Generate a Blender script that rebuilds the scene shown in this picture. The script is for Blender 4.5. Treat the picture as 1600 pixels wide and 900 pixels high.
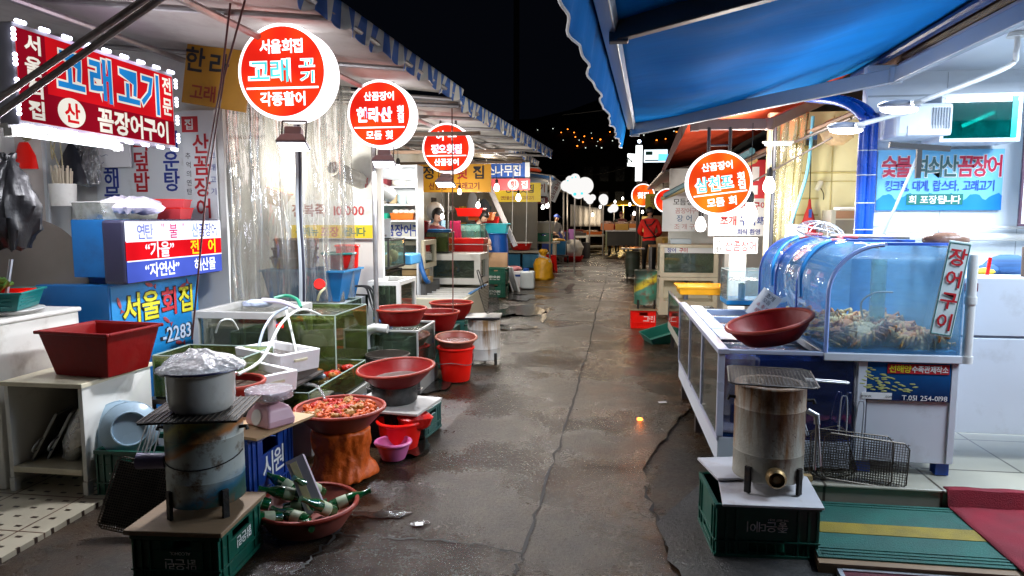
import bpy, bmesh, math, random
from mathutils import Vector as V, Matrix, Euler
S = bpy.context.scene
for o in list(bpy.data.objects): bpy.data.objects.remove(o)
C = S.collection
PI = math.pi; R = math.radians
random.seed(7)
# ------------------------------------------------------------------ camera
cd = bpy.data.cameras.new('camera'); cam = bpy.data.objects.new('camera', cd); C.objects.link(cam)
YAW, PIT, FPX, CH = R(7.9606), R(5.886), 1067.0, 1.6
cd.sensor_width = 36; cd.lens = 36 * FPX / 1600; cd.clip_start = .05; cd.clip_end = 2000
cam.location = (0, 0, CH); cam.rotation_euler = (PI / 2 - PIT, 0, YAW); S.camera = cam
# ------------------------------------------------------------------ night sky, exposure
w = bpy.data.worlds.new('World'); S.world = w; w.use_nodes = True
bg = w.node_tree.nodes['Background']; bg.inputs[0].default_value = (.10, .13, .24, 1); bg.inputs[1].default_value = .012
S.view_settings.view_transform = 'Standard'; S.view_settings.look = 'None'
S.view_settings.exposure = 0.0; S.view_settings.gamma = 1
cy = S.cycles
cy.use_denoising = True; cy.max_bounces = 7; cy.diffuse_bounces = 3; cy.glossy_bounces = 3
cy.transmission_bounces = 4; cy.transparent_max_bounces = 14; cy.sample_clamp_indirect = 4; cy.sample_clamp_direct = 30
cy.caustics_reflective = False; cy.caustics_refractive = False; cy.blur_glossy = .3
try: cy.use_light_tree = True
except Exception: pass
L_FLOOD, L_BULB, L_ROOM = 56, 36, 60

# ------------------------------------------------------------------ placing helpers
_f = V((-math.sin(YAW) * math.cos(PIT), math.cos(YAW) * math.cos(PIT), -math.sin(PIT)))
_r = V((math.cos(YAW), math.sin(YAW), 0)); _u = _r.cross(_f)
def ray(u, v): return _f + _r * ((u - 800) / FPX) + _u * ((450 - v) / FPX)
def at(u, v, Y):
    d = ray(u, v); return V((0, 0, CH)) + d * (Y / d.y)
def G(u, v, z=0.):
    d = ray(u, v); return V((0, 0, CH)) + d * ((z - CH) / d.z)
def AX(u, v, X):
    d = ray(u, v); return V((0, 0, CH)) + d * (X / d.x)

# ------------------------------------------------------------------ materials
def nd(nt, t, **k):
    n = nt.nodes.new(t)
    for a, b in k.items(): setattr(n, a, b)
    return n
def M(name, col, rough=.5, metal=0., var=.12, vs=6., bump=0., bs=60., dirt=None, coat=0., spec=.5, stretch=None, sub=0.):
    """painted / plastic / metal surface: base colour with uneven tone, optional dirt (colour, amount, scale)"""
    m = bpy.data.materials.new(name); m.use_nodes = True; nt = m.node_tree
    b = nt.nodes['Principled BSDF']; lk = nt.links.new
    b.inputs['Roughness'].default_value = rough; b.inputs['Metallic'].default_value = metal
    b.inputs['Specular IOR Level'].default_value = spec; b.inputs['Coat Weight'].default_value = coat
    tc = nd(nt, 'ShaderNodeTexCoord'); src = tc.outputs['Object']
    if stretch:
        mp = nd(nt, 'ShaderNodeMapping'); mp.inputs['Scale'].default_value = stretch; lk(src, mp.inputs[0]); src = mp.outputs[0]
    n = nd(nt, 'ShaderNodeTexNoise'); n.inputs['Scale'].default_value = vs; n.inputs['Detail'].default_value = 6; lk(src, n.inputs['Vector'])
    mx = nd(nt, 'ShaderNodeMix', data_type='RGBA')
    c = V(col[:3]); lo = c * (1 - var * 1.4); hi = c * (1 + var)
    mx.inputs[6].default_value = (*lo, 1); mx.inputs[7].default_value = (*[min(1, x) for x in hi], 1)
    lk(n.outputs[0], mx.inputs[0]); out = mx.outputs[2]
    mr = nd(nt, 'ShaderNodeMapRange'); mr.inputs[3].default_value = max(.02, rough - .14); mr.inputs[4].default_value = min(1, rough + .16)
    lk(n.outputs[0], mr.inputs[0]); rr = mr.outputs[0]
    if dirt:
        n2 = nd(nt, 'ShaderNodeTexNoise'); n2.inputs['Scale'].default_value = dirt[2]; n2.inputs['Detail'].default_value = 9; n2.inputs['Roughness'].default_value = .65
        lk(src, n2.inputs['Vector'])
        rp = nd(nt, 'ShaderNodeValToRGB'); e = rp.color_ramp.elements
        e[0].position = .62 - dirt[1] * .3; e[1].position = 1.0 - dirt[1] * .3; e[1].color = (.8, .8, .8, 1); lk(n2.outputs[0], rp.inputs[0])
        m2 = nd(nt, 'ShaderNodeMix', data_type='RGBA'); lk(rp.outputs[0], m2.inputs[0]); lk(out, m2.inputs[6]); m2.inputs[7].default_value = (*dirt[0], 1)
        out = m2.outputs[2]
    lk(out, b.inputs['Base Color']); lk(rr, b.inputs['Roughness'])
    if bump:
        n3 = nd(nt, 'ShaderNodeTexNoise'); n3.inputs['Scale'].default_value = bs; n3.inputs['Detail'].default_value = 5; lk(src, n3.inputs['Vector'])
        bp = nd(nt, 'ShaderNodeBump'); bp.inputs['Strength'].default_value = bump; bp.inputs['Distance'].default_value = .02
        lk(n3.outputs[0], bp.inputs['Height']); lk(bp.outputs[0], b.inputs['Normal'])
    return m
def EM(name, col, st):
    m = bpy.data.materials.new(name); m.use_nodes = True; nt = m.node_tree
    nt.nodes.remove(nt.nodes['Principled BSDF'])
    e = nd(nt, 'ShaderNodeEmission'); e.inputs[0].default_value = (*col, 1); e.inputs[1].default_value = st
    nt.links.new(e.outputs[0], nt.nodes['Material Output'].inputs[0]); return m
def LIT(name, col, st, col2=None):
    """translucent acrylic lit from inside by tubes: brightness uneven across the face"""
    m = EM(name, col, st); nt = m.node_tree; e = [n for n in nt.nodes if n.type == 'EMISSION'][0]
    tc = nd(nt, 'ShaderNodeTexCoord'); n = nd(nt, 'ShaderNodeTexNoise'); n.inputs['Scale'].default_value = 3.2; n.inputs['Detail'].default_value = 1
    nt.links.new(tc.outputs['Object'], n.inputs['Vector'])
    mr = nd(nt, 'ShaderNodeMapRange'); mr.inputs[1].default_value = .3; mr.inputs[2].default_value = .7
    mr.inputs[3].default_value = st * .75; mr.inputs[4].default_value = st * 1.25
    nt.links.new(n.outputs[0], mr.inputs[0]); nt.links.new(mr.outputs[0], e.inputs[1])
    if col2:
        mx = nd(nt, 'ShaderNodeMix', data_type='RGBA'); r_ = nd(nt, 'ShaderNodeMapRange'); r_.inputs[1].default_value = .42; r_.inputs[2].default_value = .66; nt.links.new(n.outputs[0], r_.inputs[0]); nt.links.new(r_.outputs[0], mx.inputs[0]); mx.inputs[6].default_value = (*col, 1); mx.inputs[7].default_value = (*col2, 1); nt.links.new(mx.outputs[2], e.inputs[0])
    return m
def GL(name, tint=(.85, .95, .92), refl=.12, rough=.03, haze=0., hazecol=(.6, .7, .7), bump=0., bs=(3, 3, 3), grime=None):
    """thin clear pane or film: see-through, a little gloss, optional cloudy film and creases"""
    m = bpy.data.materials.new(name); m.use_nodes = True; nt = m.node_tree; lk = nt.links.new
    nt.nodes.remove(nt.nodes['Principled BSDF'])
    t = nd(nt, 'ShaderNodeBsdfTransparent'); t.inputs[0].default_value = (*tint, 1)
    g = nd(nt, 'ShaderNodeBsdfGlossy'); g.inputs['Roughness'].default_value = rough; g.inputs[0].default_value = (1, 1, 1, 1)
    fr = nd(nt, 'ShaderNodeLayerWeight'); fr.inputs[0].default_value = .35
    mr = nd(nt, 'ShaderNodeMapRange'); mr.inputs[3].default_value = refl * .35; mr.inputs[4].default_value = min(.9, refl * 4); lk(fr.outputs['Facing'], mr.inputs[0])
    a = nd(nt, 'ShaderNodeMixShader'); lk(mr.outputs[0], a.inputs[0])
    base = t.outputs[0]
    tc = nd(nt, 'ShaderNodeTexCoord'); mp = nd(nt, 'ShaderNodeMapping'); mp.inputs['Scale'].default_value = bs; lk(tc.outputs['Object'], mp.inputs[0])
    if haze > 0:
        d = nd(nt, 'ShaderNodeBsdfDiffuse'); d.inputs[0].default_value = (*hazecol, 1)
        tl = nd(nt, 'ShaderNodeBsdfTranslucent'); tl.inputs[0].default_value = (*hazecol, 1)
        ad = nd(nt, 'ShaderNodeMixShader'); ad.inputs[0].default_value = .5; lk(d.outputs[0], ad.inputs[1]); lk(tl.outputs[0], ad.inputs[2])
        n = nd(nt, 'ShaderNodeTexNoise'); n.inputs['Scale'].default_value = grime or 4; n.inputs['Detail'].default_value = 7; lk(mp.outputs[0], n.inputs['Vector'])
        h = nd(nt, 'ShaderNodeMapRange'); h.inputs[1].default_value = .3; h.inputs[2].default_value = .75; h.inputs[3].default_value = haze * .5; h.inputs[4].default_value = min(.95, haze * 1.6); lk(n.outputs[0], h.inputs[0])
        b = nd(nt, 'ShaderNodeMixShader'); lk(h.outputs[0], b.inputs[0]); lk(base, b.inputs[1]); lk(ad.outputs[0], b.inputs[2]); base = b.outputs[0]
    if bump:
        n = nd(nt, 'ShaderNodeTexNoise'); n.inputs['Scale'].default_value = 4; n.inputs['Detail'].default_value = 3; n.inputs['Distortion'].default_value = .6; lk(mp.outputs[0], n.inputs['Vector'])
        bp = nd(nt, 'ShaderNodeBump'); bp.inputs['Strength'].default_value = bump; bp.inputs['Distance'].default_value = .04; lk(n.outputs[0], bp.inputs['Height']); lk(bp.outputs[0], g.inputs['Normal'])
    lk(base, a.inputs[1]); lk(g.outputs[0], a.inputs[2]); lk(a.outputs[0], nt.nodes['Material Output'].inputs[0]); return m

# ------------------------------------------------------------------ mesh builder
GLY = {}
def glyph(ch, off):
    k = (ch, off)
    if k not in GLY:
        c = bpy.data.curves.new('t', 'FONT'); c.body = ch; c.resolution_u = 2; c.offset = off; c.fill_mode = 'FRONT'
        o = bpy.data.objects.new('t', c); C.objects.link(o); bpy.context.view_layer.update()
        me = bpy.data.meshes.new_from_object(o)
        vs = [(v.co.x, v.co.y) for v in me.vertices]; fs = [tuple(p.vertices) for p in me.polygons]
        bpy.data.objects.remove(o); bpy.data.curves.remove(c); bpy.data.meshes.remove(me)
        GLY[k] = (vs, fs)
    return GLY[k]
class MB:
    def __init__(s): s.bm = bmesh.new(); s.mi = 0
    def m(s, i): s.mi = i; return s
    def face(s, vs):
        try: f = s.bm.faces.new(vs); f.material_index = s.mi; return f
        except ValueError: return None
    def poly(s, pts): return s.face([s.bm.verts.new(p) for p in pts])
    def box(s, c, d, rz=0, rx=0, ry=0):
        mt = Matrix.Translation(c) @ Euler((rx, ry, rz)).to_matrix().to_4x4()
        v = [s.bm.verts.new(mt @ V((x * d[0] / 2, y * d[1] / 2, z * d[2] / 2))) for z in (-1, 1) for y in (-1, 1) for x in (-1, 1)]
        for q in ((0, 2, 3, 1), (4, 5, 7, 6), (0, 1, 5, 4), (2, 6, 7, 3), (0, 4, 6, 2), (1, 3, 7, 5)): s.face([v[i] for i in q])
        return s
    def bb(s, x0, x1, y0, y1, z0, z1): return s.box(((x0 + x1) / 2, (y0 + y1) / 2, (z0 + z1) / 2), (abs(x1 - x0), abs(y1 - y0), abs(z1 - z0)))
    def ring(s, rings, closed_u=True, cap=True):
        vr = [[s.bm.verts.new(p) for p in r] for r in rings]
        n = len(vr[0])
        for a, b in zip(vr, vr[1:]):
            for i in range(n if closed_u else n - 1): s.face([a[i], a[(i + 1) % n], b[(i + 1) % n], b[i]])
        if cap and closed_u: s.face(vr[0][::-1]); s.face(vr[-1])
        return s
    def tube(s, pts, r, n=8, r1=None, smooth=0):
        pts = [V(p) for p in pts]
        if smooth and len(pts) > 2:
            q = []
            for i in range(len(pts) - 1):
                p0, p1, p2, p3 = pts[max(0, i - 1)], pts[i], pts[i + 1], pts[min(len(pts) - 1, i + 2)]
                for k in range(smooth):
                    t = k / smooth; q.append(.5 * ((2 * p1) + (p2 - p0) * t + (2 * p0 - 5 * p1 + 4 * p2 - p3) * t * t + (3 * p1 - p0 - 3 * p2 + p3) * t ** 3))
            pts = q + [pts[-1]]
        rs = []; up = None
        for i, p in enumerate(pts):
            d = (pts[min(i + 1, len(pts) - 1)] - pts[max(i - 1, 0)]).normalized()
            if up is None: up = d.orthogonal().normalized()
            up = (up - d * up.dot(d)).normalized(); sd = d.cross(up)
            rad = r if r1 is None else r + (r1 - r) * i / (len(pts) - 1)
            rs.append([p + (up * math.cos(2 * PI * k / n) + sd * math.sin(2 * PI * k / n)) * rad for k in range(n)])
        return s.ring(rs)
    def lathe(s, prof, c=(0, 0, 0), n=28, sx=1, sy=1, mt=None, wob=0):
        rs = []
        for r, z in prof:
            rr = max(r, 1e-4)
            ring = []
            for k in range(n):
                a = 2 * PI * k / n; q = rr * (1 + wob * math.sin(a * 3 + z * 9) + wob * .7 * math.sin(a * 5 + 1 - z * 23))
                p = V((q * math.cos(a) * sx, q * math.sin(a) * sy, z))
                ring.append((mt @ p if mt else p) + V(c))
            rs.append(ring)
        return s.ring(rs)
    def ball(s, c, r, d=(1, 1, 1), n=12, rot=None, rough=0, seed=0):
        rs = []; rnd = random.Random(seed); m = n // 2 + 1
        for j in range(m + 1):
            t = -PI / 2 + PI * j / m; ring = []
            for k in range(n):
                a = 2 * PI * k / n; q = r * (1 + rough * rnd.uniform(-1, 1))
                p = V((q * math.cos(t) * math.cos(a) * d[0] + (1e-5 * math.cos(a)), q * math.cos(t) * math.sin(a) * d[1] + 1e-5 * math.sin(a), q * math.sin(t) * d[2] if 0 < j < m else r * math.sin(t) * d[2]))
                if rot: p = rot @ p
                ring.append(p + V(c))
            rs.append(ring)
        return s.ring(rs)
    def crumple(s, amp, sc, cuts=1, seed=0):
        from mathutils import noise
        bmesh.ops.remove_doubles(s.bm, verts=s.bm.verts, dist=1e-5)
        if cuts: bmesh.ops.subdivide_edges(s.bm, edges=s.bm.edges, cuts=cuts, use_grid_fill=True)
        bmesh.ops.recalc_face_normals(s.bm, faces=s.bm.faces); s.bm.normal_update()
        mv = []
        for v in s.bm.verts:
            p = v.co * sc + V((seed * 3.1, seed, 0)); k = abs(noise.noise(p)) * 1.5 + abs(noise.noise(p * 2.3)) * .7 - .42
            mv.append(v.normal * amp * k)
        for v, d in zip(s.bm.verts, mv): v.co += d
        return s
    def prism(s, pts, z0, z1):
        a = [s.bm.verts.new((p[0], p[1], z0)) for p in pts]; b = [s.bm.verts.new((p[0], p[1], z1)) for p in pts]
        s.face(a[::-1]); s.face(b); n = len(pts)
        for i in range(n): s.face([a[i], a[(i + 1) % n], b[(i + 1) % n], b[i]])
        return s
    def prismx(s, pts, y0, y1):   # outline in x,z ; thickness along y
        a = [s.bm.verts.new((p[0], y0, p[1])) for p in pts]; b = [s.bm.verts.new((p[0], y1, p[1])) for p in pts]
        s.face(a); s.face(b[::-1]); n = len(pts)
        for i in range(n): s.face([a[i], b[i], b[(i + 1) % n], a[(i + 1) % n]])
        return s
    def grid(s, f, nu, nv, mf=None):
        vs = [[s.bm.verts.new(f(i / nu, j / nv)) for i in range(nu + 1)] for j in range(nv + 1)]
        for j in range(nv):
            for i in range(nu):
                if mf: s.mi = mf(i, j)
                s.face([vs[j][i], vs[j][i + 1], vs[j + 1][i + 1], vs[j + 1][i]])
        return s
    def text(s, t, cx, cz, h, mi=0, bold=.02, sx=1., y=-.004, gap=.04, rot=0., flip=1):
        sz = h / .88; x = 0; lay = []
        for ch in t:
            if ch == ' ': x += .38 * sz * sx; continue
            vs, fs = glyph(ch, bold)
            if not vs: continue
            x0 = min(v[0] for v in vs); x1 = max(v[0] for v in vs)
            lay.append((x - x0 * sz * sx, vs, fs)); x += (x1 - x0 + gap) * sz * sx
        wd = x - gap * sz * sx; ca, sa = math.cos(rot), math.sin(rot)
        for ox, vs, fs in lay:
            nv = []
            for vx, vy in vs:
                px = (ox + vx * sz * sx - wd / 2) * flip; pz = (vy - .385) * sz * flip
                nv.append(s.bm.verts.new((cx + px * ca - pz * sa, y, cz + px * sa + pz * ca)))
            for f in fs:
                q = s.face([nv[i] for i in f])
                if q: q.material_index = mi
        return s
    def vtext(s, t, cx, cz, h, step, **k):
        n = len(t)
        for i, ch in enumerate(t):
            if ch != ' ': s.text(ch, cx, cz + ((n - 1) / 2 - i) * step, h, **k)
        return s
    def o(s, name, mats, parent=None, label=None, cat=None, group=None, kind=None, loc=None, rot=None, bevel=0., smooth=False, sol=0., sub=0, seg=2):
        me = bpy.data.meshes.new(name); bmesh.ops.remove_doubles(s.bm, verts=s.bm.verts, dist=1e-6) if smooth else None
        bmesh.ops.recalc_face_normals(s.bm, faces=s.bm.faces)
        s.bm.to_mesh(me); s.bm.free()
        for m in (mats if isinstance(mats, (list, tuple)) else [mats]): me.materials.append(m)
        if smooth:
            for p in me.polygons: p.use_smooth = True
        ob = bpy.data.objects.new(name, me); C.objects.link(ob)
        if parent: ob.parent = parent
        if loc is not None: ob.location = loc
        if rot is not None: ob.rotation_euler = rot
        if sol: md = ob.modifiers.new('s', 'SOLIDIFY'); md.thickness = sol; md.offset = 0
        if bevel: md = ob.modifiers.new('b', 'BEVEL'); md.width = bevel; md.segments = seg; md.limit_method = 'ANGLE'; md.angle_limit = R(40); md.harden_normals = False
        if sub: md = ob.modifiers.new('u', 'SUBSURF'); md.levels = md.render_levels = sub
        if smooth and not sub:
            try: me.set_sharp_from_angle(angle=R(38))
            except Exception: pass
        tag(ob, label, cat, group, kind); return ob
def tag(o, label=None, cat=None, group=None, kind=None):
    if label: o['label'] = label
    if cat: o['category'] = cat
    if group: o['group'] = group
    if kind: o['kind'] = kind
    return o
def thing(name, label, cat, loc=(0, 0, 0), rz=0, group=None, rx=0, ry=0):
    e = bpy.data.objects.new(name, None); C.objects.link(e); e.empty_display_size = .1
    e.location = loc; e.rotation_euler = (rx, ry, rz); return tag(e, label, cat, group)
def dup(root, loc=None, rz=None, label=None, group=None, scale=None, rot=None):
    def cp(o, par):
        c = o.copy(); C.objects.link(c)
        if par: c.parent = par
        for ch in o.children: cp(ch, c)
        return c
    c = cp(root, None)
    if loc is not None: c.location = loc
    if rz is not None: c.rotation_euler = (0, 0, rz)
    if rot is not None: c.rotation_euler = rot
    if scale: c.scale = (scale,) * 3 if not isinstance(scale, tuple) else scale
    if label: c['label'] = label
    if group: c['group'] = group
    return c
def light(kind, parent, loc, energy, col=(1, 1, 1), size=.1, rot=None, spot=None, name='lamp_light', blend=.6):
    l = bpy.data.lights.new(name, kind); l.energy = energy; l.color = col
    if kind == 'POINT': l.shadow_soft_size = size
    if kind == 'AREA': l.size = size
    if kind == 'SPOT': l.spot_size = spot; l.spot_blend = blend; l.shadow_soft_size = size
    o = bpy.data.objects.new(name, l); C.objects.link(o); o.location = loc
    if rot: o.rotation_euler = rot
    if parent: o.parent = parent
    return o
def struct(name, mb, mats, **k): return mb.o(name, mats, kind='structure', **k)

# ------------------------------------------------------------------ material list
white_paint = M('white_paint', (.72, .71, .66), .42, dirt=((.22, .17, .11), .25, 5), var=.06)
cream_paint = M('cream_paint', (.66, .60, .44), .42, dirt=((.25, .18, .1), .3, 4), var=.07)
fresh_white = M('white_panel', (.72, .76, .80), .38, var=.05, vs=2, dirt=((.35, .36, .38), .1, 3))
wall_white = M('white_wall_panel', (.74, .80, .86), .32, var=.04, vs=1.5, dirt=((.4, .4, .38), .08, 2))
wall_grey = M('old_wall', (.22, .21, .18), .8, var=.2, vs=2, dirt=((.2, .17, .13), .35, 2), bump=.2)
wall_pale = M('pale_plaster', (.72, .73, .70), .7, var=.1, vs=2, dirt=((.28, .24, .18), .25, 2))
wall_yellow = M('cream_wall_panel', (.74, .70, .46), .5, var=.07, vs=2, dirt=((.42, .33, .14), .22, 3))
fabric_white = M('grey_white_tarpaulin', (.42, .40, .385), .75, var=.2, vs=1.6, bump=.3, bs=5, dirt=((.17, .14, .115), .5, 2.2), spec=.2)
fabric_blue = M('blue_awning_cloth', (.003, .165, .50), .9, var=.16, vs=2.2, bump=.12, bs=7, stretch=(.5, 2.5, 1), spec=.04, dirt=((.003, .09, .36), .3, 1.2))
stripe_blue = M('blue_stripe_cloth', (.03, .12, .42), .7, var=.15, vs=9)
stripe_white = M('white_stripe_cloth', (.58, .58, .54), .7, var=.15, vs=9, dirt=((.25, .22, .17), .3, 6))
fabric_red = M('red_awning_cloth', (.88, .10, .04), .85, spec=.08, var=.18, vs=3, bump=.12, bs=8)
metal = M('grey_steel', (.38, .38, .39), .38, .85, var=.2, vs=14, dirt=((.16, .10, .06), .2, 9))
alu = M('aluminium', (.55, .56, .58), .34, .8, var=.12, vs=10)
dark_metal = M('dark_brown_metal', (.10, .085, .08), .45, .6, var=.2)
black_iron = M('sooty_iron', (.018, .016, .014), .62, .4, var=.35, vs=22, dirt=((.10, .05, .02), .25, 14), bump=.3)
wire = M('grill_wire', (.13, .11, .09), .42, .8, var=.4, vs=30, dirt=((.05, .025, .012), .45, 20))
black_pl = M('black_plastic', (.012, .012, .014), .4, var=.3)
red_pl = M('red_plastic', (.48, .008, .006), .38, spec=.25, var=.14, dirt=((.2, .02, .015), .25, 7))
dkred_pl = M('dark_red_rubber', (.21, .004, .004), .42, var=.35, vs=9, dirt=((.09, .012, .008), .5, 9), spec=.18, bump=.10, bs=26)
rim_red = M('worn_red_rim', (.27, .03, .015), .5, spec=.2, var=.25, vs=20)
brt_red = M('bright_red_plastic', (.80, .010, .005), .34, spec=.25, var=.08, dirt=((.4, .02, .01), .15, 6))
blue_pl = M('blue_plastic', (.01, .055, .30), .32, var=.14)
mid_blue = M('painted_blue_sheet', (.008, .14, .42), .45, var=.12, vs=4, dirt=((.02, .05, .12), .25, 5))
cyan_pl = M('cyan_plastic', (.02, .45, .55), .35, var=.1)
green_pl = M('green_crate_plastic', (.005, .085, .055), .35, var=.2, dirt=((.012, .03, .02), .3, 8))
teal_pl = M('teal_plastic', (.01, .20, .19), .35, var=.15)
orange_pl = M('orange_plastic', (.70, .16, .02), .4, var=.15)
yellow_pl = M('yellow_plastic', (.80, .38, .01), .4, var=.12)
pink_pl = M('pink_plastic', (.62, .36, .42), .33, var=.08)
hot_pink = M('pink_bowl', (.60, .14, .33), .35, var=.1)
foam = M('white_foam', (.80, .79, .80), .75, var=.05, bump=.1, bs=120, dirt=((.45, .4, .36), .12, 6))
enamel = M('cream_enamel', (.62, .60, .55), .22, var=.08, dirt=((.2, .13, .07), .22, 6), coat=.4)
plate_blue = M('pale_blue_melamine', (.42, .58, .70), .25, var=.06)
wood = M('weathered_board', (.24, .16, .09), .6, var=.35, vs=5, stretch=(1, 9, 1), dirt=((.07, .05, .03), .35, 5), bump=.15)
card = M('cardboard', (.42, .27, .14), .75, var=.15)
can_rust = M('rusty_cream_drum', (.34, .30, .21), .55, .1, var=.35, vs=7, dirt=((.13, .055, .015), .85, 11), stretch=(1, 1, .22), bump=.2, spec=.3)
can_white = M('scuffed_white_drum', (.50, .48, .43), .5, .1, var=.25, vs=6, dirt=((.16, .09, .04), .65, 9), stretch=(1, 1, .4))
steel_disc = M('brushed_steel', (.30, .26, .23), .36, .8, var=.25, vs=3)
black_bag = M('black_bag_film', (.008, .008, .010), .42, var=.3, bump=.4, bs=14)
skin_m = M('skin', (.52, .32, .23), .55, var=.06)
hair_m = M('black_hair', (.012, .010, .010), .45, var=.3, vs=30)
rubber_hose = M('black_cable', (.012, .012, .012), .5)
hose_blue = M('blue_hose', (.012, .13, .42), .38)
hose_clear = M('milky_hose', (.62, .66, .62), .3)
pvc = M('white_pvc', (.68, .68, .66), .35, dirt=((.3, .26, .2), .2, 6))
water = GL('tank_water', (.55, .62, .45), .3, .06, haze=.25, hazecol=(.16, .18, .10), bump=.5, bs=(6, 6, 6))
glass = GL('tank_glass', (.80, .90, .82), .10, .02, haze=.08, hazecol=(.45, .5, .42))
glass_g = GL('green_tank_glass', (.62, .72, .40), .10, .03, haze=.22, hazecol=(.25, .28, .10), grime=3)
glass_dk = GL('dim_tank_glass', (.58, .66, .60), .14, .03, haze=.14, hazecol=(.16, .19, .16))
glass_b = GL('blue_tank_glass', (.93, .97, 1), .16, .02, haze=.20, hazecol=(.40, .68, .92), grime=2)
def RUST(name, base, rust, h, amt=.5):
    """painted drum: rust runs down from the rim in streaks, plus scattered pits"""
    m = M(name, base, .5, .1, var=.25, vs=7, bump=.15); nt = m.node_tree; lk = nt.links.new; b = nt.nodes['Principled BSDF']
    old = b.inputs['Base Color'].links[0].from_socket; tc = nd(nt, 'ShaderNodeTexCoord'); sp = nd(nt, 'ShaderNodeSeparateXYZ'); lk(tc.outputs['Object'], sp.inputs[0])
    out = old
    for st, sc, zw, lo, hi, col in (((1, 1, .10), 16, 1.1, .50, .72, rust), ((1, 1, .5), 9, .5, .60, .74, tuple(x * .45 for x in rust)), ((1, 1, 1), 40, .2, .66, .72, tuple(x * .3 for x in rust))):
        mp = nd(nt, 'ShaderNodeMapping'); mp.inputs['Scale'].default_value = st; lk(tc.outputs['Object'], mp.inputs[0])
        n = nd(nt, 'ShaderNodeTexNoise'); n.inputs['Scale'].default_value = sc; n.inputs['Detail'].default_value = 7; n.inputs['Roughness'].default_value = .65; lk(mp.outputs[0], n.inputs['Vector'])
        a = nd(nt, 'ShaderNodeMath', operation='MULTIPLY_ADD'); lk(sp.outputs[2], a.inputs[0]); a.inputs[1].default_value = zw / h * .22; lk(n.outputs[0], a.inputs[2])
        r = nd(nt, 'ShaderNodeMapRange'); r.inputs[1].default_value = lo + zw * .10 + .1 - amt * .2; r.inputs[2].default_value = hi + zw * .10 + .1 - amt * .2; lk(a.outputs[0], r.inputs[0])
        x = nd(nt, 'ShaderNodeMix', data_type='RGBA'); lk(r.outputs[0], x.inputs[0]); lk(out, x.inputs[6]); x.inputs[7].default_value = (*col, 1); out = x.outputs[2]
    lk(out, b.inputs['Base Color']); return m
film = GL('clear_vinyl', (.90, .90, .88), .34, .10, haze=.22, hazecol=(.62, .62, .60), bump=.9, bs=(2.2, 2.2, .35), grime=2.5)
bag_film = GL('thin_plastic_bag', (.9, .9, .95), .4, .15, haze=.45, hazecol=(.75, .75, .8), bump=1., bs=(14, 14, 14), grime=9)
bottle_g = M('green_bottle_glass', (.004, .085, .022), .10, var=.3, coat=1., spec=.8)
led_white = EM('led_white', (.78, .80, 1), 9)
tube_white = EM('tube_white', (.90, .92, 1), 8)
flood_white = EM('flood_lens', (.92, .92, 1), 8)
bulb_white = EM('bulb_white', (1, .95, .88), 10)
sign_white = LIT('sign_white', (1, .93, .95), 2.2)
sign_red = LIT('sign_red', (1, .024, .012), 1.05, (1, .065, .01))
sign_orange = LIT('sign_orange', (1, .07, .01), 1.1, (1, .24, .015))
sign_cyan = LIT('sign_cyan', (.10, .75, .80), 1.2)
sign_lilac = LIT('sign_lilac', (.55, .55, .95), 1.4)
ink_black = M('black_ink', (.015, .015, .02), .5); ink_red = M('red_ink', (.48, .012, .02), .45)
ink_blue = M('blue_ink', (.015, .04, .28), .45); ink_white = M('white_ink', (.82, .82, .80), .45)
ink_brown = M('brown_ink', (.25, .03, .015), .45); ink_yellow = M('yellow_ink', (.72, .62, .03), .45); ink_green = M('green_ink', (.01, .16, .09), .45)
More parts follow.
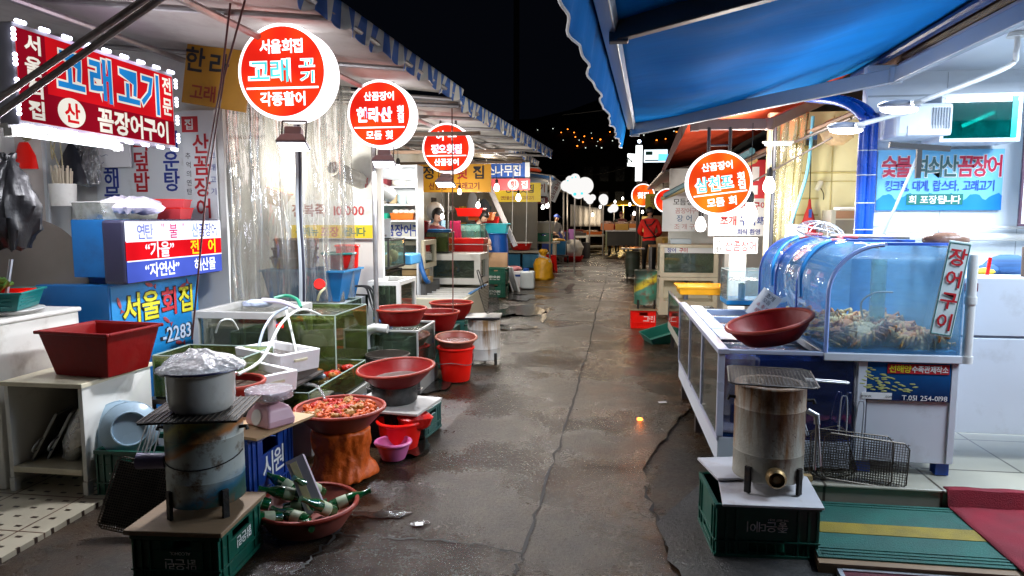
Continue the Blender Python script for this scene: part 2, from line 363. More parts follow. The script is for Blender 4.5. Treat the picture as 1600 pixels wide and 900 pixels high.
# ================================================================== GROUND
def wetmat(name, c1, c2, stain, r0, r1, bump, bsc, stain_amt=.3, xstain=None, wet=(.42, .62)):
    m = bpy.data.materials.new(name); m.use_nodes = True; nt = m.node_tree; lk = nt.links.new; b = nt.nodes['Principled BSDF']
    tc = nd(nt, 'ShaderNodeTexCoord'); src = tc.outputs['Object']
    def noise(sc, det=8, ro=.6):
        n = nd(nt, 'ShaderNodeTexNoise'); n.inputs['Scale'].default_value = sc; n.inputs['Detail'].default_value = det; n.inputs['Roughness'].default_value = ro; lk(src, n.inputs['Vector']); return n.outputs[0]
    def mr(x, a, b_, c, d):
        n = nd(nt, 'ShaderNodeMapRange'); n.inputs[1].default_value = a; n.inputs[2].default_value = b_; n.inputs[3].default_value = c; n.inputs[4].default_value = d; lk(x, n.inputs[0]); return n.outputs[0]
    def mix(f, a, b_):
        n = nd(nt, 'ShaderNodeMix', data_type='RGBA'); lk(f, n.inputs[0])
        for i, x in ((6, a), (7, b_)):
            if isinstance(x, tuple): n.inputs[i].default_value = (*x, 1)
            else: lk(x, n.inputs[i])
        return n.outputs[2]
    big = noise(.9); mid = noise(5.5); fine = noise(45, 6, .7); grain = noise(150, 3, .6)
    col = mix(mr(mid, .3, .7, 0, 1), c1, c2)
    col = mix(mr(fine, .48, .72, 0, .75), col, tuple(x * .4 for x in c1))
    col = mix(mr(grain, .60, .80, 0, .22), col, tuple(min(1, x * 1.8) for x in c2))
    col = mix(mr(big, .44, .58, 0, .85), col, tuple(x * .55 for x in c1))
    st = mr(noise(1.7, 9, .68), .45, .62, 0, stain_amt)
    if xstain:
        sp = nd(nt, 'ShaderNodeSeparateXYZ'); lk(src, sp.inputs[0]); k = mr(sp.outputs[0], xstain[0], xstain[1], 0, 1)
        mu = nd(nt, 'ShaderNodeMath', operation='MULTIPLY'); lk(st, mu.inputs[0]); lk(k, mu.inputs[1]); st = mu.outputs[0]
    col = mix(st, col, stain)
    lk(col, b.inputs['Base Color'])
    wetf = mr(big, wet[0], wet[1], 0, 1)
    rr = nd(nt, 'ShaderNodeMix', data_type='FLOAT'); lk(wetf, rr.inputs[0]); rr.inputs[2].default_value = r1; rr.inputs[3].default_value = r0
    ad = nd(nt, 'ShaderNodeMath', operation='ADD'); lk(rr.outputs[0], ad.inputs[0]); lk(mr(fine, .35, .7, -.08, .12), ad.inputs[1]); ad.use_clamp = True
    lk(ad.outputs[0], b.inputs['Roughness']); b.inputs['Specular IOR Level'].default_value = .38
    h = nd(nt, 'ShaderNodeMath', operation='ADD'); lk(noise(bsc, 8, .72), h.inputs[0]); lk(mr(mid, 0, 1, 0, .9), h.inputs[1])
    bp = nd(nt, 'ShaderNodeBump'); bp.inputs['Strength'].default_value = bump; bp.inputs['Distance'].default_value = .012; lk(h.outputs[0], bp.inputs['Height']); lk(bp.outputs[0], b.inputs['Normal'])
    return m
conc = wetmat('wet_concrete', (.018, .0125, .007), (.060, .043, .024), (.105, .036, .005), .09, .38, 1., 60, .9, (-.5, .6))
dirtm = wetmat('wet_dark_ground', (.020, .016, .012), (.050, .038, .026), (.075, .035, .012), .12, .42, .6, 40, .6)
asph = wetmat('dark_asphalt_patch', (.022, .021, .020), (.045, .042, .038), (.03, .02, .012), .30, .60, .9, 60, .3)
b = MB(); b.poly([(-250, -60, -.012), (250, -60, -.012), (250, 420, -.012), (-250, 420, -.012)]); struct('ground', b, dirtm)
def jag(pts, amp, n=7, seed=1):
    rnd = random.Random(seed); out = []
    for a, c in zip(pts, pts[1:]):
        for k in range(n):
            t = k / n; out.append((a[0] + (c[0] - a[0]) * t + (rnd.uniform(-amp, amp) if k else 0), a[1] + (c[1] - a[1]) * t + (rnd.uniform(-amp, amp) if k else 0)))
    return out + [pts[-1]]
lf = [(-1.62, -1.5), (-1.45, 1.8), (-1.36, 2.9), (-1.18, 3.6), (-1.22, 4.6), (-1.16, 5.6), (-1.12, 6.9), (-1.25, 8.2), (-1.5, 10.2), (-1.6, 13), (-1.75, 18), (-2.2, 26), (-2.4, 45)]
rt = [(.95, -1.5), (.66, 2.0), (.36, 2.75), (.27, 3.5), (.24, 4.3), (.5, 5.2), (.82, 6.2), (.9, 8), (.95, 11), (1.4, 18), (2.2, 30), (2.6, 45)]
P1 = jag(lf, .02, 7, 1); P2 = jag(rt, .022, 7, 2)
b = MB(); b.poly([(x, y, 0) for x, y in P1 + P2[::-1]]); bmesh.ops.triangulate(b.bm, faces=b.bm.faces); struct('alley_pavement', b, conc)
b = MB(); q = jag([(.27, 3.5), (.36, 2.75), (.66, 2.0), (.95, -1.5)], .02, 8, 5) + [(3, -1.5), (3, 3.9), (.55, 4.05)]
b.poly([(x, y, .006) for x, y in q]); bmesh.ops.triangulate(b.bm, faces=b.bm.faces); struct('asphalt_patch', b, asph)
crackm = M('crack_dirt', (.012, .010, .008), .7, var=.5)
def crack(pts, wd, seed):
    rnd = random.Random(seed); p = jag(pts, .018, 9, seed); b = MB(); L = []; Rr = []
    for i, (x, y) in enumerate(p):
        a = V(p[max(0, i - 1)]); c = V(p[min(len(p) - 1, i + 1)]); d = (c - a).normalized(); n = V((-d.y, d.x)); k = wd * rnd.uniform(.15, 1.3)
        L.append(b.bm.verts.new((x + n.x * k, y + n.y * k, .0045))); Rr.append(b.bm.verts.new((x - n.x * k, y - n.y * k, .0045)))
    for i in range(len(p) - 1): b.face([L[i], L[i + 1], Rr[i + 1], Rr[i]])
    struct('pavement_crack', b, crackm)
def gp(*uv): return [tuple(G(u, v).xy) for u, v in uv]
crack(gp((806, 899), (815, 868), (850, 762), (885, 660), (905, 590), (918, 550), (934, 480), (946, 440), (952, 400)), .009, 3)
crack(gp((470, 820), (540, 838), (640, 842), (745, 850), (815, 866)), .008, 4)
crack(gp((550, 780), (530, 830), (480, 880), (455, 899)), .008, 6)
crack(gp((918, 547), (1000, 541), (1060, 548)), .006, 8)
crack(gp((1008, 760), (1030, 820), (1062, 880), (1075, 899)), .011, 9)
pud = M('standing_water', (.012, .011, .009), .07, var=.05, spec=.8, bump=.35, bs=16)
def puddle(u, v, sx, sy, seed):
    c = G(u, v); rnd = random.Random(seed); b = MB(); n = 30; ph = [rnd.uniform(0, 6) for _ in range(5)]; p = []
    for k in range(n):
        a = 2 * PI * k / n; q = 1 + .28 * math.sin(2 * a + ph[0]) + .2 * math.sin(3 * a + ph[1]) + .14 * math.sin(5 * a + ph[2]) + .1 * math.sin(9 * a + ph[3])
        p.append((c.x + sx * q * math.cos(a), c.y + sy * q * math.sin(a), .009))
    b.poly(p); bmesh.ops.triangulate(b.bm, faces=b.bm.faces); struct('puddle', b, pud)
for a in ((598, 806, .12, .05, 1), (655, 820, .05, .03, 2), (815, 485, .32, .9, 3), (800, 512, .25, .25, 4), (852, 492, .05, .7, 5), (890, 450, .1, .8, 6), (640, 700, .10, .25, 7), (815, 465, .3, .6, 8), (660, 600, .22, .35, 9), (905, 428, .12, .9, 10)): puddle(*a)

# tiled floor in front of the first stall on the left
def tilemat(name, c, grout, size, dots):
    m = bpy.data.materials.new(name); m.use_nodes = True; nt = m.node_tree; lk = nt.links.new; b = nt.nodes['Principled BSDF']
    tc = nd(nt, 'ShaderNodeTexCoord'); sp = nd(nt, 'ShaderNodeSeparateXYZ'); lk(tc.outputs['Object'], sp.inputs[0])
    def mth(op, a, b_=None):
        n = nd(nt, 'ShaderNodeMath', operation=op)
        for i, x in enumerate((a, b_)):
            if x is None: continue
            if isinstance(x, (int, float)): n.inputs[i].default_value = x
            else: lk(x, n.inputs[i])
        return n.outputs[0]
    def cell(o, s, off=0.): return mth('ABSOLUTE', mth('SUBTRACT', mth('FRACT', mth('ADD', mth('DIVIDE', o, s), off)), .5))
    X, Y = sp.outputs[0], sp.outputs[1]
    g = mth('GREATER_THAN', mth('MAXIMUM', cell(X, size[0]), cell(Y, size[1])), .488)
    nz = nd(nt, 'ShaderNodeTexNoise'); nz.inputs['Scale'].default_value = 3; nz.inputs['Detail'].default_value = 8; lk(tc.outputs['Object'], nz.inputs['Vector'])
    mx = nd(nt, 'ShaderNodeMix', data_type='RGBA'); lk(nz.outputs[0], mx.inputs[0]); mx.inputs[6].default_value = (*[x * .6 for x in c], 1); mx.inputs[7].default_value = (*c, 1)
    col = mx.outputs[2]
    if dots:
        d = mth('MULTIPLY', mth('LESS_THAN', cell(X, .105), .17), mth('LESS_THAN', cell(Y, .105), .10))
        m2 = nd(nt, 'ShaderNodeMix', data_type='RGBA'); lk(d, m2.inputs[0]); lk(col, m2.inputs[6]); m2.inputs[7].default_value = (.03, .015, .01, 1); col = m2.outputs[2]
    m3 = nd(nt, 'ShaderNodeMix', data_type='RGBA'); lk(g, m3.inputs[0]); lk(col, m3.inputs[6]); m3.inputs[7].default_value = (*grout, 1)
    lk(m3.outputs[2], b.inputs['Base Color']); b.inputs['Roughness'].default_value = .28
    bp = nd(nt, 'ShaderNodeBump'); bp.inputs['Strength'].default_value = .3; bp.inputs['Distance'].default_value = -.004; lk(g, bp.inputs['Height']); lk(bp.outputs[0], b.inputs['Normal'])
    return m
b = MB(); b.prism([(-2.76, 1.2), (-2.80, 3.36), (-2.85, 5.4), (-4.7, 5.4), (-4.7, 1.2)], -.01, .018); struct('tiled_floor', b, tilemat('spotted_tiles', (.55, .50, .38), (.10, .05, .03), (.42, .42), True))
plat_tile = tilemat('cream_step_tiles', (.46, .43, .34), (.07, .055, .04), (.6, .6), False)
b = MB(); b.bb(.98, 5, 3.83, 6.3, -.01, .128); b.bb(.975, 5, 3.815, 4.15, .129, .145); struct('tiled_platform', b, plat_tile, bevel=.006)

# ================================================================== HILLS, DARK BACKDROP BUILDINGS
hillm = M('night_hill', (.012, .014, .012), .9, var=.4, vs=.05)
b = MB()
def hf(u, v):
    x = -260 + 520 * u; y = 150 + 170 * v
    return (x, y, -3 + v * (52 + 9 * math.sin(x * .02 + 1) + 4 * math.sin(x * .055)) * (1 - .25 * abs(u - .5)))
b.grid(hf, 30, 12); struct('hill', b, hillm, smooth=True)
lamp_o = EM('sodium_lamp', (1, .22, .02), 5); lamp_w = EM('pale_house_lamp', (.8, .9, .8), 1.6)
polem = M('lamp_pole', (.03, .03, .03), .6)
lamps = []
spots = [(736, 205, 1), (752, 203, 0), (771, 205, 0), (775, 215, 1), (793, 218, 0), (840, 203, 0), (864, 201, 0), (877, 207, 1), (880, 219, 0), (899, 214, 1), (905, 219, 0), (911, 222, 1), (913, 213, 1), (924, 208, 0), (934, 221, 0), (938, 218, 1), (953, 206, 1), (957, 220, 0), (909, 235, 1), (915, 231, 0), (940, 231, 0), (932, 228, 0), (994, 205, 1), (1006, 211, 0), (1026, 219, 1), (1040, 217, 1), (1053, 205, 0), (1057, 206, 1), (828, 231, 1), (887, 202, 1), (897, 207, 1), (925, 216, 1), (790, 231, 1), (965, 234, 0), (1041, 201, 0), (720, 210, 0), (943, 236, 1), (902, 228, 1)]
for k, (u, v, c) in enumerate(spots):
    # where the sight line meets the slope
    Y = 160.
    for _ in range(60):
        p = at(u, v, Y); h = hf((p.x + 260) / 520, (Y - 150) / 170)[2]
        if p.z <= h + 1.2: break
        Y += 2.6
    rnd = random.Random(k); rs = rnd.uniform(.17, .30) * (1 if c else .75)
    if c not in lamps or True:
        t = thing('hillside_lamp', ('orange street lamp glowing on the dark hillside' if c else 'small pale lamp glowing on the dark hillside'), 'street lamp', p, 0, 'lamps on the hillside')
        h2 = MB(); h2.ball((0, 0, 0), rs, (1, 1, .8), 8); h2.o('globe', lamp_o if c else lamp_w, t)
        h2 = MB(); h2.tube([(0, 0, -2.4), (0, 0, -.2)], .06, 5); h2.o('pole', polem, t)
bm_ = M('dark_concrete_block', (.022, .020, .018), .9, var=.3, vs=.6, dirt=((.05, .03, .015), .4, .4))
b = MB(); b.bb(-4.2, 3.4, 0, 9, 0, 7.4); b.bb(-4.35, 3.55, -.12, 9.1, 7.41, 7.7)
t = thing('dark_building', 'unlit dark block closing the far end of the alley below the hill', 'building', (1.2, 62, 0)); b.o('wall', bm_, t)
dwm = M('dark_window', (.01, .01, .012), .2)
for i in range(5):
    for j in range(2): b = MB(); b.bb(-3.4 + i * 1.4, -2.6 + i * 1.4, -.03, .05, 2.6 + j * 2.2, 3.9 + j * 2.2); b.o('window', dwm, t)
t = thing('dark_shed', 'unlit low shed behind the far stalls, left of the dark block', 'building', (-9, 48, 0))
b = MB(); b.bb(-4, 4, 0, 8, 0, 4.6); b.o('wall', bm_, t); b = MB(); b.box((0, 4, 4.8), (8.8, 8.8, .25), ry=.05); b.o('roof', M('dark_roof', (.03, .03, .035), .7), t)

# ================================================================== LEFT STALL BUILDING
def wall(name, label, x0, x1, y0, y1, z0, z1, m, cat='wall'):
    b = MB(); b.bb(x0, x1, y0, y1, z0, z1); return b.o(name, m, label=label, cat=cat)
wall('back_wall', 'long dingy rear wall behind the left row of stalls', -4.85, -4.7, .5, 45, 0, 3.5, wall_pale)
wall('stall_wall', 'pale partition carrying the menu boards behind the first left stall', -4.68, -3.22, 5.46, 5.54, 0, 3.06, wall_pale)
wall('stall_partition', 'grey partition beside the white dish shelf in the second left stall', -4.68, -3.55, 9.95, 10.03, 0, 3.0, wall_pale)
wall('stall_partition', 'drab grey partition behind the big blue barrel', -4.68, -2.0, 19.5, 19.6, 0, 2.5, wall_grey)
wall('stall_partition', 'far grey partition behind the seated crowd of stalls', -4.68, -3.2, 27, 27.1, 0, 2.8, wall_grey)

pipe_m = M('galvanised_pipe', (.34, .33, .33), .42, .7, var=.2, vs=12, dirt=((.16, .10, .05), .25, 9))
beam_m = M('brown_beam', (.20, .13, .09), .6, var=.3)
def canopy(label, f0, f1, zb, xb, stripes, n, seed, drop=.155, ribs=5, sag=.05, cloth=None):
    """lean-to tarpaulin: front edge f0->f1 (x,y,z), rising to xb,zb at the back"""
    t = thing('stall_canopy', label, 'canopy', (0, 0, 0)); f0 = V(f0); f1 = V(f1); Ln = (f1 - f0).length
    def fz(u, v):
        p = f0.lerp(f1, u); bk = V((xb, p.y, zb)); q = p.lerp(bk, v)
        q.z += -.10 * abs(math.sin(u * PI * ribs)) * (1 - v * .6) * v * 1.2 + .012 * math.sin(u * 31 + v * 17); return q
    b = MB(); b.grid(fz, 48, 14); b.o('tarpaulin', cloth or fabric_white, t, smooth=True, sol=.006)
    def val(u, v):
        p = f0.lerp(f1, u); nstr = u * n
        sc = drop * (.80 + .2 * abs(math.sin(PI * nstr / 2)))
        wv = .022 * math.sin(nstr * 1.9 + seed) * v + .018 * math.sin(nstr * .7) * v
        return p + V((.035 - .02 * v + wv, 0, .05 - v * sc))
    b = MB(); b.grid(val, n * 4, 4, mf=lambda i, j: (i // 4) % 2); b.o('valance', [stripe_blue, stripe_white], t, smooth=True, sol=.004)
    b = MB(); b.tube([f0 + V((0, 0, -.035)), f1 + V((0, 0, -.035))], .022, 8); b.o('front_rail', pipe_m, t)
    b = MB(); m0, m1 = f0.lerp(V((xb, f0.y, zb)), .22), f1.lerp(V((xb, f1.y, zb)), .22)
    b.tube([m0 + V((0, 0, -.10)), m1 + V((0, 0, -.10))], .024, 8)
    m0, m1 = f0.lerp(V((xb, f0.y, zb)), .6), f1.lerp(V((xb, f1.y, zb)), .6)
    b.tube([m0 + V((0, 0, -.12)), m1 + V((0, 0, -.12))], .024, 8); b.o('purlin', pipe_m, t)
    for k in range(ribs + 1):
        p = f0.lerp(f1, k / ribs); b = MB(); q = V((xb, p.y, zb - .06)); b.tube([p + V((0, 0, -.05)), q], .02, 8); b.o('rib', pipe_m, t)
    return t
canopy('grey tarpaulin canopy with blue striped valance over the first two left stalls', (-1.72, 1.2, 2.80), (-1.43, 6.62, 2.78), 3.12, -4.7, 1, 58, 1, ribs=4)
canopy('second tarpaulin canopy with dirty striped valance beyond the first, over the middle stalls', (-1.46, 6.72, 2.74), (-1.02, 12.3, 2.74), 2.95, -4.7, 1, 70, 3, ribs=6)
canopy('far striped canopy over the stall behind the yellow banner', (-2.0, 12.6, 3.02), (-1.9, 18.6, 3.06), 3.35, -4.7, 1, 30, 5, ribs=4)
# beams across the second canopy
for k, (Y, z, lb) in enumerate(((7.5, 2.52, 'brown timber beam under the second canopy above the far round sign'), (9.3, 2.5, 'brown timber beam in the middle of the second canopy'), (11.2, 2.5, 'brown timber beam at the far end of the second canopy'))):
    b = MB(); b.box((-3.0, Y, z), (3.2, .05, .04)); b.o('roof_beam', beam_m, label=lb, cat='beam')
# far left canopies
def roof(label, pts, th, m, name='far_canopy', cat='canopy', legs=()):
    t = thing(name, label, cat)
    b = MB(); a = [V(p) for p in pts]; b.grid(lambda u, v: a[0].lerp(a[1], u).lerp(a[3].lerp(a[2], u), v) + V((0, 0, -.07 * math.sin(PI * u * 3) ** 2)), 12, 6); b.o('sheet', m, t, sol=th, smooth=True)
    for i, p in enumerate(legs): b = MB(); b.tube([(p[0], p[1], 0), p], .025, 6); b.o('post', pipe_m, t)
    b = MB(); b.tube([a[0], a[1]], .025, 6); b.tube([a[0], a[3]], .02, 6); b.tube([a[1], a[2]], .02, 6); b.o('frame', pipe_m, t); return t
roof('blue edged awning over the stall behind the tilted white sign', [(-1.55, 19, 2.75), (-1.55, 25, 2.75), (-4.7, 25, 3.2), (-4.7, 19, 3.2)], .02, M('blue_roof_cloth', (.02, .12, .36), .6), legs=[(-1.6, 19.1, 2.74), (-1.6, 24.9, 2.74)])
roof('drab patched canopy over the stalls at the end of the left row', [(-1.5, 25.5, 2.8), (-1.4, 36, 2.8), (-4.7, 36, 3.3), (-4.7, 25.5, 3.3)], .02, fabric_white, legs=[(-1.5, 25.6, 2.8), (-1.4, 35.9, 2.8)])
roof('red awning stub between the round sign and the blue signboard', [(-1.9, 18.8, 2.95), (-1.9, 19.6, 2.95), (-4.0, 19.6, 3.1), (-4.0, 18.8, 3.1)], .02, fabric_red)

# ================================================================== RIGHT SIDE : WHITE ROOM, AWNINGS
wall('room_wall', 'white panelled end wall behind the counter carrying the blue banner', 2.13, 5.2, 6.2, 6.3, .146, 2.86, wall_white)
b = MB()
for x in (2.75, 3.35): b.bb(x, x + .004, 6.196, 6.2, .15, 2.79)
b.bb(2.14, 5.0, 6.195, 6.2, 1.52, 1.53); b.bb(2.14, 5, 6.19, 6.2, 2.60, 2.612)
b.o('panel_joints', M('joint_grey', (.42, .46, .5), .5), bpy.data.objects['room_wall'])
wall('room_ceiling', 'white ceiling of the bright stall on the right with lamp pipes', 2.42, 5.2, 2.3, 6.2, 2.80, 2.86, wall_white, 'ceiling')
b = MB(); b.bb(2.36, 2.418, 2.3, 6.19, 2.765, 2.87); b.o('fascia_board', M('lilac_fascia', (.50, .48, .55), .5, var=.08), label='pale lilac fascia board along the edge of the white ceiling', cat='fascia', bevel=.004)
wall('room_side_wall', 'white side wall at the right end of the bright stall', 5.0, 5.1, 2.4, 6.2, 0, 2.79, wall_white)
wall('yellow_wall', 'cream yellow panel wall behind the round tank', 1.75, 2.9, 8.0, 8.1, 0, 2.75, wall_yellow)
b = MB(); b.bb(1.76, 2.9, 7.99, 8.0, 1.99, 2.0); b.bb(1.76, 2.9, 7.985, 8.0, 2.08, 2.1); b.bb(2.42, 2.428, 7.99, 8, .2, 2.7)
for z in (1.62, 1.80): b.bb(1.98, 2.3, 7.994, 8, z, z + .02)
b.o('panel_seam', M('seam_ochre', (.50, .43, .2), .6), bpy.data.objects['yellow_wall'])
wall('yellow_side_wall', 'narrow cream wall joining the yellow panels to the white stall', 2.84, 2.9, 6.3, 8.0, 0, 2.75, wall_yellow)
# rusty corrugated strip above the fascia
t = thing('corrugated_eave', 'rusty brown corrugated roof edge above the white fascia under the blue awning', 'roof')
b = MB(); b.grid(lambda u, v: V((2.40 + .016 * math.sin(u * 2 * PI * 55) + .10 * v, 2.3 + 4.4 * u, 2.88 + .40 * v)), 440, 3)
b.o('corrugated_sheet', M('rusty_corrugated', (.16, .085, .06), .7, var=.4, vs=5, dirt=((.05, .04, .035), .4, 6)), t, smooth=True, sol=.004)
b = MB(); b.tube([(2.36, 2.3, 2.89), (2.37, 4.2, 2.90), (2.38, 6.1, 2.89)], .018, 6); b.tube([(2.34, 2.3, 2.90), (2.35, 3.6, 2.91), (2.36, 6.1, 2.90)], .012, 6); b.o('cable_bundle', M('tan_cable', (.22, .16, .10), .6), t)

# blue folding-arm awning
t = thing('blue_awning', 'big blue folding arm awning over the right stall with hanging valance', 'awning')
A0, A1 = V((-.14, 1.2, 2.50)), V((.205, 6.88, 2.50)); B0, B1 = V((2.30, 1.2, 3.0)), V((2.26, 6.88, 2.95))
def awf(u, v):
    p = A0.lerp(A1, u).lerp(B0.lerp(B1, u), v); p.z -= (.075 + .02 * math.sin(u * 9)) * math.sin(PI * v) + .012 * math.sin(u * 34 + v * 3) * math.sin(PI * v) + .010 * math.sin(v * 21 + u * 5) * math.sin(PI * u); return p
b = MB(); b.grid(awf, 60, 30); b.o('cloth', fabric_blue, t, smooth=True, sol=.003)
b = MB()
def vf(u, v):
    p = A0.lerp(A1, u); return p + V((-.035 - .045 * v + .010 * math.sin(u * 44) * v + .007 * math.sin(u * 97) * v, 0, .03 - v * (.25 + .012 * abs(math.sin(u * PI * 14)))))
b.grid(vf, 140, 6); vo = b.o('valance', fabric_blue, t, smooth=True, sol=.003)
b = MB(); b.tube([vf(i / 140, 1.0) + V((-.002, 0, 0)) for i in range(141)], .006, 5); b.o('piping', M('white_piping', (.7, .7, .7), .6), vo)
b = MB(); d = (A1 - A0).normalized(); b.ring([[A0 + V(q), ] and [A0 + V((x, 0, z)) for x, z in ((-.03, -.04), (.03, -.05), (.05, .01), (-.03, .02))], [A1 + V((x, 0, z)) for x, z in ((-.03, -.04), (.03, -.05), (.05, .01), (-.03, .02))]] if False else [[A0 + V((x, 0, z)) for x, z in ((-.03, -.045), (.035, -.055), (.05, .0), (-.03, .015))], [A1 + V((x, 0, z)) for x, z in ((-.03, -.045), (.035, -.055), (.05, .0), (-.03, .015))]]); b.o('front_bar', alu, t, bevel=.004)
b = MB(); b.tube([B0 + V((-.02, 0, -.05)), B1 + V((-.02, 0, -.05))], .035, 10); b.o('roller_tube', M('navy_tube', (.01, .03, .12), .4), t)
arm_m = M('grey_awning_arm', (.30, .33, .37), .4, .3, var=.08)
def arm(p0, p1, p2, m, w_=.055):
    b = MB(); p0, p1, p2 = V(p0), V(p1), V(p2)
    for a, c in ((p0, p1), (p1, p2)):
        d = (c - a).normalized(); s_ = d.cross(V((0, 0, 1))).normalized(); up = s_.cross(d)
        b.ring([[q + s_ * x * w_ * .5 + up * z * w_ for x, z in ((-1, -1), (1, -1), (1, 1), (-1, 1))] for q in (a, c)])
    o = b.o('folding_arm', m, t, bevel=.006)
    b = MB(); b.lathe([(0, -.06), (.05, -.06), (.05, .06), (0, .06)], p1, 14); b.o('elbow_joint', m, o, bevel=.006); b = MB(); b.box(p0 + V((.02, 0, .0)), (.09, .06, .13)); b.o('end_bracket', m, o, bevel=.006)
arm(A1 + V((.02, -.03, -.05)), (2.12, 5.6, 2.66), (2.22, 3.6, 2.70), arm_m)
q = at(945, 50, 3.3); arm(A0.lerp(A1, (q.y - 1.2) / 5.68) + V((.03, 0, -.03)), (2.0, 2.75, 2.79), (2.2, 2.0, 2.8), M('brown_grey_arm', (.16, .14, .13), .45, .3, var=.1), .06)
# red awning further on
t = thing('red_awning', 'red folding awning with brown valance beyond the blue one', 'awning')
A0, A1 = V((.80, 7.3, 2.62)), V((1.35, 18.5, 2.64)); B0, B1 = V((2.5, 7.3, 3.10)), V((2.75, 18.5, 3.10))
b = MB(); b.grid(lambda u, v: A0.lerp(A1, u).lerp(B0.lerp(B1, u), v) + V((0, 0, -.09 * math.sin(PI * v) - .02 * math.sin(u * 21 + v * 4))), 40, 20); b.o('cloth', fabric_red, t, smooth=True, sol=.003)
b = MB(); b.grid(lambda u, v: A0.lerp(A1, u) + V((-.04 - .03 * v, 0, .02 - .24 * v)), 40, 3); b.o('valance', M('brown_valance', (.13, .035, .03), .7), t, sol=.004)
b = MB(); b.tube([A0, A1], .035, 6); b.o('front_bar', dark_metal, t)
arm(A0 + V((.05, .05, -.07)), (1.62, 7.4, 2.55), (2.45, 8.0, 2.95), M('rosy_brown_arm', (.20, .13, .12), .45, .2))
wall('upper_wall', 'dark upper storey wall behind the awnings on the right', 2.92, 3.1, 6.3, 20, 2.6, 5.2, bm_)
P = lambda u, v, Y: tuple(at(u, v, Y))
# ================================================================== BUILDERS
def basin(label, loc, rt, rb, h, body=None, rim=None, fill=None, fillz=.75, cat='basin', name='basin', group=None, rot=None, rimr=.012, parent_extra=None):
    t = thing(name, label, cat, loc, 0, group)
    if rot: t.rotation_euler = rot
    th = .008
    b = MB(); b.lathe([(0, 0), (rb * .97, 0), (rb, .006), (rb + (rt - rb) * .62, h * .55), (rt - .004, h * .95), (rt, h), (rt - th, h), (rb + (rt - rb) * .62 - th, h * .55), (rb - th, .012), (0, .012)], n=40); b.o('bowl', body or dkred_pl, t, smooth=True)
    b = MB(); b.tube([(math.cos(2 * PI * k / 40) * rt, math.sin(2 * PI * k / 40) * rt, h) for k in range(41)], rimr, 8); b.o('rim', rim or rim_red, t, smooth=True)
    if fill:
        f = rb + (rt - rb) * fillz * .95; b = MB(); b.lathe([(0, h * fillz - .01), (f - .012, h * fillz - .01), (f - .012, h * fillz), (0, h * fillz)], n=36); b.o('water', fill, t)
    return t
murky = M('murky_water', (.075, .055, .04), .06, var=.5, vs=9, bump=.4, bs=26, spec=.8)
clearw = M('bowl_water', (.11, .10, .085), .05, var=.5, vs=12, bump=.35, bs=18, spec=.9)
bloodw = M('shellfish_water', (.12, .03, .015), .08, var=.7, vs=22, bump=.7, bs=45, spec=.8)
def holed(b, x0, x1, z0, z1, y0, y1, hx0, hx1, hz0, hz1):
    b.bb(x0, x1, y0, y1, z0, hz0); b.bb(x0, x1, y0, y1, hz1, z1); b.bb(x0, hx0, y0, y1, hz0, hz1); b.bb(hx1, x1, y0, y1, hz0, hz1)
def crate(label, loc, rz, L, W, Hh, m, words=(), group=None, name='bottle_crate', flip=1, cat='crate', hole_top=True, ribs=5, side_words=()):
    """plastic bottle crate: four ribbed walls with hand holes, floor grid, open top"""
    t = thing(name, label, cat, loc, rz, group); b = MB(); a = .014; hz = (Hh * .70, Hh * .88) if hole_top else (Hh * .12, Hh * .3)
    for s in (-1, 1):
        y = s * (W / 2 - a / 2); holed(b, -L / 2, L / 2, .012, Hh - .002, y - a / 2, y + a / 2, -L * .17, L * .17, *hz)
        x = s * (L / 2 - a / 2 + .002); bb = MB()
        b.bb(x - a / 2, x + a / 2, -W / 2 + a, W / 2 - a, .012, hz[0]); b.bb(x - a / 2, x + a / 2, -W / 2 + a, W / 2 - a, hz[1], Hh - .004)
        b.bb(x - a / 2, x + a / 2, -W / 2 + a, -W * .2, *hz); b.bb(x - a / 2, x + a / 2, W * .2, W / 2 - a, *hz)
    b.bb(-L / 2 + a, L / 2 - a, -W / 2 + a, W / 2 - a, .014, .026)
    bo = b.o('shell', m, t, bevel=.003)
    b = MB()
    for s in (-1, 1):
        y = s * W / 2
        for z0, z1 in ((0, .02), (Hh - .022, Hh), (Hh * .30, Hh * .30 + .009)): b.bb(-L / 2 - .008, L / 2 + .008, y - .007 + s * .003, y + .007 + s * .003, z0, z1)
        for x in (-.485, -.40, -.30, .30, .40, .485): b.bb(x * L - .006, x * L + .006, y - .006 + s * .002, y + .006 + s * .002, .02, Hh - .022)
        x = s * L / 2
        for z0, z1 in ((.001, .021), (Hh - .023, Hh - .001), (Hh * .30 - .001, Hh * .30 + .008)): b.bb(x - .007 + s * .004, x + .007 + s * .004, -W / 2 + .006, W / 2 - .006, z0, z1)
        for yy in (-.45, -.32, .32, .45): b.bb(x - .006 + s * .003, x + .006 + s * .003, yy * W - .006, yy * W + .006, .021, Hh - .023)
        for k in range(9):
            xx = -L * .36 + L * .72 * k / 8; b.bb(xx - .003, xx + .003, y - .004 + s * .002, y + .004 + s * .002, .02, Hh * .30)
    b.o('ribs', m, t, bevel=.002)
    if words:
        b = MB()
        for (s_, cx, cz, h) in words: b.text(s_, cx, cz, h, y=-W / 2 - .0035, bold=.012, flip=flip)
        b.o('lettering', ink_white, t)
    if side_words:
        b = MB()
        for (s_, cx, cz, h) in side_words: b.text(s_, cx, cz, h, y=-L / 2 - .006, bold=.012, flip=flip)
        b.o('lettering', ink_white, t, rot=(0, 0, PI / 2))
    return t
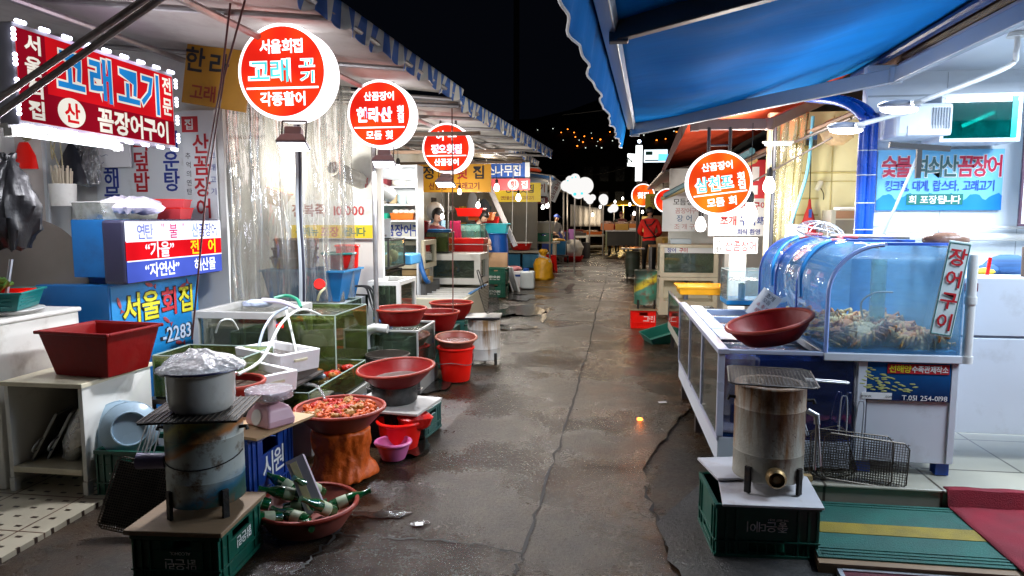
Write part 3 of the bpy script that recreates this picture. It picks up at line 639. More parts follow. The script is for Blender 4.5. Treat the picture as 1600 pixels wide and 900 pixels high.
def net(t, Wd, Hd, step, r=.0022, handle=0, mat=wire, rim=.004):
    """wire grill plate in local x,z ; parts frame, wires, handle"""
    b = MB(); c = .03; p = [(-Wd / 2 + c, 0, 0), (Wd / 2 - c, 0, 0), (Wd / 2, 0, c), (Wd / 2, 0, Hd - c), (Wd / 2 - c, 0, Hd), (-Wd / 2 + c, 0, Hd), (-Wd / 2, 0, Hd - c), (-Wd / 2, 0, c), (-Wd / 2 + c, 0, 0)]
    b.tube(p, rim, 6); b.o('frame', mat, t)
    b = MB(); x = -Wd / 2 + step
    while x < Wd / 2 - step * .4: b.tube([(x, r, .002), (x, r, Hd - .002)], r, 4); x += step
    z = step
    while z < Hd - step * .4: b.tube([(-Wd / 2, -r, z), (Wd / 2, -r, z)], r, 4); z += step
    b.o('wires', mat, t)
    for i in range(handle):
        b = MB(); y = (i - (handle - 1) / 2) * .02; hx = -.05 + i * .012
        b.tube([(hx - .02, y, Hd - .02), (hx - .016, y, Hd + .17), (hx, y, Hd + .195), (hx + .016, y, Hd + .17), (hx + .02, y, Hd - .02)], .0035, 6, smooth=3); b.o('handle', alu if mat is wire else mat, t, smooth=True)
def grillnet(label, loc, rot, Wd, Hd, step=.016, handle=1, mat=wire, group=None, name='wire_grill', r=.0022):
    t = thing(name, label, 'grill', loc, 0, group); t.rotation_euler = rot; net(t, Wd, Hd, step, r, handle, mat); return t
def tank(label, x0, x1, y0, y1, z0, z1, gm, frame=None, fr=.02, fill=.85, wm=None, name='fish_tank', cat='fish tank', base=0., top=True, group=None, posts=True):
    cx, cy = (x0 + x1) / 2, (y0 + y1) / 2; L, W, H_ = x1 - x0, y1 - y0, z1 - z0
    t = thing(name, label, cat, (cx, cy, z0), 0, group); g = .006; L2, W2 = L / 2, W / 2
    for s in (-1, 1):
        b = MB(); b.bb(-L2, L2, s * W2 - g / 2, s * W2 + g / 2, .004, H_ - .004); b.o('pane', gm, t)
        b = MB(); b.bb(s * L2 - g / 2, s * L2 + g / 2, -W2 + g, W2 - g, .004, H_ - .004); b.o('pane', gm, t)
    b = MB(); b.bb(-L2 + .004, L2 - .004, -W2 + .004, W2 - .004, -.012, .003); b.o('floor_plate', frame or black_pl, t)
    if fill: b = MB(); b.bb(-L2 + g, L2 - g, -W2 + g, W2 - g, H_ * fill - .003, H_ * fill); b.o('water', wm or water, t)
    if frame:
        b = MB(); f = fr
        for z in ((f / 2, H_ - f / 2) if top else (f / 2,)):
            for s in (-1, 1):
                b.box((0, s * W2, z), (L + f, f, f)); b.box((s * L2, 0, z), (f, W - f - .002, f - .002))
        if posts:
            for sx in (-1, 1):
                for sy in (-1, 1): b.box((sx * L2, sy * W2, H_ / 2), (f - .003, f - .003, H_ - f * 2 + .002))
        b.o('frame', frame, t, bevel=.002)
    else:
        b = MB()
        for sx in (-1, 1):
            for sy in (-1, 1): b.box((sx * L2, sy * W2, H_ / 2), (.008, .008, H_ - .01))
        for s in (-1, 1): b.box((0, s * W2, H_ - .002), (L, .010, .006)); b.box((s * L2, 0, H_ - .002), (.010, W - .012, .006))
        b.o('silicone_edges', M('glass_edge', (.35, .45, .40), .2, var=.2), t)
    return t
def bulb(label, p, zt, E_=None, sz=1., group='bare bulbs over the stalls', cable=None):
    t = thing('hanging_bulb', label, 'light bulb', p, 0, group); s = sz
    b = MB(); b.lathe([(0, -.085 * s), (.022 * s, -.082 * s), (.038 * s, -.06 * s), (.042 * s, -.035 * s), (.034 * s, -.005 * s), (.018 * s, .025 * s), (.016 * s, .03 * s), (0, .03 * s)], n=16); b.o('glass_bulb', bulb_white, t, smooth=True)
    b = MB(); b.lathe([(0, .03 * s), (.02 * s, .03 * s), (.021 * s, .075 * s), (.01 * s, .095 * s), (0, .095 * s)], n=12); b.o('socket', black_pl, t, smooth=True)
    b = MB(); b.tube([(0, 0, .09 * s), (0, 0, zt - p[2])], .004, 5); b.o('cord', rubber_hose, t)
    light('POINT', t, (0, 0, -.14 * s), E_ if E_ is not None else L_BULB, (1, .94, .85) if p[1] < 17 else (1, .80, .55), .06); return t
def floodlamp(label, p, wd=.22, rz=0, E_=None, group='floodlamps under the round signs'):
    t = thing('flood_lamp', label, 'flood lamp', p, rz, group); a, h = wd / 2, .035
    b = MB(); b.ring([[(x * q, y * q * .75, z) for x, y in ((-a, -a), (a, -a), (a, a), (-a, a))] for q, z in ((1.12, -.045), (1.12, -.03), (.8, .02), (.62, .025), (.62, .075), (.5, .08))]); b.o('housing', M('grey_lamp_housing', (.16, .16, .18), .4, .5), t, bevel=.004)
    b = MB(); b.bb(-a, a, -a * .75, a * .75, -.052, -.0465); b.o('lens', flood_white, t); t.rotation_euler = (R(-17), 0, rz)
    b = MB()
    for s in (-1, 1): b.tube([(s * a * .9, 0, .0), (s * a * .9, 0, .13)], .006, 6)
    b.bb(-a * .9, a * .9, -.006, .006, .125, .133); b.o('bracket', dark_metal, t)
    light('AREA', t, (0, 0, -.06), E_ or L_FLOOD, (.90, .93, 1), wd, rot=(0, 0, 0)); return t
def roundsign(label, p, rad, rows, depth, zt, face=None, roll=0., rule=None, double=True):
    t = thing('round_sign', label, 'sign', p)
    mt = Matrix.Rotation(PI / 2, 4, 'X')
    b = MB()
    if double:
        b.lathe([(0, -.001), (rad, -.001), (rad, -depth * .47), (0, -depth * .47)], n=64, mt=mt); b.lathe([(0, -depth * .53), (rad, -depth * .53), (rad, -depth), (0, -depth)], n=64, mt=mt)
    else: b.lathe([(0, -.001), (rad, -.001), (rad, -depth), (0, -depth)], n=64, mt=mt)
    b.o('drum', sign_white, t, smooth=True)
    if double: b = MB(); b.lathe([(0, -depth * .475), (rad * .985, -depth * .475), (rad * .985, -depth * .525), (0, -depth * .525)], n=48, mt=mt); b.o('joint_band', M('violet_band', (.05, .04, .12), .5), t)
    b = MB(); b.lathe([(0, .001), (rad * .925, .001), (rad * .925, .006), (0, .006)], n=64, mt=mt); b.o('face', face or sign_red, t)
    b = MB()
    for r in rows:
        s_, cx, cz, h, cm = r[:5]; k = r[5] if len(r) > 5 else {}
        if cm == 'w': b.text(s_, cx * rad, cz * rad, h * rad, 0, y=-.010, bold=k.get('b', .028), sx=k.get('sx', 1))
        else:
            b.text(s_, cx * rad, cz * rad, h * rad, 0, y=-.010, bold=.045 if cm == 'l' else .06, sx=k.get('sx', 1)); b.text(s_, cx * rad, cz * rad, h * rad, 1 if cm == 'c' else 2, y=-.013, bold=k.get('b', .012 if cm == 'c' else -.004), sx=k.get('sx', 1))
    if rule is not None: hw = math.sqrt(max(.01, .86 - rule * rule)) * rad * .93; b.m(0).bb(-hw, hw, -.011, -.009, rule * rad - .006, rule * rad + .006)
    b.o('lettering', [sign_white, sign_cyan, sign_lilac], t)
    if roll:
        for c in t.children: c.rotation_euler = (0, roll, 0)
    b = MB()
    for s in (-1, 1): b.tube([(s * rad * .32, depth * .5, rad * .93), (s * rad * .32, depth * .5, zt - p[2])], .016, 6)
    b.tube([(-rad * .32, depth * .5, rad * 1.16), (rad * .32, depth * .5, rad * 1.16)], .009, 6); b.o('hanger', dark_metal, t)
    light('POINT', t, (0, -.25, 0), 3, (1, .35, .25), .25, name='sign_glow'); return t
def board_sign(label, loc, rz, Wd, Hd, panel, items, mats, th=.03, name='sign_board', cat='sign', vert=(), frame=None, group=None, rx=0, ry=0, extra=None):
    """flat board; items: (text, cx, cz, h, mat index, {opts})"""
    t = thing(name, label, cat, loc, rz, group, rx, ry)
    b = MB(); b.bb(-Wd / 2, Wd / 2, 0, th, -Hd / 2, Hd / 2); b.o('panel', panel, t, bevel=.003)
    if extra: extra(t)
    b = MB()
    for it in items:
        k = it[5] if len(it) > 5 else {}; b.text(it[0], it[1], it[2], it[3], it[4], y=-.006, bold=k.get('b', .02), sx=k.get('sx', 1), gap=k.get('gap', .05), rot=k.get('rot', 0))
    for it in vert:
        k = it[6] if len(it) > 6 else {}; b.vtext(it[0], it[1], it[2], it[3], it[4], mi=it[5], y=-.006, bold=k.get('b', .02), sx=k.get('sx', 1))
    if items or vert: b.o('lettering', mats, t)
    else: b.bm.free()
    if frame:
        b = MB(); f = .018
        for s in (-1, 1): b.box((0, -.002, s * (Hd / 2 + f / 2)), (Wd + 2 * f, th + .01, f)); b.box((s * (Wd / 2 + f / 2), -.002, 0), (f, th + .008, Hd - .002))
        b.o('frame', frame, t, bevel=.002)
    return t
def oldpan(name, col): return M(name, col, .45, var=.05, vs=3, dirt=((.3, .26, .2), .12, 4))
pan_white = oldpan('white_sign_panel', (.74, .78, .80)); pan_yel = oldpan('yellow_banner', (.75, .36, .015)); pan_yel2 = oldpan('lemon_banner', (.80, .60, .02)); pan_blue = oldpan('blue_sign_panel', (.02, .10, .42)); pan_red = oldpan('red_sign_panel', (.50, .02, .03)); pan_pink = oldpan('pink_red_panel', (.62, .09, .10))

# ================================================================== LEFT FRONT : SHELF, TUB, CRATES, STOVE
t = thing('shelf_unit', 'white open shelf unit on the spotted tiles under the dark red tub', 'shelf', (-3.17, 3.69, .018))
b = MB(); b.bb(-.26, .26, -.31, .30, .625, .652); b.o('top_board', cream_paint, t, bevel=.004)
for s in (-1, 1): b = MB(); b.bb(s * .235 - .013, s * .235 + .013, -.295, .29, .08, .624); b.bb(s * .235 - .016, s * .235 + .016, -.30, -.255, 0, .079); b.bb(s * .235 - .016, s * .235 + .016, .245, .29, 0, .079); b.o('side_panel', white_paint, t, bevel=.003)
b = MB(); b.bb(-.22, .22, -.30, .28, .115, .15); b.o('shelf_board', cream_paint, t, bevel=.004)
b = MB(); b.bb(-.22, .22, .272, .284, .152, .622); b.o('back_panel', M('grey_back_board', (.30, .28, .25), .7), t)
steelplate = M('dull_steel_plate', (.42, .41, .39), .4, .6, var=.15)
for i, lb in enumerate(('steel hinged grill plate leaning inside the white shelf, nearest the tall cabinet', 'steel hinged grill plate in the middle of the white shelf', 'steel hinged grill plate in the white shelf beside the foil rolls')):
    t = thing('grill_plate', lb, 'grill plate', (-3.36 + i * .075, 3.50 + i * .03, .17), 0, 'grill plates stored in the shelf'); t.rotation_euler = (-.10, .46, .35)
    b = MB(); b.bb(-.007, .007, -.02, .25, 0, .30); b.bb(-.014, -.0075, 0, .23, .02, .28); b.o('plate', steelplate, t, bevel=.004)
    b = MB(); b.tube([(-.004, -.02, .06), (-.004, -.075, .07), (-.004, -.10, .10), (-.004, -.075, .13), (-.004, -.02, .14)], .006, 6, smooth=4); b.o('handle', alu, t, smooth=True)
foil = M('crumpled_foil', (.62, .60, .58), .25, .95, var=.2, bump=1., bs=40)
for i, lb in enumerate(('thick foil wrapped bundle at the back of the white shelf', 'thinner foil wrapped bundle leaning at the front of the white shelf')):
    b = MB(); b.lathe([(0, -.19), (.045, -.18), (.075, -.08), (.08, .05), (.055, .16), (0, .18)], n=18, wob=.09); o = b.o('foil_bundle', foil, label=lb, cat='foil bundle', group='foil bundles in the shelf', smooth=True, loc=(-3.13 + .06 * i, 3.66 - .12 * i, .335), rot=(.2, .42, .3)); 
b = MB(); b.bb(-4.05, -3.455, 3.40, 4.03, .02, .985); t = b.o('tall_cabinet', white_paint, label='tall white cabinet with flat lid left of the shelf unit', cat='cabinet', bevel=.006)
b = MB(); b.bb(-4.07, -3.44, 3.385, 4.045, .986, 1.015); b.o('lid', white_paint, t, bevel=.01)
b = MB(); b.lathe([(0, 0), (.2, 0), (.23, .022), (.225, .028), (0, .026)], n=36); o = b.o('round_tray', M('grey_round_tray', (.5, .5, .48), .4), label='round pale lid lying on the tall white cabinet under the teal basket', cat='tray', loc=(-3.68, 3.68, 1.018), smooth=True)
def taper(b, x, y, z0, z1, k, th=.012, up=None):
    o = [(-x * k, -y * k, z0), (x * k, -y * k, z0), (x * k, y * k, z0), (-x * k, y * k, z0)]; p = [(-x, -y, z1), (x, -y, z1), (x, y, z1), (-x, y, z1)]
    q = [(-x + th, -y + th, z1), (x - th, -y + th, z1), (x - th, y - th, z1), (-x + th, y - th, z1)]; r = [(-x * k + th, -y * k + th, z0 + th), (x * k - th, -y * k + th, z0 + th), (x * k - th, y * k - th, z0 + th), (-x * k + th, y * k - th, z0 + th)]
    return b.ring([o, p, q, r])
def tubrim(b, x, y, z, w_=.022, h=.02):
    b.box((0, -y - w_ / 2 + .006, z), (2 * x + 2 * w_ - .012, w_, h)); b.box((0, y + w_ / 2 - .006, z), (2 * x + 2 * w_ - .012, w_, h)); b.box((-x - w_ / 2 + .006, 0, z), (w_, 2 * y - .012, h - .002)); b.box((x + w_ / 2 - .006, 0, z), (w_, 2 * y - .012, h - .002))
t = thing('rectangular_tub', 'dark red rectangular tub standing on the white shelf unit', 'tub', (-3.03, 3.70, .672), R(-6))
b = MB(); taper(b, .245, .205, 0, .265, .76); b.o('body', dkred_pl, t, bevel=.012, seg=3); b = MB(); tubrim(b, .245, .205, .262); b.o('rim', dkred_pl, t, bevel=.006)
t = thing('plastic_basket', 'teal slotted basket with a red liner on the tall white cabinet', 'basket', (-3.72, 3.62, 1.05), R(24))
b = MB(); taper(b, .25, .19, 0, .105, .88, .008)
b.o('body', teal_pl, t, bevel=.006); b = MB(); tubrim(b, .25, .19, .105, .018, .012)
for k in range(3):
    z = .03 + .022 * k; b.box((0, -.19 * (.88 + .12 * z / .1) - .003, z), (.40, .006, .006)); b.box((.25 * (.88 + .12 * z / .1) + .003, 0, z), (.006, .30, .006))
b.o('rim', teal_pl, t, bevel=.003)
b = MB(); taper(b, .22, .16, .055, .108, .95, .008); b.o('liner', brt_red, t, bevel=.005)
leafg = M('salad_leaves', (.06, .16, .02), .5, var=.5, vs=20)
b = MB()
for k in range(14): b.ball((random.uniform(-.12, .1), random.uniform(-.08, .1), .11 + random.uniform(0, .04)), .05, (1, 1, .35), 8, Euler((random.uniform(-1, 1), random.uniform(-1, 1), 0)).to_matrix(), .2, k)
b.o('lettuce', leafg, label='green salad leaves heaped in the teal basket', cat='vegetables', loc=(-3.80, 3.78, 1.05), kind='stuff')
b = MB(); b.lathe([(0, 0), (.40, 0), (.435, .01), (.44, .028), (.425, .03), (.40, .016), (0, .014)], n=64); b.o('steel_disc', steel_disc, label='large brushed steel disc standing on edge behind the teal basket', cat='lid', loc=(-4.02, 4.22, 1.16), rot=(R(80), 0, R(14)), smooth=True)
# black bag and poster at the very left
b = MB(); b.lathe([(0, -.26), (.08, -.25), (.125, -.14), (.13, 0), (.10, .12), (.05, .22), (.02, .27), (.03, .31), (0, .32)], n=30, wob=.10).crumple(.05, 11); b.o('bin_bag', black_bag, label='crumpled black plastic bag hanging at the left edge', cat='plastic bag', loc=P(18, 322, 3.7), smooth=True)
b = MB(); b.tube([(-3.72, 3.75, 1.05), (-3.70, 3.8, 1.34)], .012, 8); b.tube([(-3.80, 3.72, 1.05), (-3.77, 3.75, 1.34)], .010, 8); b.o('rack_post', alu, label='slim metal rack legs under the black bag', cat='rack')
post_m = M('pale_poster', (.66, .60, .56), .5, var=.25, vs=3)
t = board_sign('tall faded poster of a face on a white board at the far left', tuple(P(40, 295, 4.95)), R(10), .34, 1.05, pan_white, [], [], name='wall_poster', cat='poster')
b = MB(); b.bb(-.145, .145, -.004, -.001, -.5, .42); b.o('print', post_m, t); b = MB(); b.mi = 0; b.prismx([(.02 + .07 * math.cos(a * PI / 12), -.20 + .11 * math.sin(a * PI / 12)) for a in range(24)], -.008, -.0045); b.m(1).prismx([(.02 + .075 * math.cos(a * PI / 12), -.12 + .075 * math.sin(a * PI / 12)) for a in range(13)], -.012, -.0085); b.m(0).bb(-.10, .14, -.008, -.0045, -.5, -.33); b.o('portrait', [M('photo_skin', (.62, .36, .30), .5), M('photo_hair', (.22, .13, .12), .5)], t)
b = MB(); b.lathe([(0, 0), (.10, .0), (.085, .10), (.05, .18), (.035, .2), (0, .2)], n=18, sy=.35, wob=.06); b.o('red_pouch', brt_red, label='small red cloth pouch hanging from cables beside the poster', cat='pouch', loc=P(40, 264, 4.7), smooth=True)
b = MB()
for k in range(6): b.tube([(-4.62, 4.9 + .01 * k, 2.28 - .015 * k), (-4.30, 4.88, 2.20 + .012 * k), (-4.02, 4.9, 2.24 - .01 * k), (-3.6, 5.2, 2.24 + .02 * k)], .007, 5, smooth=4)
b.tube([(-4.3, 4.85, 2.2), (-4.28, 4.83, 2.05), (-4.25, 4.83, 2.18)], .005, 5, smooth=4); b.tube([(-4.22, 4.85, 2.2), (-4.2, 4.83, 1.95), (-4.28, 4.83, 2.16)], .005, 5, smooth=4)
b.o('cable_bundle', M('yellowed_cable', (.38, .33, .18), .5), label='yellowed cable bundle strung under the LED sign', cat='cables', smooth=True)

# blue cabinet with light box and painted counter front
t = thing('blue_cabinet', 'blue painted cabinet behind the dark red tub, light box on its flank', 'cabinet', (-3.55, 4.6, 0))
b = MB(); b.bb(-.35, .20, -.42, .60, .02, 1.14); b.o('counter', mid_blue, t, bevel=.004)
b = MB(); b.bb(-.10, .18, -.36, .52, 1.19, 1.585); b.o('upper_box', mid_blue, t, bevel=.004)
b = MB(); b.bb(-.06, .14, -.30, .46, 1.1405, 1.1895); b.o('plinth', M('navy_plinth', (.005, .05, .18), .5), t)
b = MB(); b.bb(-.99, .0, 0, .006, -.28, .27); fp = b.o('front_board', M('bright_blue_board', (.01, .22, .52), .4, var=.1, dirt=((.03, .08, .2), .25, 5)), t, loc=(.207, .585, .86), rot=(0, 0, PI / 2))
yl = M('yellow_painted_letter', (.62, .58, .02), .5, var=.2); rl = M('red_painted_letter', (.48, .02, .03), .5)
b = MB(); z = .10
for i, (ch, m_) in enumerate((('서', 1), ('울', 1), ('회', 2), ('집', 1))): cx = -.80 + i * .21; b.text(ch, cx, z, .20, 0, bold=.055, y=-.003); b.text(ch, cx, z, .20, m_, bold=.02, y=-.006)
b.text('-2283', -.30, -.15, .14, 0, bold=.05, y=-.003); b.text('-2283', -.30, -.15, .14, 3, bold=.015, y=-.006)
b.o('lettering', [ink_black, yl, rl, M('pale_blue_letter', (.5, .62, .75), .5)], t, loc=(.207, .585, .86), rot=(0, 0, PI / 2))
fishp = M('painted_fish', (.35, .05, .06), .5)
for (x, zz, a) in ((-.92, .15, 1.2), (-.60, .25, .3), (-.20, .2, -.4), (-.42, -.04, .6), (-.28, -.24, .2)): b = MB(); b.ball((x, -.004, zz), .035, (1.3, .05, .45), 8, Matrix.Rotation(a, 3, 'Y')); b.prismx([(x + .05 * math.cos(-a), zz + .05 * math.sin(-a)), (x + .075 * math.cos(-a + .3), zz + .085 * math.sin(-a + .3)), (x + .085 * math.cos(-a - .3), zz + .075 * math.sin(-a - .3))], -.006, -.002); b.o('painted_fish', fishp, t, loc=(.207, .585, .86), rot=(0, 0, PI / 2))
lb_b = LIT('box_blue', (.10, .16, .80), .9); lb_w = LIT('box_white', (.85, .88, 1), 1.6); lb_r = LIT('box_red', (1, .01, .02), .95)
t = thing('light_box_sign', 'lit white, red and blue light box sign on the blue cabinet', 'sign', (-3.15, 4.68, 1.37), PI / 2)
b = MB(); b.bb(-.57, .57, .006, .17, -.215, .215); b.o('casing', M('dark_violet_casing', (.03, .03, .07), .5), t, bevel=.02)
b = MB(); b.bb(-.56, .56, 0, .004, .0725, .205); b.o('top_band', lb_w, t); b = MB(); b.bb(-.56, .56, 0, .004, -.0575, .0715); b.o('middle_band', lb_r, t); b = MB(); b.bb(-.56, .56, 0, .004, -.205, -.0585); b.o('bottom_band', lb_b, t)
b = MB(); b.text('연탄', -.37, .135, .10, 0, sx=.9, bold=.012); b.text('"', -.18, .155, .09, 1, bold=.0); b.text('불', -.06, .135, .10, 1, bold=.012); b.text('"', .055, .155, .09, 1, bold=.0); b.text('산곰장어', .33, .135, .10, 0, sx=.85, bold=.012)
b.text('“가을”', -.22, .008, .105, 2, sx=1); b.text('전', .19, .008, .105, 3, sx=1.1); b.text('어', .42, .008, .105, 3, sx=1.1); b.text('“자연산”', -.20, -.132, .095, 2); b.text('해산물', .32, -.132, .095, 2)
b.m(2).bb(-.56, .56, -.003, -.001, -.066, -.058); b.m(2).bb(-.56, .56, -.003, -.001, .066, .073)
b.o('lettering', [ink_blue, LIT('box_magenta', (1, .05, .3), .9), lb_w, LIT('box_yellow', (1, .75, .02), 1.3)], t)
light('AREA', t, (0, -.06, 0), 9, (.75, .78, 1), .4, rot=(PI / 2, 0, 0))
# things on top of the blue cabinet
t = thing('clear_bin', 'clear plastic bin stuffed with bags on top of the blue cabinet', 'bin', (-3.53, 4.55, 1.588), R(78))
b = MB(); taper(b, .25, .14, 0, .12, .9, .006); b.o('body', GL('frosted_bin', (.8, .85, .8), .2, .15, haze=.6, hazecol=(.6, .62, .55)), t); b = MB(); tubrim(b, .25, .14, .12, .012, .01); b.o('rim', pvc, t)
b = MB(); b.lathe([(0, .0), (.2, .01), (.24, .04), (.20, .08), (.1, .11), (0, .11)], n=24, sy=.6, wob=.09).crumple(.03, 14); b.o('plastic_bag', M('lilac_bag', (.62, .58, .68), .35, bump=.8, bs=14), label='rumpled lilac plastic bag piled in the clear bin', cat='plastic bag', loc=(-3.42, 4.52, 1.63), smooth=True)
for i, (z, lb) in enumerate(((1.588, 'lower red basket of the pair on the blue cabinet by the menu'), (1.655, 'upper red basket of the pair on the blue cabinet by the menu'))):
    t = thing('small_basket', lb, 'basket', (-3.42, 5.02, z), .1 + i * .2, 'red baskets on the blue cabinet'); b = MB(); taper(b, .12, .10, 0, .085, .85, .005); b.o('body', M('coral_plastic', (.62, .05, .06), .4), t); b = MB(); tubrim(b, .12, .10, .085, .01, .008); b.o('rim', brt_red, t)
t = thing('cutlery_cup', 'white tub packed with wooden chopsticks beside the menu boards', 'cup', P(100, 322, 4.8)); b = MB(); b.lathe([(0, 0), (.085, 0), (.095, .17), (.09, .17), (.08, .01), (0, .01)], n=24); b.o('tub', white_paint, t, smooth=True)
b = MB()
for k in range(26): a = k * 2.4; r_ = .075 * math.sqrt((k + .5) / 26); b.tube([(r_ * .7 * math.cos(a), r_ * .7 * math.sin(a), .02), (r_ * math.cos(a), r_ * math.sin(a), .27 + .02 * (k % 3))], .006, 4)
b.o('chopsticks', M('pale_wood', (.58, .50, .38), .6), t)
# hanging black umbrella-like bags
b = MB(); b.lathe([(0, -.20), (.14, -.19), (.12, -.08), (.07, .05), (.025, .12), (.03, .2), (0, .24)], n=16, sy=.6, wob=.06); b.o('hanging_bag', M('black_umbrella_cloth', (.01, .012, .018), .3, bump=.5, bs=12), label='folded black umbrella cloth hanging before the white notice', cat='umbrella', loc=P(112, 250, 5.0), smooth=True)
b = MB(); b.lathe([(0, -.22), (.10, -.19), (.12, -.05), (.08, .1), (.05, .2), (0, .26)], n=18, sy=.5, wob=.12); b.o('hanging_bag', GL('dark_film', (.25, .3, .33), .5, .12, haze=.5, hazecol=(.05, .07, .09), bump=1, bs=(9, 9, 5)), label='smoky see-through bag hanging beside the black umbrella', cat='plastic bag', loc=P(136, 250, 5.05), smooth=True)

# crate, board, painted drum stove, pot
crate('dark green bottle crate in the front left corner under the painted drum stove', (-1.85, 2.80, 0), R(4), .39, .40, .235, green_pl, [('맑은린', .02, .10, .05), ('ALCOHOL', .02, .15, .018)], side_words=[('맑은린', .02, .13, .05)], flip=-1)
b = MB(); b.box((0, 0, 0), (.44, .45, .022)); b.o('stove_board', wood, label='scorched brown board lying on the front left green crate', cat='board', loc=(-1.85, 2.80, .2475), rot=(0, 0, R(4)), bevel=.004)
def paintcan():
    m = bpy.data.materials.new('weathered_paint_tin'); m.use_nodes = True; nt = m.node_tree; lk = nt.links.new; b = nt.nodes['Principled BSDF']
    tc = nd(nt, 'ShaderNodeTexCoord'); mp = nd(nt, 'ShaderNodeMapping'); lk(tc.outputs['Object'], mp.inputs[0]); sp = nd(nt, 'ShaderNodeSeparateXYZ'); lk(mp.outputs[0], sp.inputs[0])
    n = nd(nt, 'ShaderNodeTexNoise'); n.inputs['Scale'].default_value = 6; n.inputs['Detail'].default_value = 8; lk(mp.outputs[0], n.inputs['Vector'])
    a = nd(nt, 'ShaderNodeMath', operation='MULTIPLY_ADD'); lk(sp.outputs[0], a.inputs[0]); a.inputs[1].default_value = -.5; lk(sp.outputs[2], a.inputs[2])
    c = nd(nt, 'ShaderNodeMath', operation='MULTIPLY_ADD'); lk(n.outputs[0], c.inputs[0]); c.inputs[1].default_value = .10; lk(a.outputs[0], c.inputs[2])
    rp = nd(nt, 'ShaderNodeValToRGB'); e = rp.color_ramp; e.interpolation = 'LINEAR'
    cols = [(0, (.01, .06, .05)), (.16, (.008, .07, .06)), (.22, (.02, .12, .20)), (.30, (.36, .40, .38)), (.62, (.40, .42, .38)), (.66, (.38, .13, .02)), (.75, (.02, .10, .075)), (.86, (.42, .36, .05)), (.9, (.03, .10, .08)), (1, (.02, .03, .03))]
    while len(e.elements) < len(cols): e.elements.new(.5)
    for k, (p, cc) in enumerate(cols): e.elements[k].position = p; e.elements[k].color = (*cc, 1)
    mr = nd(nt, 'ShaderNodeMapRange'); mr.inputs[1].default_value = 0; mr.inputs[2].default_value = .58; lk(c.outputs[0], mr.inputs[0]); lk(mr.outputs[0], rp.inputs[0])
    n2 = nd(nt, 'ShaderNodeTexNoise'); n2.inputs['Scale'].default_value = 9; n2.inputs['Detail'].default_value = 10; n2.inputs['Roughness'].default_value = .7; lk(mp.outputs[0], n2.inputs['Vector'])
    r2 = nd(nt, 'ShaderNodeValToRGB'); r2.color_ramp.elements[0].position = .50; r2.color_ramp.elements[1].position = .62; lk(n2.outputs[0], r2.inputs[0])
    mx = nd(nt, 'ShaderNodeMix', data_type='RGBA'); lk(r2.outputs[0], mx.inputs[0]); lk(rp.outputs[0], mx.inputs[6]); mx.inputs[7].default_value = (.10, .055, .025, 1)
    lk(mx.outputs[2], b.inputs['Base Color']); b.inputs['Roughness'].default_value = .42; return m
def stove(label, loc, rad, h, m, rz=0, vent='round', hook=True, patch=None):
    t = thing('charcoal_stove', label, 'stove', loc, rz); z0 = .055
    b = MB(); b.lathe([(0, z0), (rad, z0), (rad * 1.012, z0 + .008), (rad, z0 + .016), (rad, z0 + h * .27), (rad * 1.01, z0 + h * .28), (rad, z0 + h * .29), (rad, z0 + h * .74), (rad * 1.012, z0 + h * .75), (rad, z0 + h * .76), (rad, z0 + h - .012), (rad * 1.02, z0 + h - .005), (rad * 1.0, z0 + h), (rad * .8, z0 + h), (rad * .78, z0 + h * .7), (0, z0 + h * .68)], n=48); b.o('drum', m, t, smooth=True)
    for a in (-2.25, -.75, 1.6):
        b = MB(); b.box((math.cos(a) * (rad + .008), math.sin(a) * (rad + .008), .065), (.03, .016, .13), rz=a + PI / 2); b.o('foot', black_iron, t, bevel=.002)
    if vent == 'round':
        mt = Matrix.Rotation(PI / 2, 4, 'X'); b = MB(); b.lathe([(.03, .03), (.042, .0), (.046, .02), (.046, .05), (.036, .062), (.034, .04), (.02, .038), (.018, .055), (0, .056)], c=(.01, -rad + .012, z0 + .045), n=20, mt=mt); b.o('air_valve', M('brass_valve', (.30, .20, .09), .4, .8, dirt=((.06, .03, .02), .4, 20)), t, smooth=True)
    elif vent == 'pipe':
        mt = Matrix.Rotation(-PI / 2, 4, 'Y'); b = MB(); b.lathe([(.034, rad * .9), (.036, rad + .11), (.028, rad + .11), (.026, rad * .95)], c=(0, -.06, z0 + .19), n=18, mt=mt); b.o('air_pipe', M('violet_tape_pipe', (.16, .15, .28), .4), t, smooth=True)
    b = MB()
    for s in (-1, 1): b.tube([(s * rad, -.02, z0 + h * .83), (s * (rad + .03), -.02, z0 + h * .84), (s * (rad + .035), -.02, z0 + h * .80)], .009, 6)
    if hook: b.tube([(rad * math.cos(a) * 1.02, rad * math.sin(a) * 1.02, z0 + h * (.55 - .10 * math.sin(-a))) for a in [-PI + k * PI / 14 for k in range(15)]], .003, 5)
    b.o('ears', black_iron, t); return t
stove('paint tin charcoal stove in faded teal and white carrying the enamel pot', (-1.83, 2.84, .259), .168, .40, paintcan(), R(10), 'pipe')
t = thing('grill_cover', 'square sooty iron plate under the cream enamel pot', 'plate', (-1.83, 2.84, .716), R(14)); t.scale = (.88, .88, 1); b = MB(); b.bb(-.235, .235, -.235, .235, 0, .010); b.o('plate', black_iron, t, bevel=.003)
b = MB()
for k in range(18): b.tube([(-.235 + .0276 * k, -.235, .012), (-.235 + .0276 * k, .235, .012)], .003, 4)
b.o('bars', wire, t)
t = thing('enamel_pot', 'cream enamel stock pot with a blue rim on the painted drum stove', 'pot', (-1.835, 2.84, .729)); t.scale = (.78, .78, .98)
b = MB(); b.lathe([(0, 0), (.155, 0), (.178, .02), (.186, .06), (.188, .175), (.232, .192), (.234, .197), (.186, .185), (.18, .06), (0, .02)], n=48); b.o('body', enamel, t, smooth=True)
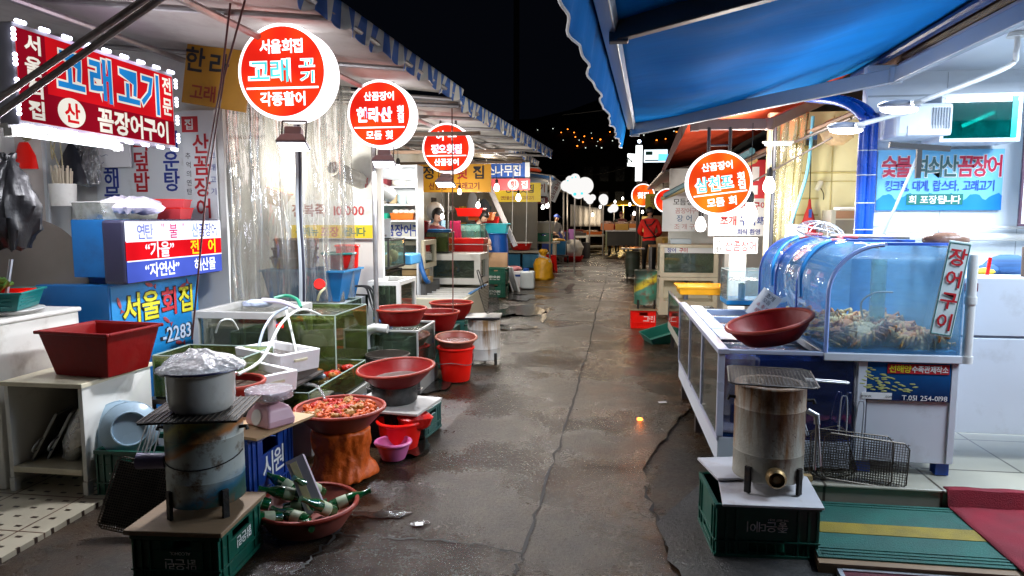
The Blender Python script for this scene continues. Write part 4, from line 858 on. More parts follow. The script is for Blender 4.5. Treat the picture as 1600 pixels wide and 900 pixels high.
b = MB(); b.tube([(math.cos(2 * PI * k / 48) * .234, math.sin(2 * PI * k / 48) * .234, .195) for k in range(49)], .006, 6); b.o('rim', M('blue_enamel_rim', (.03, .03, .09), .3), t, smooth=True)
b = MB(); b.lathe([(0, .0), (.13, .0), (.225, .012), (.21, .035), (.16, .065), (.10, .085), (.05, .10), (0, .10)], n=32, wob=.085).crumple(.020, 15, 1); b.o('plastic_bag', GL('milky_bag', (.9, .92, .94), .16, .22, haze=.80, hazecol=(.74, .77, .80), bump=.4, bs=(9, 9, 9), grime=7), label='milky crumpled plastic bag filling the top of the enamel pot', cat='plastic bag', loc=(-1.84, 2.84, .903), smooth=True, sub=1).scale = (.84, .80, .9)

# green plate crate, plates, leaning grill
crate('green bottle crate holding pale blue plates beside the white shelf unit', (-2.66, 3.60, .0), R(3), .46, .34, .28, green_pl, [('가', -.12, .12, .07)])
for i, (x, y, a, lb) in enumerate(((-2.73, 3.64, -.55, 'pale plate at the back of the row standing in the green crate'), (-2.66, 3.60, -.62, 'pale plate second from the back standing in the green crate'), (-2.60, 3.555, -.70, 'pale blue plate behind the front one in the green crate'), (-2.56, 3.51, -.80, 'pale blue plate at the front of the green crate, its foot ring showing'))):
    t = thing('dinner_plate', lb, 'plate', P(158 + 15 * i, 664 + 2 * i, 3.66 - .045 * i), 0, 'plates standing in the green crate'); t.rotation_euler = (R(74) , .0, R(28 + 3 * i))
    b = MB(); b.lathe([(0, .02), (.09, .02), (.092, .030), (.098, .030), (.10, .02), (.155, -.008), (.158, -.012), (.154, -.014), (.10, .012), (0, .012)], n=40); b.o('dish', plate_blue, t, smooth=True)
    b = MB(); b.tube([(math.cos(2 * PI * k / 40) * .156, math.sin(2 * PI * k / 40) * .156, -.011) for k in range(41)], .004, 6); b.o('rim', plate_blue, t, smooth=True)
grillnet('large blackened wire grill leaning between the green crate and the drum stove', tuple(P(200, 834, 3.02)), (R(-20), R(10), R(4)), .34, .36, .013, 3, wire, r=.003)
b = MB(); b.bb(-.16, .16, .004, .009, .02, .34); b.o('soot_sheet', black_iron, bpy.data.objects['wire_grill'])
# blue crate + scale
crate('blue bottle crate standing on end beside the drum stove under the pink scale', (-1.965, 3.42, 0), PI / 2 , .50, .30, .47, M('deep_blue_plastic', (.008, .045, .24), .32, var=.15), [('시원', .02, .26, .13)])
b = MB(); b.box((0, 0, 0), (.34, .46, .014)); b.o('scale_board', card, label='thin brown board under the pink kitchen scale', cat='board', loc=(-1.86, 3.42, .478), rot=(0, 0, R(-14)))
t = thing('kitchen_scale', 'pink kitchen scale with round pan on the blue crate', 'scale', (-1.80, 3.40, .486), R(-28))
b = MB(); b.ring([[(x * q * .105, y * q * .085, z) for x, y in ((-1, -1), (1, -1), (1, 1), (-1, 1))] for q, z in ((.95, 0), (1, .012), (1, .04), (.82, .10), (.5, .118))]); b.o('housing', pink_pl, t, bevel=.014, seg=3)
mt = Matrix.Rotation(PI / 2, 4, 'X') @ Matrix.Rotation(R(-18), 4, 'X'); b = MB(); b.lathe([(0, 0), (.042, 0), (.042, .004), (0, .004)], c=(0, -.0835, .055), n=24, mt=Matrix.Rotation(PI / 2 - .22, 4, 'X')); b.o('dial', M('dial_white', (.7, .7, .7), .3), t)
b = MB(); b.lathe([(0, .115), (.05, .115), (.055, .135), (.10, .15), (.118, .165), (.12, .19), (.115, .192), (.10, .16), (0, .155)], n=32); b.o('pan', pink_pl, t, smooth=True)
b = MB(); b.lathe([(.06, .13), (.122, .15), (.126, .195), (.07, .202), (0, .2)], n=32, wob=.03); b.o('wrap', bag_film, t, smooth=True)
# soju basin
t = basin('brown basin full of empty green bottles in front of the orange bag', (-1.53, 3.24, .004), .255, .19, .12, M('brick_red_rubber', (.26, .06, .04), .5, var=.2), None)
label_m = M('bottle_label', (.36, .42, .28), .5, var=.2, vs=40); cap_m = M('bottle_cap', (.04, .25, .10), .3, .6)
def bottle(lb, loc, rot):
    t = thing('liquor_bottle', lb, 'bottle', loc, 0, 'empty bottles in the basin'); t.rotation_euler = rot
    b = MB(); b.lathe([(0, 0), (.030, 0), (.033, .006), (.033, .12), (.030, .137), (.016, .17), (.0135, .19), (.0135, .212), (.016, .213), (.016, .222), (0, .222)], n=20); b.o('glass', bottle_g, t, smooth=True)
    b = MB(); b.lathe([(.0335, .04), (.0340, .041), (.0340, .092), (.0335, .093)], n=20); b.o('paper_label', label_m, t, smooth=True)
bl = ((-1.60, 3.10, .10, 1.35, 0, -.9, 'front'), (-1.70, 3.17, .13, 1.2, 0, -1.25, 'left'), (-1.46, 3.10, .09, 1.4, 0, -1.75, ''), (-1.37, 3.20, .10, .95, 0, -.6, ''), (-1.58, 3.28, .14, 1.25, 0, -1.1, ''), (-1.50, 3.36, .13, .9, 0, -.5, ''), (-1.64, 3.37, .12, 1.1, 0, -1.6, ''), (-1.55, 3.19, .075, 1.5, 0, .7, ''), (-1.43, 3.30, .08, 1.3, 0, 2.1, ''), (-1.66, 3.24, .08, 1.45, 0, 1.9, ''))
lbs = ('green bottle lying at the front lip of the basin', 'green bottle with a cream label, at the basin side by the drum stove', 'green bottle lying low at the front, right of the cardboard box', 'green bottle leaning out of the basin towards the alley', 'green bottle on top of the heap behind the cream labelled one', 'green bottle standing behind the cardboard box', 'green bottle at the rear of the basin by the blue crate', 'green bottle at the bottom of the heap pointing away', 'green bottle buried beneath the cardboard box', 'green bottle lying under the heap by the drum stove')
for (x, y, z, rx, ry, rz, _), lb in zip(bl, lbs): bottle(lb, (x, y, z), (rx, ry, rz))
t = thing('carton', 'long narrow open carton standing among the green bottles', 'box', (-1.47, 3.22, .09)); t.rotation_euler = (R(-28), R(-24), R(22))
b = MB(); b.bb(-.045, .045, -.022, -.018, 0, .30); b.bb(-.045, .045, .018, .022, 0, .30); b.bb(-.048, -.0455, -.022, .022, 0, .30); b.bb(.0455, .048, -.022, .022, 0, .30); b.bb(-.045, .045, -.0178, .0178, 0, .004); b.o('sleeve', M('grey_violet_card', (.28, .25, .30), .6), t)
b = MB(); b.bb(-.03, .005, -.0255, -.0225, .02, .28); b.o('pale_strip', M('straw_card', (.58, .48, .28), .6), t)

# orange bag stool and bowl of sea squirts
b = MB(); b.lathe([(0, 0), (.20, .0), (.205, .02), (.165, .09), (.155, .18), (.175, .26), (.18, .315), (0, .315)], n=40, wob=.05).crumple(.028, 12, 1); b.o('wrapped_stool', M('orange_bag_film', (.62, .10, .010), .45, var=.4, vs=9, bump=.9, bs=16, spec=.3, dirt=((.28, .07, .01), .3, 6)), label='stool wrapped in a crumpled orange plastic bag under the sea squirt bowl', cat='stool', loc=(-1.62, 3.93, .003), smooth=True, sub=1)
basin('wide brown bowl of orange sea squirts on the orange wrapped stool', (-1.62, 3.93, .32), .27, .18, .115, M('terracotta_rubber', (.26, .05, .03), .35, var=.2), rim_red, bloodw, .80)
sq = [M('sea_squirt_red', (.40, .014, .003), .42, spec=.25, var=.6, vs=26, bump=.4, bs=50), M('sea_squirt_orange', (.50, .075, .004), .42, spec=.25, var=.5, vs=26, bump=.4, bs=50), M('sea_squirt_tan', (.30, .12, .015), .42, spec=.25, var=.4, vs=26, bump=.6, bs=50)]
sqm = []
for k in range(6):
    b = MB(); b.ball((0, 0, 0), .034, (1.2, .9, .7), 10, None, .22, k)
    for j in range(5): a = j * 1.3 + k; b.ball((.028 * math.cos(a), .022 * math.sin(a), .012), .011, (1, 1, 1), 6, None, .1, j)
    bmesh.ops.recalc_face_normals(b.bm, faces=b.bm.faces)
    me = bpy.data.meshes.new('sea_squirt'); b.bm.to_mesh(me); b.bm.free(); me.materials.append(sq[k % 3]); [setattr(p, 'use_smooth', True) for p in me.polygons]; sqm.append(me)
def squirts(n, f, label, group):
    for k in range(n):
        o = bpy.data.objects.new('sea_squirt', sqm[random.randrange(6)]); C.objects.link(o); o.location = f(k); o.rotation_euler = (random.uniform(-.5, .5), random.uniform(-.5, .5), random.uniform(0, 6)); s_ = random.uniform(.75, 1.3); o.scale = (s_, s_, s_); tag(o, label, 'sea squirt', group)
def inbowl(k): a = k * 2.39996; r_ = .215 * math.sqrt((k + .5) / 42); return (-1.62 + r_ * math.cos(a), 3.93 + r_ * math.sin(a), .416 + random.uniform(-.008, .012))
squirts(42, inbowl, 'knobbly orange or red sea squirt floating in the brown bowl', 'sea squirts in the brown bowl')
basin('small pink bowl on the ground tucked beside the orange bag', (-1.40, 4.28, .0), .115, .08, .11, hot_pink, hot_pink)
# ================================================================== LEFT : TANKS AND BOWLS BEYOND THE STOVE
grey_al = M('white_grey_frame', (.55, .55, .53), .4, .3, var=.12, dirt=((.25, .22, .17), .2, 8))
tank('glass tank with pale metal frame in front of the vinyl curtain', -3.06, -2.46, 4.72, 5.35, .30, .90, glass_dk, grey_al, .05, .93)
tank('low grimy glass tank behind the enamel pot', -2.95, -2.32, 4.05, 4.45, .42, .70, glass_g, None, fill=.8)
b = MB(); b.bb(-3.0, -2.28, 4.02, 4.48, .38, .41)
for x in (-2.97, -2.31):
    for y in (4.05, 4.45): b.bb(x - .015, x + .015, y - .015, y + .015, 0, .379)
b.o('tank_stand', dark_metal, label='dark metal stand under the low grimy tank', cat='stand')
tank('tall green tinted glass tank with striped fish, middle of the left row', -2.56, -2.05, 4.92, 5.60, .33, .86, glass_g, None, fill=.93)
b = MB(); b.bb(-2.60, -2.02, 4.9, 5.64, .29, .316)
for x in (-2.58, -2.04):
    for y in (4.93, 5.62): b.bb(x - .02, x + .02, y - .02, y + .02, 0, .289)
b.o('tank_stand', alu, label='metal stand under the tall green glass tank', cat='stand')
fs_body = M('dark_fish', (.045, .05, .03), .4, var=.4, vs=14); fs_str = M('pale_fish_stripe', (.20, .21, .08), .4)
def fish(label, p, rz, s=.12, stripes=True, rx=0):
    t = thing('fish', label, 'fish', p, rz, 'live fish in the tall green tank', rx=rx)
    b = MB(); b.ball((0, 0, 0), s, (1, .28, .62), 20); b.prismx([(s * .85, 0), (s * 1.3, s * .35), (s * 1.2, 0), (s * 1.3, -s * .35)], -.006, .006); b.prismx([(-s * .5, s * .45), (s * .1, s * .85), (s * .7, s * .62), (s * .75, s * .3)], -.005, .005); b.prismx([(-s * .3, -s * .5), (s * .3, -s * .8), (s * .7, -s * .3)], -.005, .005)
    bmesh.ops.bisect_plane; b.o('body', fs_body, t, smooth=True)
    if stripes:
        b = MB()
        for k in range(6):
            x0 = -s * .62 + s * .25 * k; hh = s * .62 * math.sqrt(max(.05, 1 - (x0 / s) ** 2)) * .98; yy = lambda x, z: s * .28 * math.sqrt(max(.01, 1 - (x / s) ** 2 - (z / (s * .62)) ** 2)) + .0025
            for sd in (-1, 1):
                q = [(x0, z_ * hh) for z_ in (-.9, -.5, 0, .5, .9)]
                for (xa, za), (xb_, zb_) in zip(q, q[1:]): b.poly([(xa, sd * yy(xa, za), za), (xa + s * .09, sd * yy(xa + s * .09, za), za), (xb_ + s * .09, sd * yy(xb_ + s * .09, zb_), zb_), (xb_, sd * yy(xb_, zb_), zb_)])
        b.o('stripes', fs_str, t)
for a in (('large striped fish swimming upright behind the glass side pane', (-2.13, 5.22, .70), R(80), .12), ('striped fish low behind the glass side pane', (-2.12, 5.25, .46), R(65), .11), ('dark fish in the front of the green tank, near the water surface', (-2.32, 5.05, .60), R(20), .14, False), ('dark fish low in the front of the green tank', (-2.22, 5.03, .42), R(-35), .13, False), ('dark fish at the far back of the green tank', (-2.40, 5.42, .55), R(140), .12)): fish(*a)
# shallow tray
tank('long shallow glass tray of seafood sloping towards the alley', -2.32, -1.93, 4.16, 5.22, .29, .455, glass_g, None, fill=.72, name='seafood_tray', cat='tray')
b = MB(); b.bb(-2.36, -1.90, 4.14, 5.24, .25, .277); b.bb(-2.34, -1.92, 4.16, 5.22, .02, .249); b.o('tray_stand', M('grey_stand', (.22, .22, .20), .5, dirt=((.08, .07, .05), .4, 5)), label='boxy grey stand under the long seafood tray', cat='stand', bevel=.004)
def intray(k): return (random.uniform(-2.28, -1.97), random.uniform(4.72, 5.18), .40 + random.uniform(-.04, .03))
squirts(34, intray, 'bright orange sea squirt heaped at the far end of the shallow tray', 'sea squirts in the shallow tray')
clam_m = M('brown_shell', (.20, .13, .06), .4, var=.4, vs=30, bump=.4, bs=40); clam_g = M('grey_green_shell', (.16, .18, .08), .4, var=.4, vs=30, bump=.4)
for k in range(16):
    b = MB(); b.ball((0, 0, 0), random.uniform(.035, .055), (1.2, .9, .5), 10, None, .12, k); b.o('shellfish', [clam_m, clam_g][k % 2], label='brown or grey shellfish lying in the near half of the tray', cat='shellfish', group='shellfish in the shallow tray', smooth=True, loc=(random.uniform(-2.27, -1.98), random.uniform(4.22, 4.72), .335 + .02 * (k % 3)), rot=(random.uniform(-.4, .4), random.uniform(-.4, .4), k))
b = MB(); b.ball((0, 0, 0), .11, (1.9, .5, .38), 16); b.prismx([(.19, 0), (.28, .05), (.27, -.05)], -.008, .008); b.o('fish', M('silver_fish', (.25, .30, .33), .25, .3, var=.3), label='long silver blue fish lying across the shallow tray', cat='fish', loc=(-2.20, 4.66, .44), rot=(0, .1, R(165)), smooth=True)
# foam boxes
def foambox(label, loc, rz, L, W, Hh, fillm):
    t = thing('foam_box', label, 'foam box', loc, rz, 'foam boxes of fish'); b = MB(); taper(b, L / 2, W / 2, 0, Hh, .95, .03); b.o('box', foam, t, bevel=.006); b = MB(); b.bb(-L / 2 + .035, L / 2 - .035, -W / 2 + .035, W / 2 - .035, Hh * .45, Hh * .62); b.o('contents', fillm, t)
    b = MB(); b.bb(L / 2 - .004, L / 2 + .006, -.05, .05, Hh * .55, Hh * .66); b.o('tape', M('tape_cream', (.6, .55, .38), .4), t); return t
fm = M('small_fish_pile', (.16, .14, .12), .25, var=.9, vs=22, bump=1, bs=40, stretch=(1, 3, 1))
foambox('white foam box of small fish, further from the pot', (-2.28, 4.44, .555), R(-28), .52, .33, .14, fm)
foambox('white foam box of dark fish, nearest the enamel pot', (-2.22, 4.05, .500), R(-30), .44, .30, .13, murky)
b = MB(); b.bb(-2.55, -2.02, 4.0, 4.62, .485, .499)
for x, y in ((-2.5, 4.03), (-2.06, 4.03), (-2.5, 4.58)): b.bb(x - .015, x + .015, y - .015, y + .015, .0, .484)
b.bb(-2.46, -2.06, 4.28, 4.6, .4995, .553); b.o('box_stand', dark_metal, label='low dark rack holding the two white foam boxes', cat='rack')
basin('dark red basin of grey fish water wedged behind the enamel pot', (-2.17, 3.62, .50), .20, .15, .15, dkred_pl, rim_red, murky, .8)
b = MB(); b.bb(-2.36, -2.0, 3.5, 3.78, 0, .49); b.o('stand_box', M('black_stand', (.02, .02, .02), .6), label='black stand under the dark red basin behind the pot', cat='stand', bevel=.005)
# hoses
def hose(label, pts, r, m, name='water_hose', cat='hose'): b = MB(); b.tube(pts, r, 8, smooth=8); return b.o(name, m, label=label, cat=cat, smooth=True)
hose('milky hose arching from the pot side over to the tall green tank', [P(372, 585, 3.7), P(410, 560, 4.0), P(440, 505, 4.4), P(470, 484, 4.7), P(500, 492, 4.95), P(508, 500, 5.05)], .010, hose_clear)
hose('second milky hose rising beside the foam boxes', [P(402, 550, 4.5), P(412, 515, 4.6), P(428, 492, 4.7), P(450, 480, 4.75)], .010, M('bluish_hose', (.4, .46, .55), .3))
hose('straight milky hose dropping into the seafood tray', [P(447, 484, 4.75), P(456, 520, 4.6), P(466, 565, 4.45), P(474, 600, 4.38)], .009, hose_clear)
hose('spout of clear water curving from tray into the sea squirt bowl', [P(476, 601, 4.38), P(494, 603, 4.25), P(507, 622, 4.1), P(512, 652, 3.95)], .010, GL('falling_water', (.9, .95, .95), .5, .05, haze=.5, hazecol=(.7, .7, .7), bump=1, bs=(20, 20, 8)), name='water_jet', cat='water jet')
hose('thin pale loop of hose inside the low grimy tank', [P(337, 520, 4.2), P(345, 502, 4.2), P(362, 500, 4.25), P(372, 515, 4.3)], .006, hose_clear)
b = MB(); b.tube([P(410, 470, 4.78), P(440, 472, 4.78), P(468, 483, 4.78)], .022, 10, r1=.014, smooth=4); b.o('nozzle', M('lilac_pipe', (.55, .52, .62), .35), label='pale lilac pipe nozzle poking over the framed tank', cat='pipe', smooth=True)
hose('green hose bending over the lilac nozzle', [P(428, 466, 4.85), P(448, 462, 4.9), P(464, 468, 4.85), P(470, 480, 4.8)], .013, M('green_hose', (.01, .25, .14), .4))
b = MB(); b.ball((0, 0, 0), .075, (1.6, .9, .4), 14, None, .12, 3); b.o('plastic_bag', M('blue_print_bag', (.52, .60, .75), .3, var=.3, vs=18, bump=1, bs=16), label='small blue printed plastic bag on the framed tank corner', cat='plastic bag', smooth=True, loc=P(402, 474, 4.8))
for k, (u, v, c, lb) in enumerate(((432, 510, brt_red, 'red valve'), (423, 508, blue_pl, 'blue valve'))):
    b = MB(); b.lathe([(0, -.04), (.016, -.04), (.016, .03), (.024, .03), (.024, .045), (0, .045)], n=12); b.o('pipe_valve', c, label=lb + ' on the pipe beside the foam boxes', cat='valve', loc=P(u, v, 4.75), rot=(.3, 1.3, .4), smooth=True)
# black framed tanks, pumps, clams
blk = M('black_tank_frame', (.012, .012, .012), .4)
tank('black framed tank of round clams on the second stall table', -3.02, -2.42, 7.35, 7.95, 1.03, 1.36, glass, blk, .022, .0)
for i, (x, y) in enumerate(((-2.93, 7.43), (-2.80, 7.42), (-2.70, 7.45), (-2.58, 7.42), (-2.88, 7.5), (-2.66, 7.55), (-2.52, 7.6), (-2.50, 7.75))):
    b = MB(); b.ball((0, 0, 0), .075, (1, .45, .95), 14); b.o('clam', M('clam_shell', (.40, .25, .13), .4, var=.35, vs=25) if i == 0 else bpy.data.materials['clam_shell'], label='round brown clam resting against the glass of the black framed tank', cat='clam', group='clams in the black framed tank', smooth=True, loc=(x, y, 1.105 + .05 * (i % 2)), rot=(.25, .2 * i, .5 * i))
b = MB(); b.bb(-3.0, -2.62, 7.55, 7.9, 1.372, 1.40); b.bb(-2.85, -2.7, 7.6, 7.75, 1.401, 1.43); b.o('tank_cover', black_pl, label='black cover with a pump on the clam tank', cat='tank cover')
tank('black tank full of dark weed under the clam tank', -3.02, -2.46, 7.35, 7.95, .62, 1.0, glass_dk, blk, .02, .9)
b = MB()
for k in range(26): x, y = random.uniform(-2.98, -2.5), random.uniform(7.4, 7.9); b.tube([(x, y, .64), (x + random.uniform(-.05, .05), y, .75), (x + random.uniform(-.1, .1), y + .03, .9)], .012, 5, r1=.004)
b.o('water_weed', M('dark_weed', (.05, .06, .012), .6, var=.5), label='dark weed growing in the lower black tank', cat='weed', kind='stuff')
b = MB(); b.bb(-3.05, -2.40, 7.33, 7.97, .0, .60); b.o('tank_counter', white_paint, label='white counter under the stacked black tanks', cat='counter', bevel=.005)
tank('white framed tall tank beside the stacked black tanks, hoses in front', -2.42, -2.12, 6.75, 7.3, .35, .95, glass_dk, white_paint, .045, .9)
b = MB(); b.bb(-2.45, -2.08, 6.72, 7.32, 0, .325); b.o('tank_plinth', white_paint, label='white plinth under the white framed tall tank', cat='plinth', bevel=.004)
tank('murky low tank with a rough lid behind the tall green tank', -2.95, -2.45, 5.9, 6.55, .42, .80, glass_dk, None, fill=.85)
b = MB(); b.bb(-3.0, -2.42, 5.87, 6.58, 0, .40); b.o('tank_plinth', M('dark_plinth', (.05, .05, .05), .6), label='dark plinth under the murky low tank', cat='plinth')
for k in range(3): hose(('inner', 'middle', 'outer')[k] + ' black cable curving over the murky tank to the floor', [P(555 + 3 * k, 447, 6.6), P(572 + 4 * k, 450, 6.6), P(580 + 5 * k, 475, 6.6), P(592 + 5 * k, 500, 6.5), P(605 + 7 * k, 520, 6.4)], .011, rubber_hose, 'cable', 'cable')
hose('tangle of blue and dark lines trailing behind the steel post', [P(585, 497, 6.5), P(600, 505, 6.4), P(612, 512, 6.4), P(600, 498, 6.5)], .012, hose_blue)
b = MB(); b.lathe([(0, 0), (.05, 0), (.055, .03), (.05, .06), (0, .06)], n=14); b.o('tap_handle', brt_red, label='red tap wheel by the vinyl curtain bottom', cat='tap', loc=P(500, 446, 6.1), rot=(1.2, 0, .3), smooth=True)
hose('yellowish stub of hose below the red tap wheel', [P(496, 470, 6.0), P(500, 458, 6.0), P(508, 450, 6.05)], .012, M('yellow_hose', (.45, .42, .25), .4))
# tank with red bowl, pvc elbow
tank('square glass tank carrying a red bowl beside the steel post', -2.24, -1.70, 5.95, 6.55, .18, .58, glass_dk, grey_al, .018, .88)
b = MB(); b.bb(-2.27, -1.67, 5.92, 6.58, 0, .155); b.o('tank_plinth', M('grey_plinth', (.2, .2, .19), .6), label='grey plinth under the square tank with the red bowl', cat='plinth')
basin('dark red basin of clear water on top of the square glass tank', (-1.93, 6.2, .595), .24, .175, .15, dkred_pl, rim_red, clearw, .85)
b = MB(); b.tube([P(572, 545, 5.9), P(572, 522, 5.9), P(585, 513, 5.9), P(606, 514, 5.9)], .04, 12, smooth=4); b.o('drain_pipe', pvc, label='fat white drain pipe elbow left of the square tank', cat='pipe', smooth=True)
b = MB(); b.bb(-2.26, -2.14, 5.6, 5.72, 0, .36); b.o('filter_box', M('mint_filter_box', (.45, .52, .48), .5), label='pale mint filter box under the drain pipe', cat='filter box', bevel=.006)
# bowl on pot on grey board
b = MB(); b.box((0, 0, 0), (.58, .46, .018)); b.o('counter_board', M('grey_board', (.42, .40, .37), .5, dirt=((.18, .15, .12), .3, 6)), label='stained grey board carrying the black pot and red bowl', cat='board', loc=(-1.52, 4.66, .262), rot=(0, 0, R(-8)), bevel=.003)
crate('dark crate hidden beneath the grey board', (-1.66, 4.74, 0), R(-8), .40, .34, .252, M('navy_crate', (.006, .015, .04), .4))
crate('small teal crate beneath the alley end of the grey board', (-1.36, 4.86, 0), R(-8), .17, .30, .20, M('dull_teal', (.02, .08, .07), .5))
basin('red bucket wrapped in a red bag under the grey board', (-1.42, 4.50, .0), .155, .12, .19, brt_red, brt_red, None)
b = MB(); b.lathe([(0, .1), (.05, .09), (.10, .12), (.12, .19), (.09, .215), (0, .2)], n=20, wob=.12); b.o('plastic_bag', M('red_bag', (.62, .015, .01), .3, var=.2, bump=1, bs=15), label='red plastic bag spilling over the red bucket', cat='plastic bag', loc=(-1.32, 4.52, .03), smooth=True)
t = thing('cooking_pot', 'black and steel pot under the wide red bowl on the grey board', 'pot', (-1.52, 4.70, .272)); b = MB(); b.lathe([(0, 0), (.15, 0), (.165, .02), (.165, .12), (.17, .125), (.16, .125), (.15, .02), (0, .015)], n=36); b.o('body', M('soot_pot', (.05, .05, .05), .3, .6, var=.4, vs=4, dirt=((.35, .34, .33), .3, 3)), t, smooth=True)
b = MB()
for s in (-1, 1): b.tube([(s * .165, -.04, .09), (s * .20, -.03, .095), (s * .20, .03, .095), (s * .165, .04, .09)], .006, 6)
b.o('handles', metal, t)
basin('wide tilted dark red bowl with pointed lip on the black pot', (-1.50, 4.70, .405), .275, .17, .115, dkred_pl, rim_red, clearw, .32, rot=(R(3), R(-3), 0))
t = grillnet('round blackened grill over a low brazier behind the wide red bowl', (-1.86, 5.58, .42), (R(90), 0, 0), .1, .1, .03, 0)
for c in list(t.children): bpy.data.objects.remove(c)
b = MB(); b.lathe([(0, -.42), (.15, -.42), (.16, -.05), (.19, -.02), (.19, 0), (.17, 0), (.15, -.05), (0, -.06)], n=36); b.o('drum', black_iron, t, smooth=True, rot=(R(-90), 0, 0))
b = MB(); b.tube([(.185 * math.cos(2 * PI * k / 36), .185 * math.sin(2 * PI * k / 36), .012) for k in range(37)], .006, 6)
for k in range(-6, 7): x = k * .026; y = math.sqrt(.034 - x * x); b.tube([(x, -y, .012), (x, y, .012)], .003, 4); b.tube([(-y, x, .016), (y, x, .016)], .003, 4)
b.o('wires', wire, t, rot=(R(-90), 0, 0)); t.rotation_euler = (R(90), 0, 0)
# rear bowls
b = MB(); b.bb(-1.98, -1.62, 7.0, 7.4, 0, .42); b.o('stand_box', M('dark_green_stand', (.004, .045, .03), .5), label='dark green stand under the pair of rear bowls', cat='stand', bevel=.004)
basin('dark red basin of shellfish behind the square tank', (-1.78, 7.0, .425), .23, .17, .18, dkred_pl, rim_red, bloodw, .8)
basin('dark red basin of grey water at the foot of the white trough', (-1.80, 7.75, .43), .25, .18, .18, dkred_pl, rim_red, murky, .85)
b = MB(); b.bb(-2.0, -1.6, 7.55, 7.95, 0, .42); b.o('stand_box', M('teal_stand', (.02, .12, .10), .5), label='teal stand under the rearmost grey water basin', cat='stand', bevel=.004)
# red bucket with tilted bowl
t = basin('bright red bucket on the wet ground with a brown bowl on top', (-1.47, 6.50, .003), .175, .135, .325, brt_red, brt_red, None, rimr=.014, name='red_bucket', cat='bucket')
b = MB(); b.tube([(.178, 0, .29), (.19, -.07, .22), (.16, -.14, .18), (.0, -.178, .20), (-.16, -.14, .18), (-.19, -.07, .22), (-.178, 0, .29)], .004, 5, smooth=4); b.o('handle', metal, t, smooth=True)
basin('brown bowl of meat tilted on top of the bright red bucket', (-1.46, 6.48, .345), .20, .15, .09, M('brown_bowl', (.20, .04, .025), .35, var=.2), M('brown_rim', (.30, .10, .06), .4), bloodw, .5, rot=(R(6), R(2), 0))
# white drum stove further along
t = stove('scuffed white drum stove with an iron plate, beyond the red bucket', (-1.34, 7.35, .0), .18, .44, RUST('scuffed_white_tin', (.52, .51, .48), (.20, .11, .04), .5, .42), R(5), 'pipe', False)
b = MB(); b.bb(-.19, .19, -.19, .19, .505, .53); b.o('iron_plate', black_pl, t, bevel=.006)
grillnet('sooty grill standing upright behind the white drum stove', (-1.26, 7.5, .55), (R(-16), R(-8), R(55)), .24, .3, .016, 2, black_iron, name='wire_grill')
# white trough and eel tanks
t = thing('fish_trough', 'long cream fish trough with divided troughs and blue edge', 'fish trough', (-2.52, 9.9, 0))
L2, W2 = .62, .95
b = MB(); b.ring([[(-L2, -W2, .10), (L2 * .98, -W2, .10), (L2 * .98, W2, .10), (-L2, W2, .10)], [(-L2, -W2, .52), (L2, -W2, .50), (L2, W2, .54), (-L2, W2, .54)], [(-L2 + .05, -W2 + .05, .52), (L2 - .06, -W2 + .05, .50), (L2 - .06, W2, .54), (-L2 + .05, W2, .54)], [(-L2 + .05, -W2 + .05, .40), (L2 - .06, -W2 + .05, .40), (L2 - .06, W2 - .05, .40), (-L2 + .05, W2 - .05, .40)]]); b.o('trough', M('cream_fibreglass', (.58, .55, .42), .4, dirt=((.40, .30, .06), .22, 2)), t, bevel=.012)
b = MB()
for k in range(6): b.bb(-L2 + .06, L2 - .065, -W2 + .15 + k * .27, -W2 + .19 + k * .27, .405, .50)
b.o('dividers', white_paint, t, bevel=.003)
b = MB(); b.bb(-L2 + .055, L2 - .065, -W2 + .055, W2 - .1, .44, .445); b.o('water', clearw, t)
b = MB(); b.box((L2 - .02, .15, .535), (.04, 1.3, .012)); b.o('edge_strip', M('blue_strip', (.02, .22, .55), .4), t)
b = MB(); b.bb(-L2 + .05, L2 - .08, -W2 + .05, W2 - .05, 0, .098); b.o('base', blue_pl, t)
for k, (y, lb) in enumerate(((9.35, 'grey pump pipe end on the near end of the trough'), (9.9, 'grey pump pipe end in the middle of the trough'), (10.4, 'grey pump pipe end at the far end of the trough'))): b = MB(); b.tube([(-3.0, y, .56), (-2.85, y, .56), (-2.72, y, .50)], .035, 10); b.o('pump_pipe', M('navy_pipe', (.03, .05, .12), .4), label=lb, cat='pipe', smooth=True)
def boxtank(label, x0, x1, y0, y1, z0, z1, fm, gm, fr=.07, name='fish_tank', group=None):
    """opaque framed tank with windows on the near and alley side"""
    t = thing(name, label, 'fish tank', ((x0 + x1) / 2, (y0 + y1) / 2, z0), 0, group); L, W, H_ = (x1 - x0) / 2, (y1 - y0) / 2, z1 - z0
    b = MB(); f = fr
    b.bb(-L, L, -W, W, 0, f); b.bb(-L, L, -W, W, H_ - f, H_)
    for x, y in ((-L, -W), (L - f, -W), (-L, W - f), (L - f, W - f)): b.bb(x, x + f, y, y + f, f, H_ - f)
    b.bb(-L + .002, -L + f * .6, -W + f, W - f, f, H_ - f); b.bb(-L + f, L - f, W - f * .6, W - .002, f, H_ - f); b.o('frame', fm, t, bevel=.005)
    b = MB(); b.bb(-L + f, L - f, -W + f * .4, -W + f * .4 + .006, f, H_ - f); b.o('pane', gm, t); b = MB(); b.bb(L - f * .4 - .006, L - f * .4, -W + f, W - f, f, H_ - f); b.o('pane', gm, t)
    return t
t = boxtank('cream eel tank standing on the back of the white trough', -2.84, -1.97, 10.5, 11.25, .55, 1.03, white_paint, GL('greenish_pane', (.72, .80, .72), .14, .03, haze=.22, hazecol=(.22, .27, .22)), .10)
eelm = M('dark_eel', (.05, .045, .04), .25, var=.4, spec=.8)
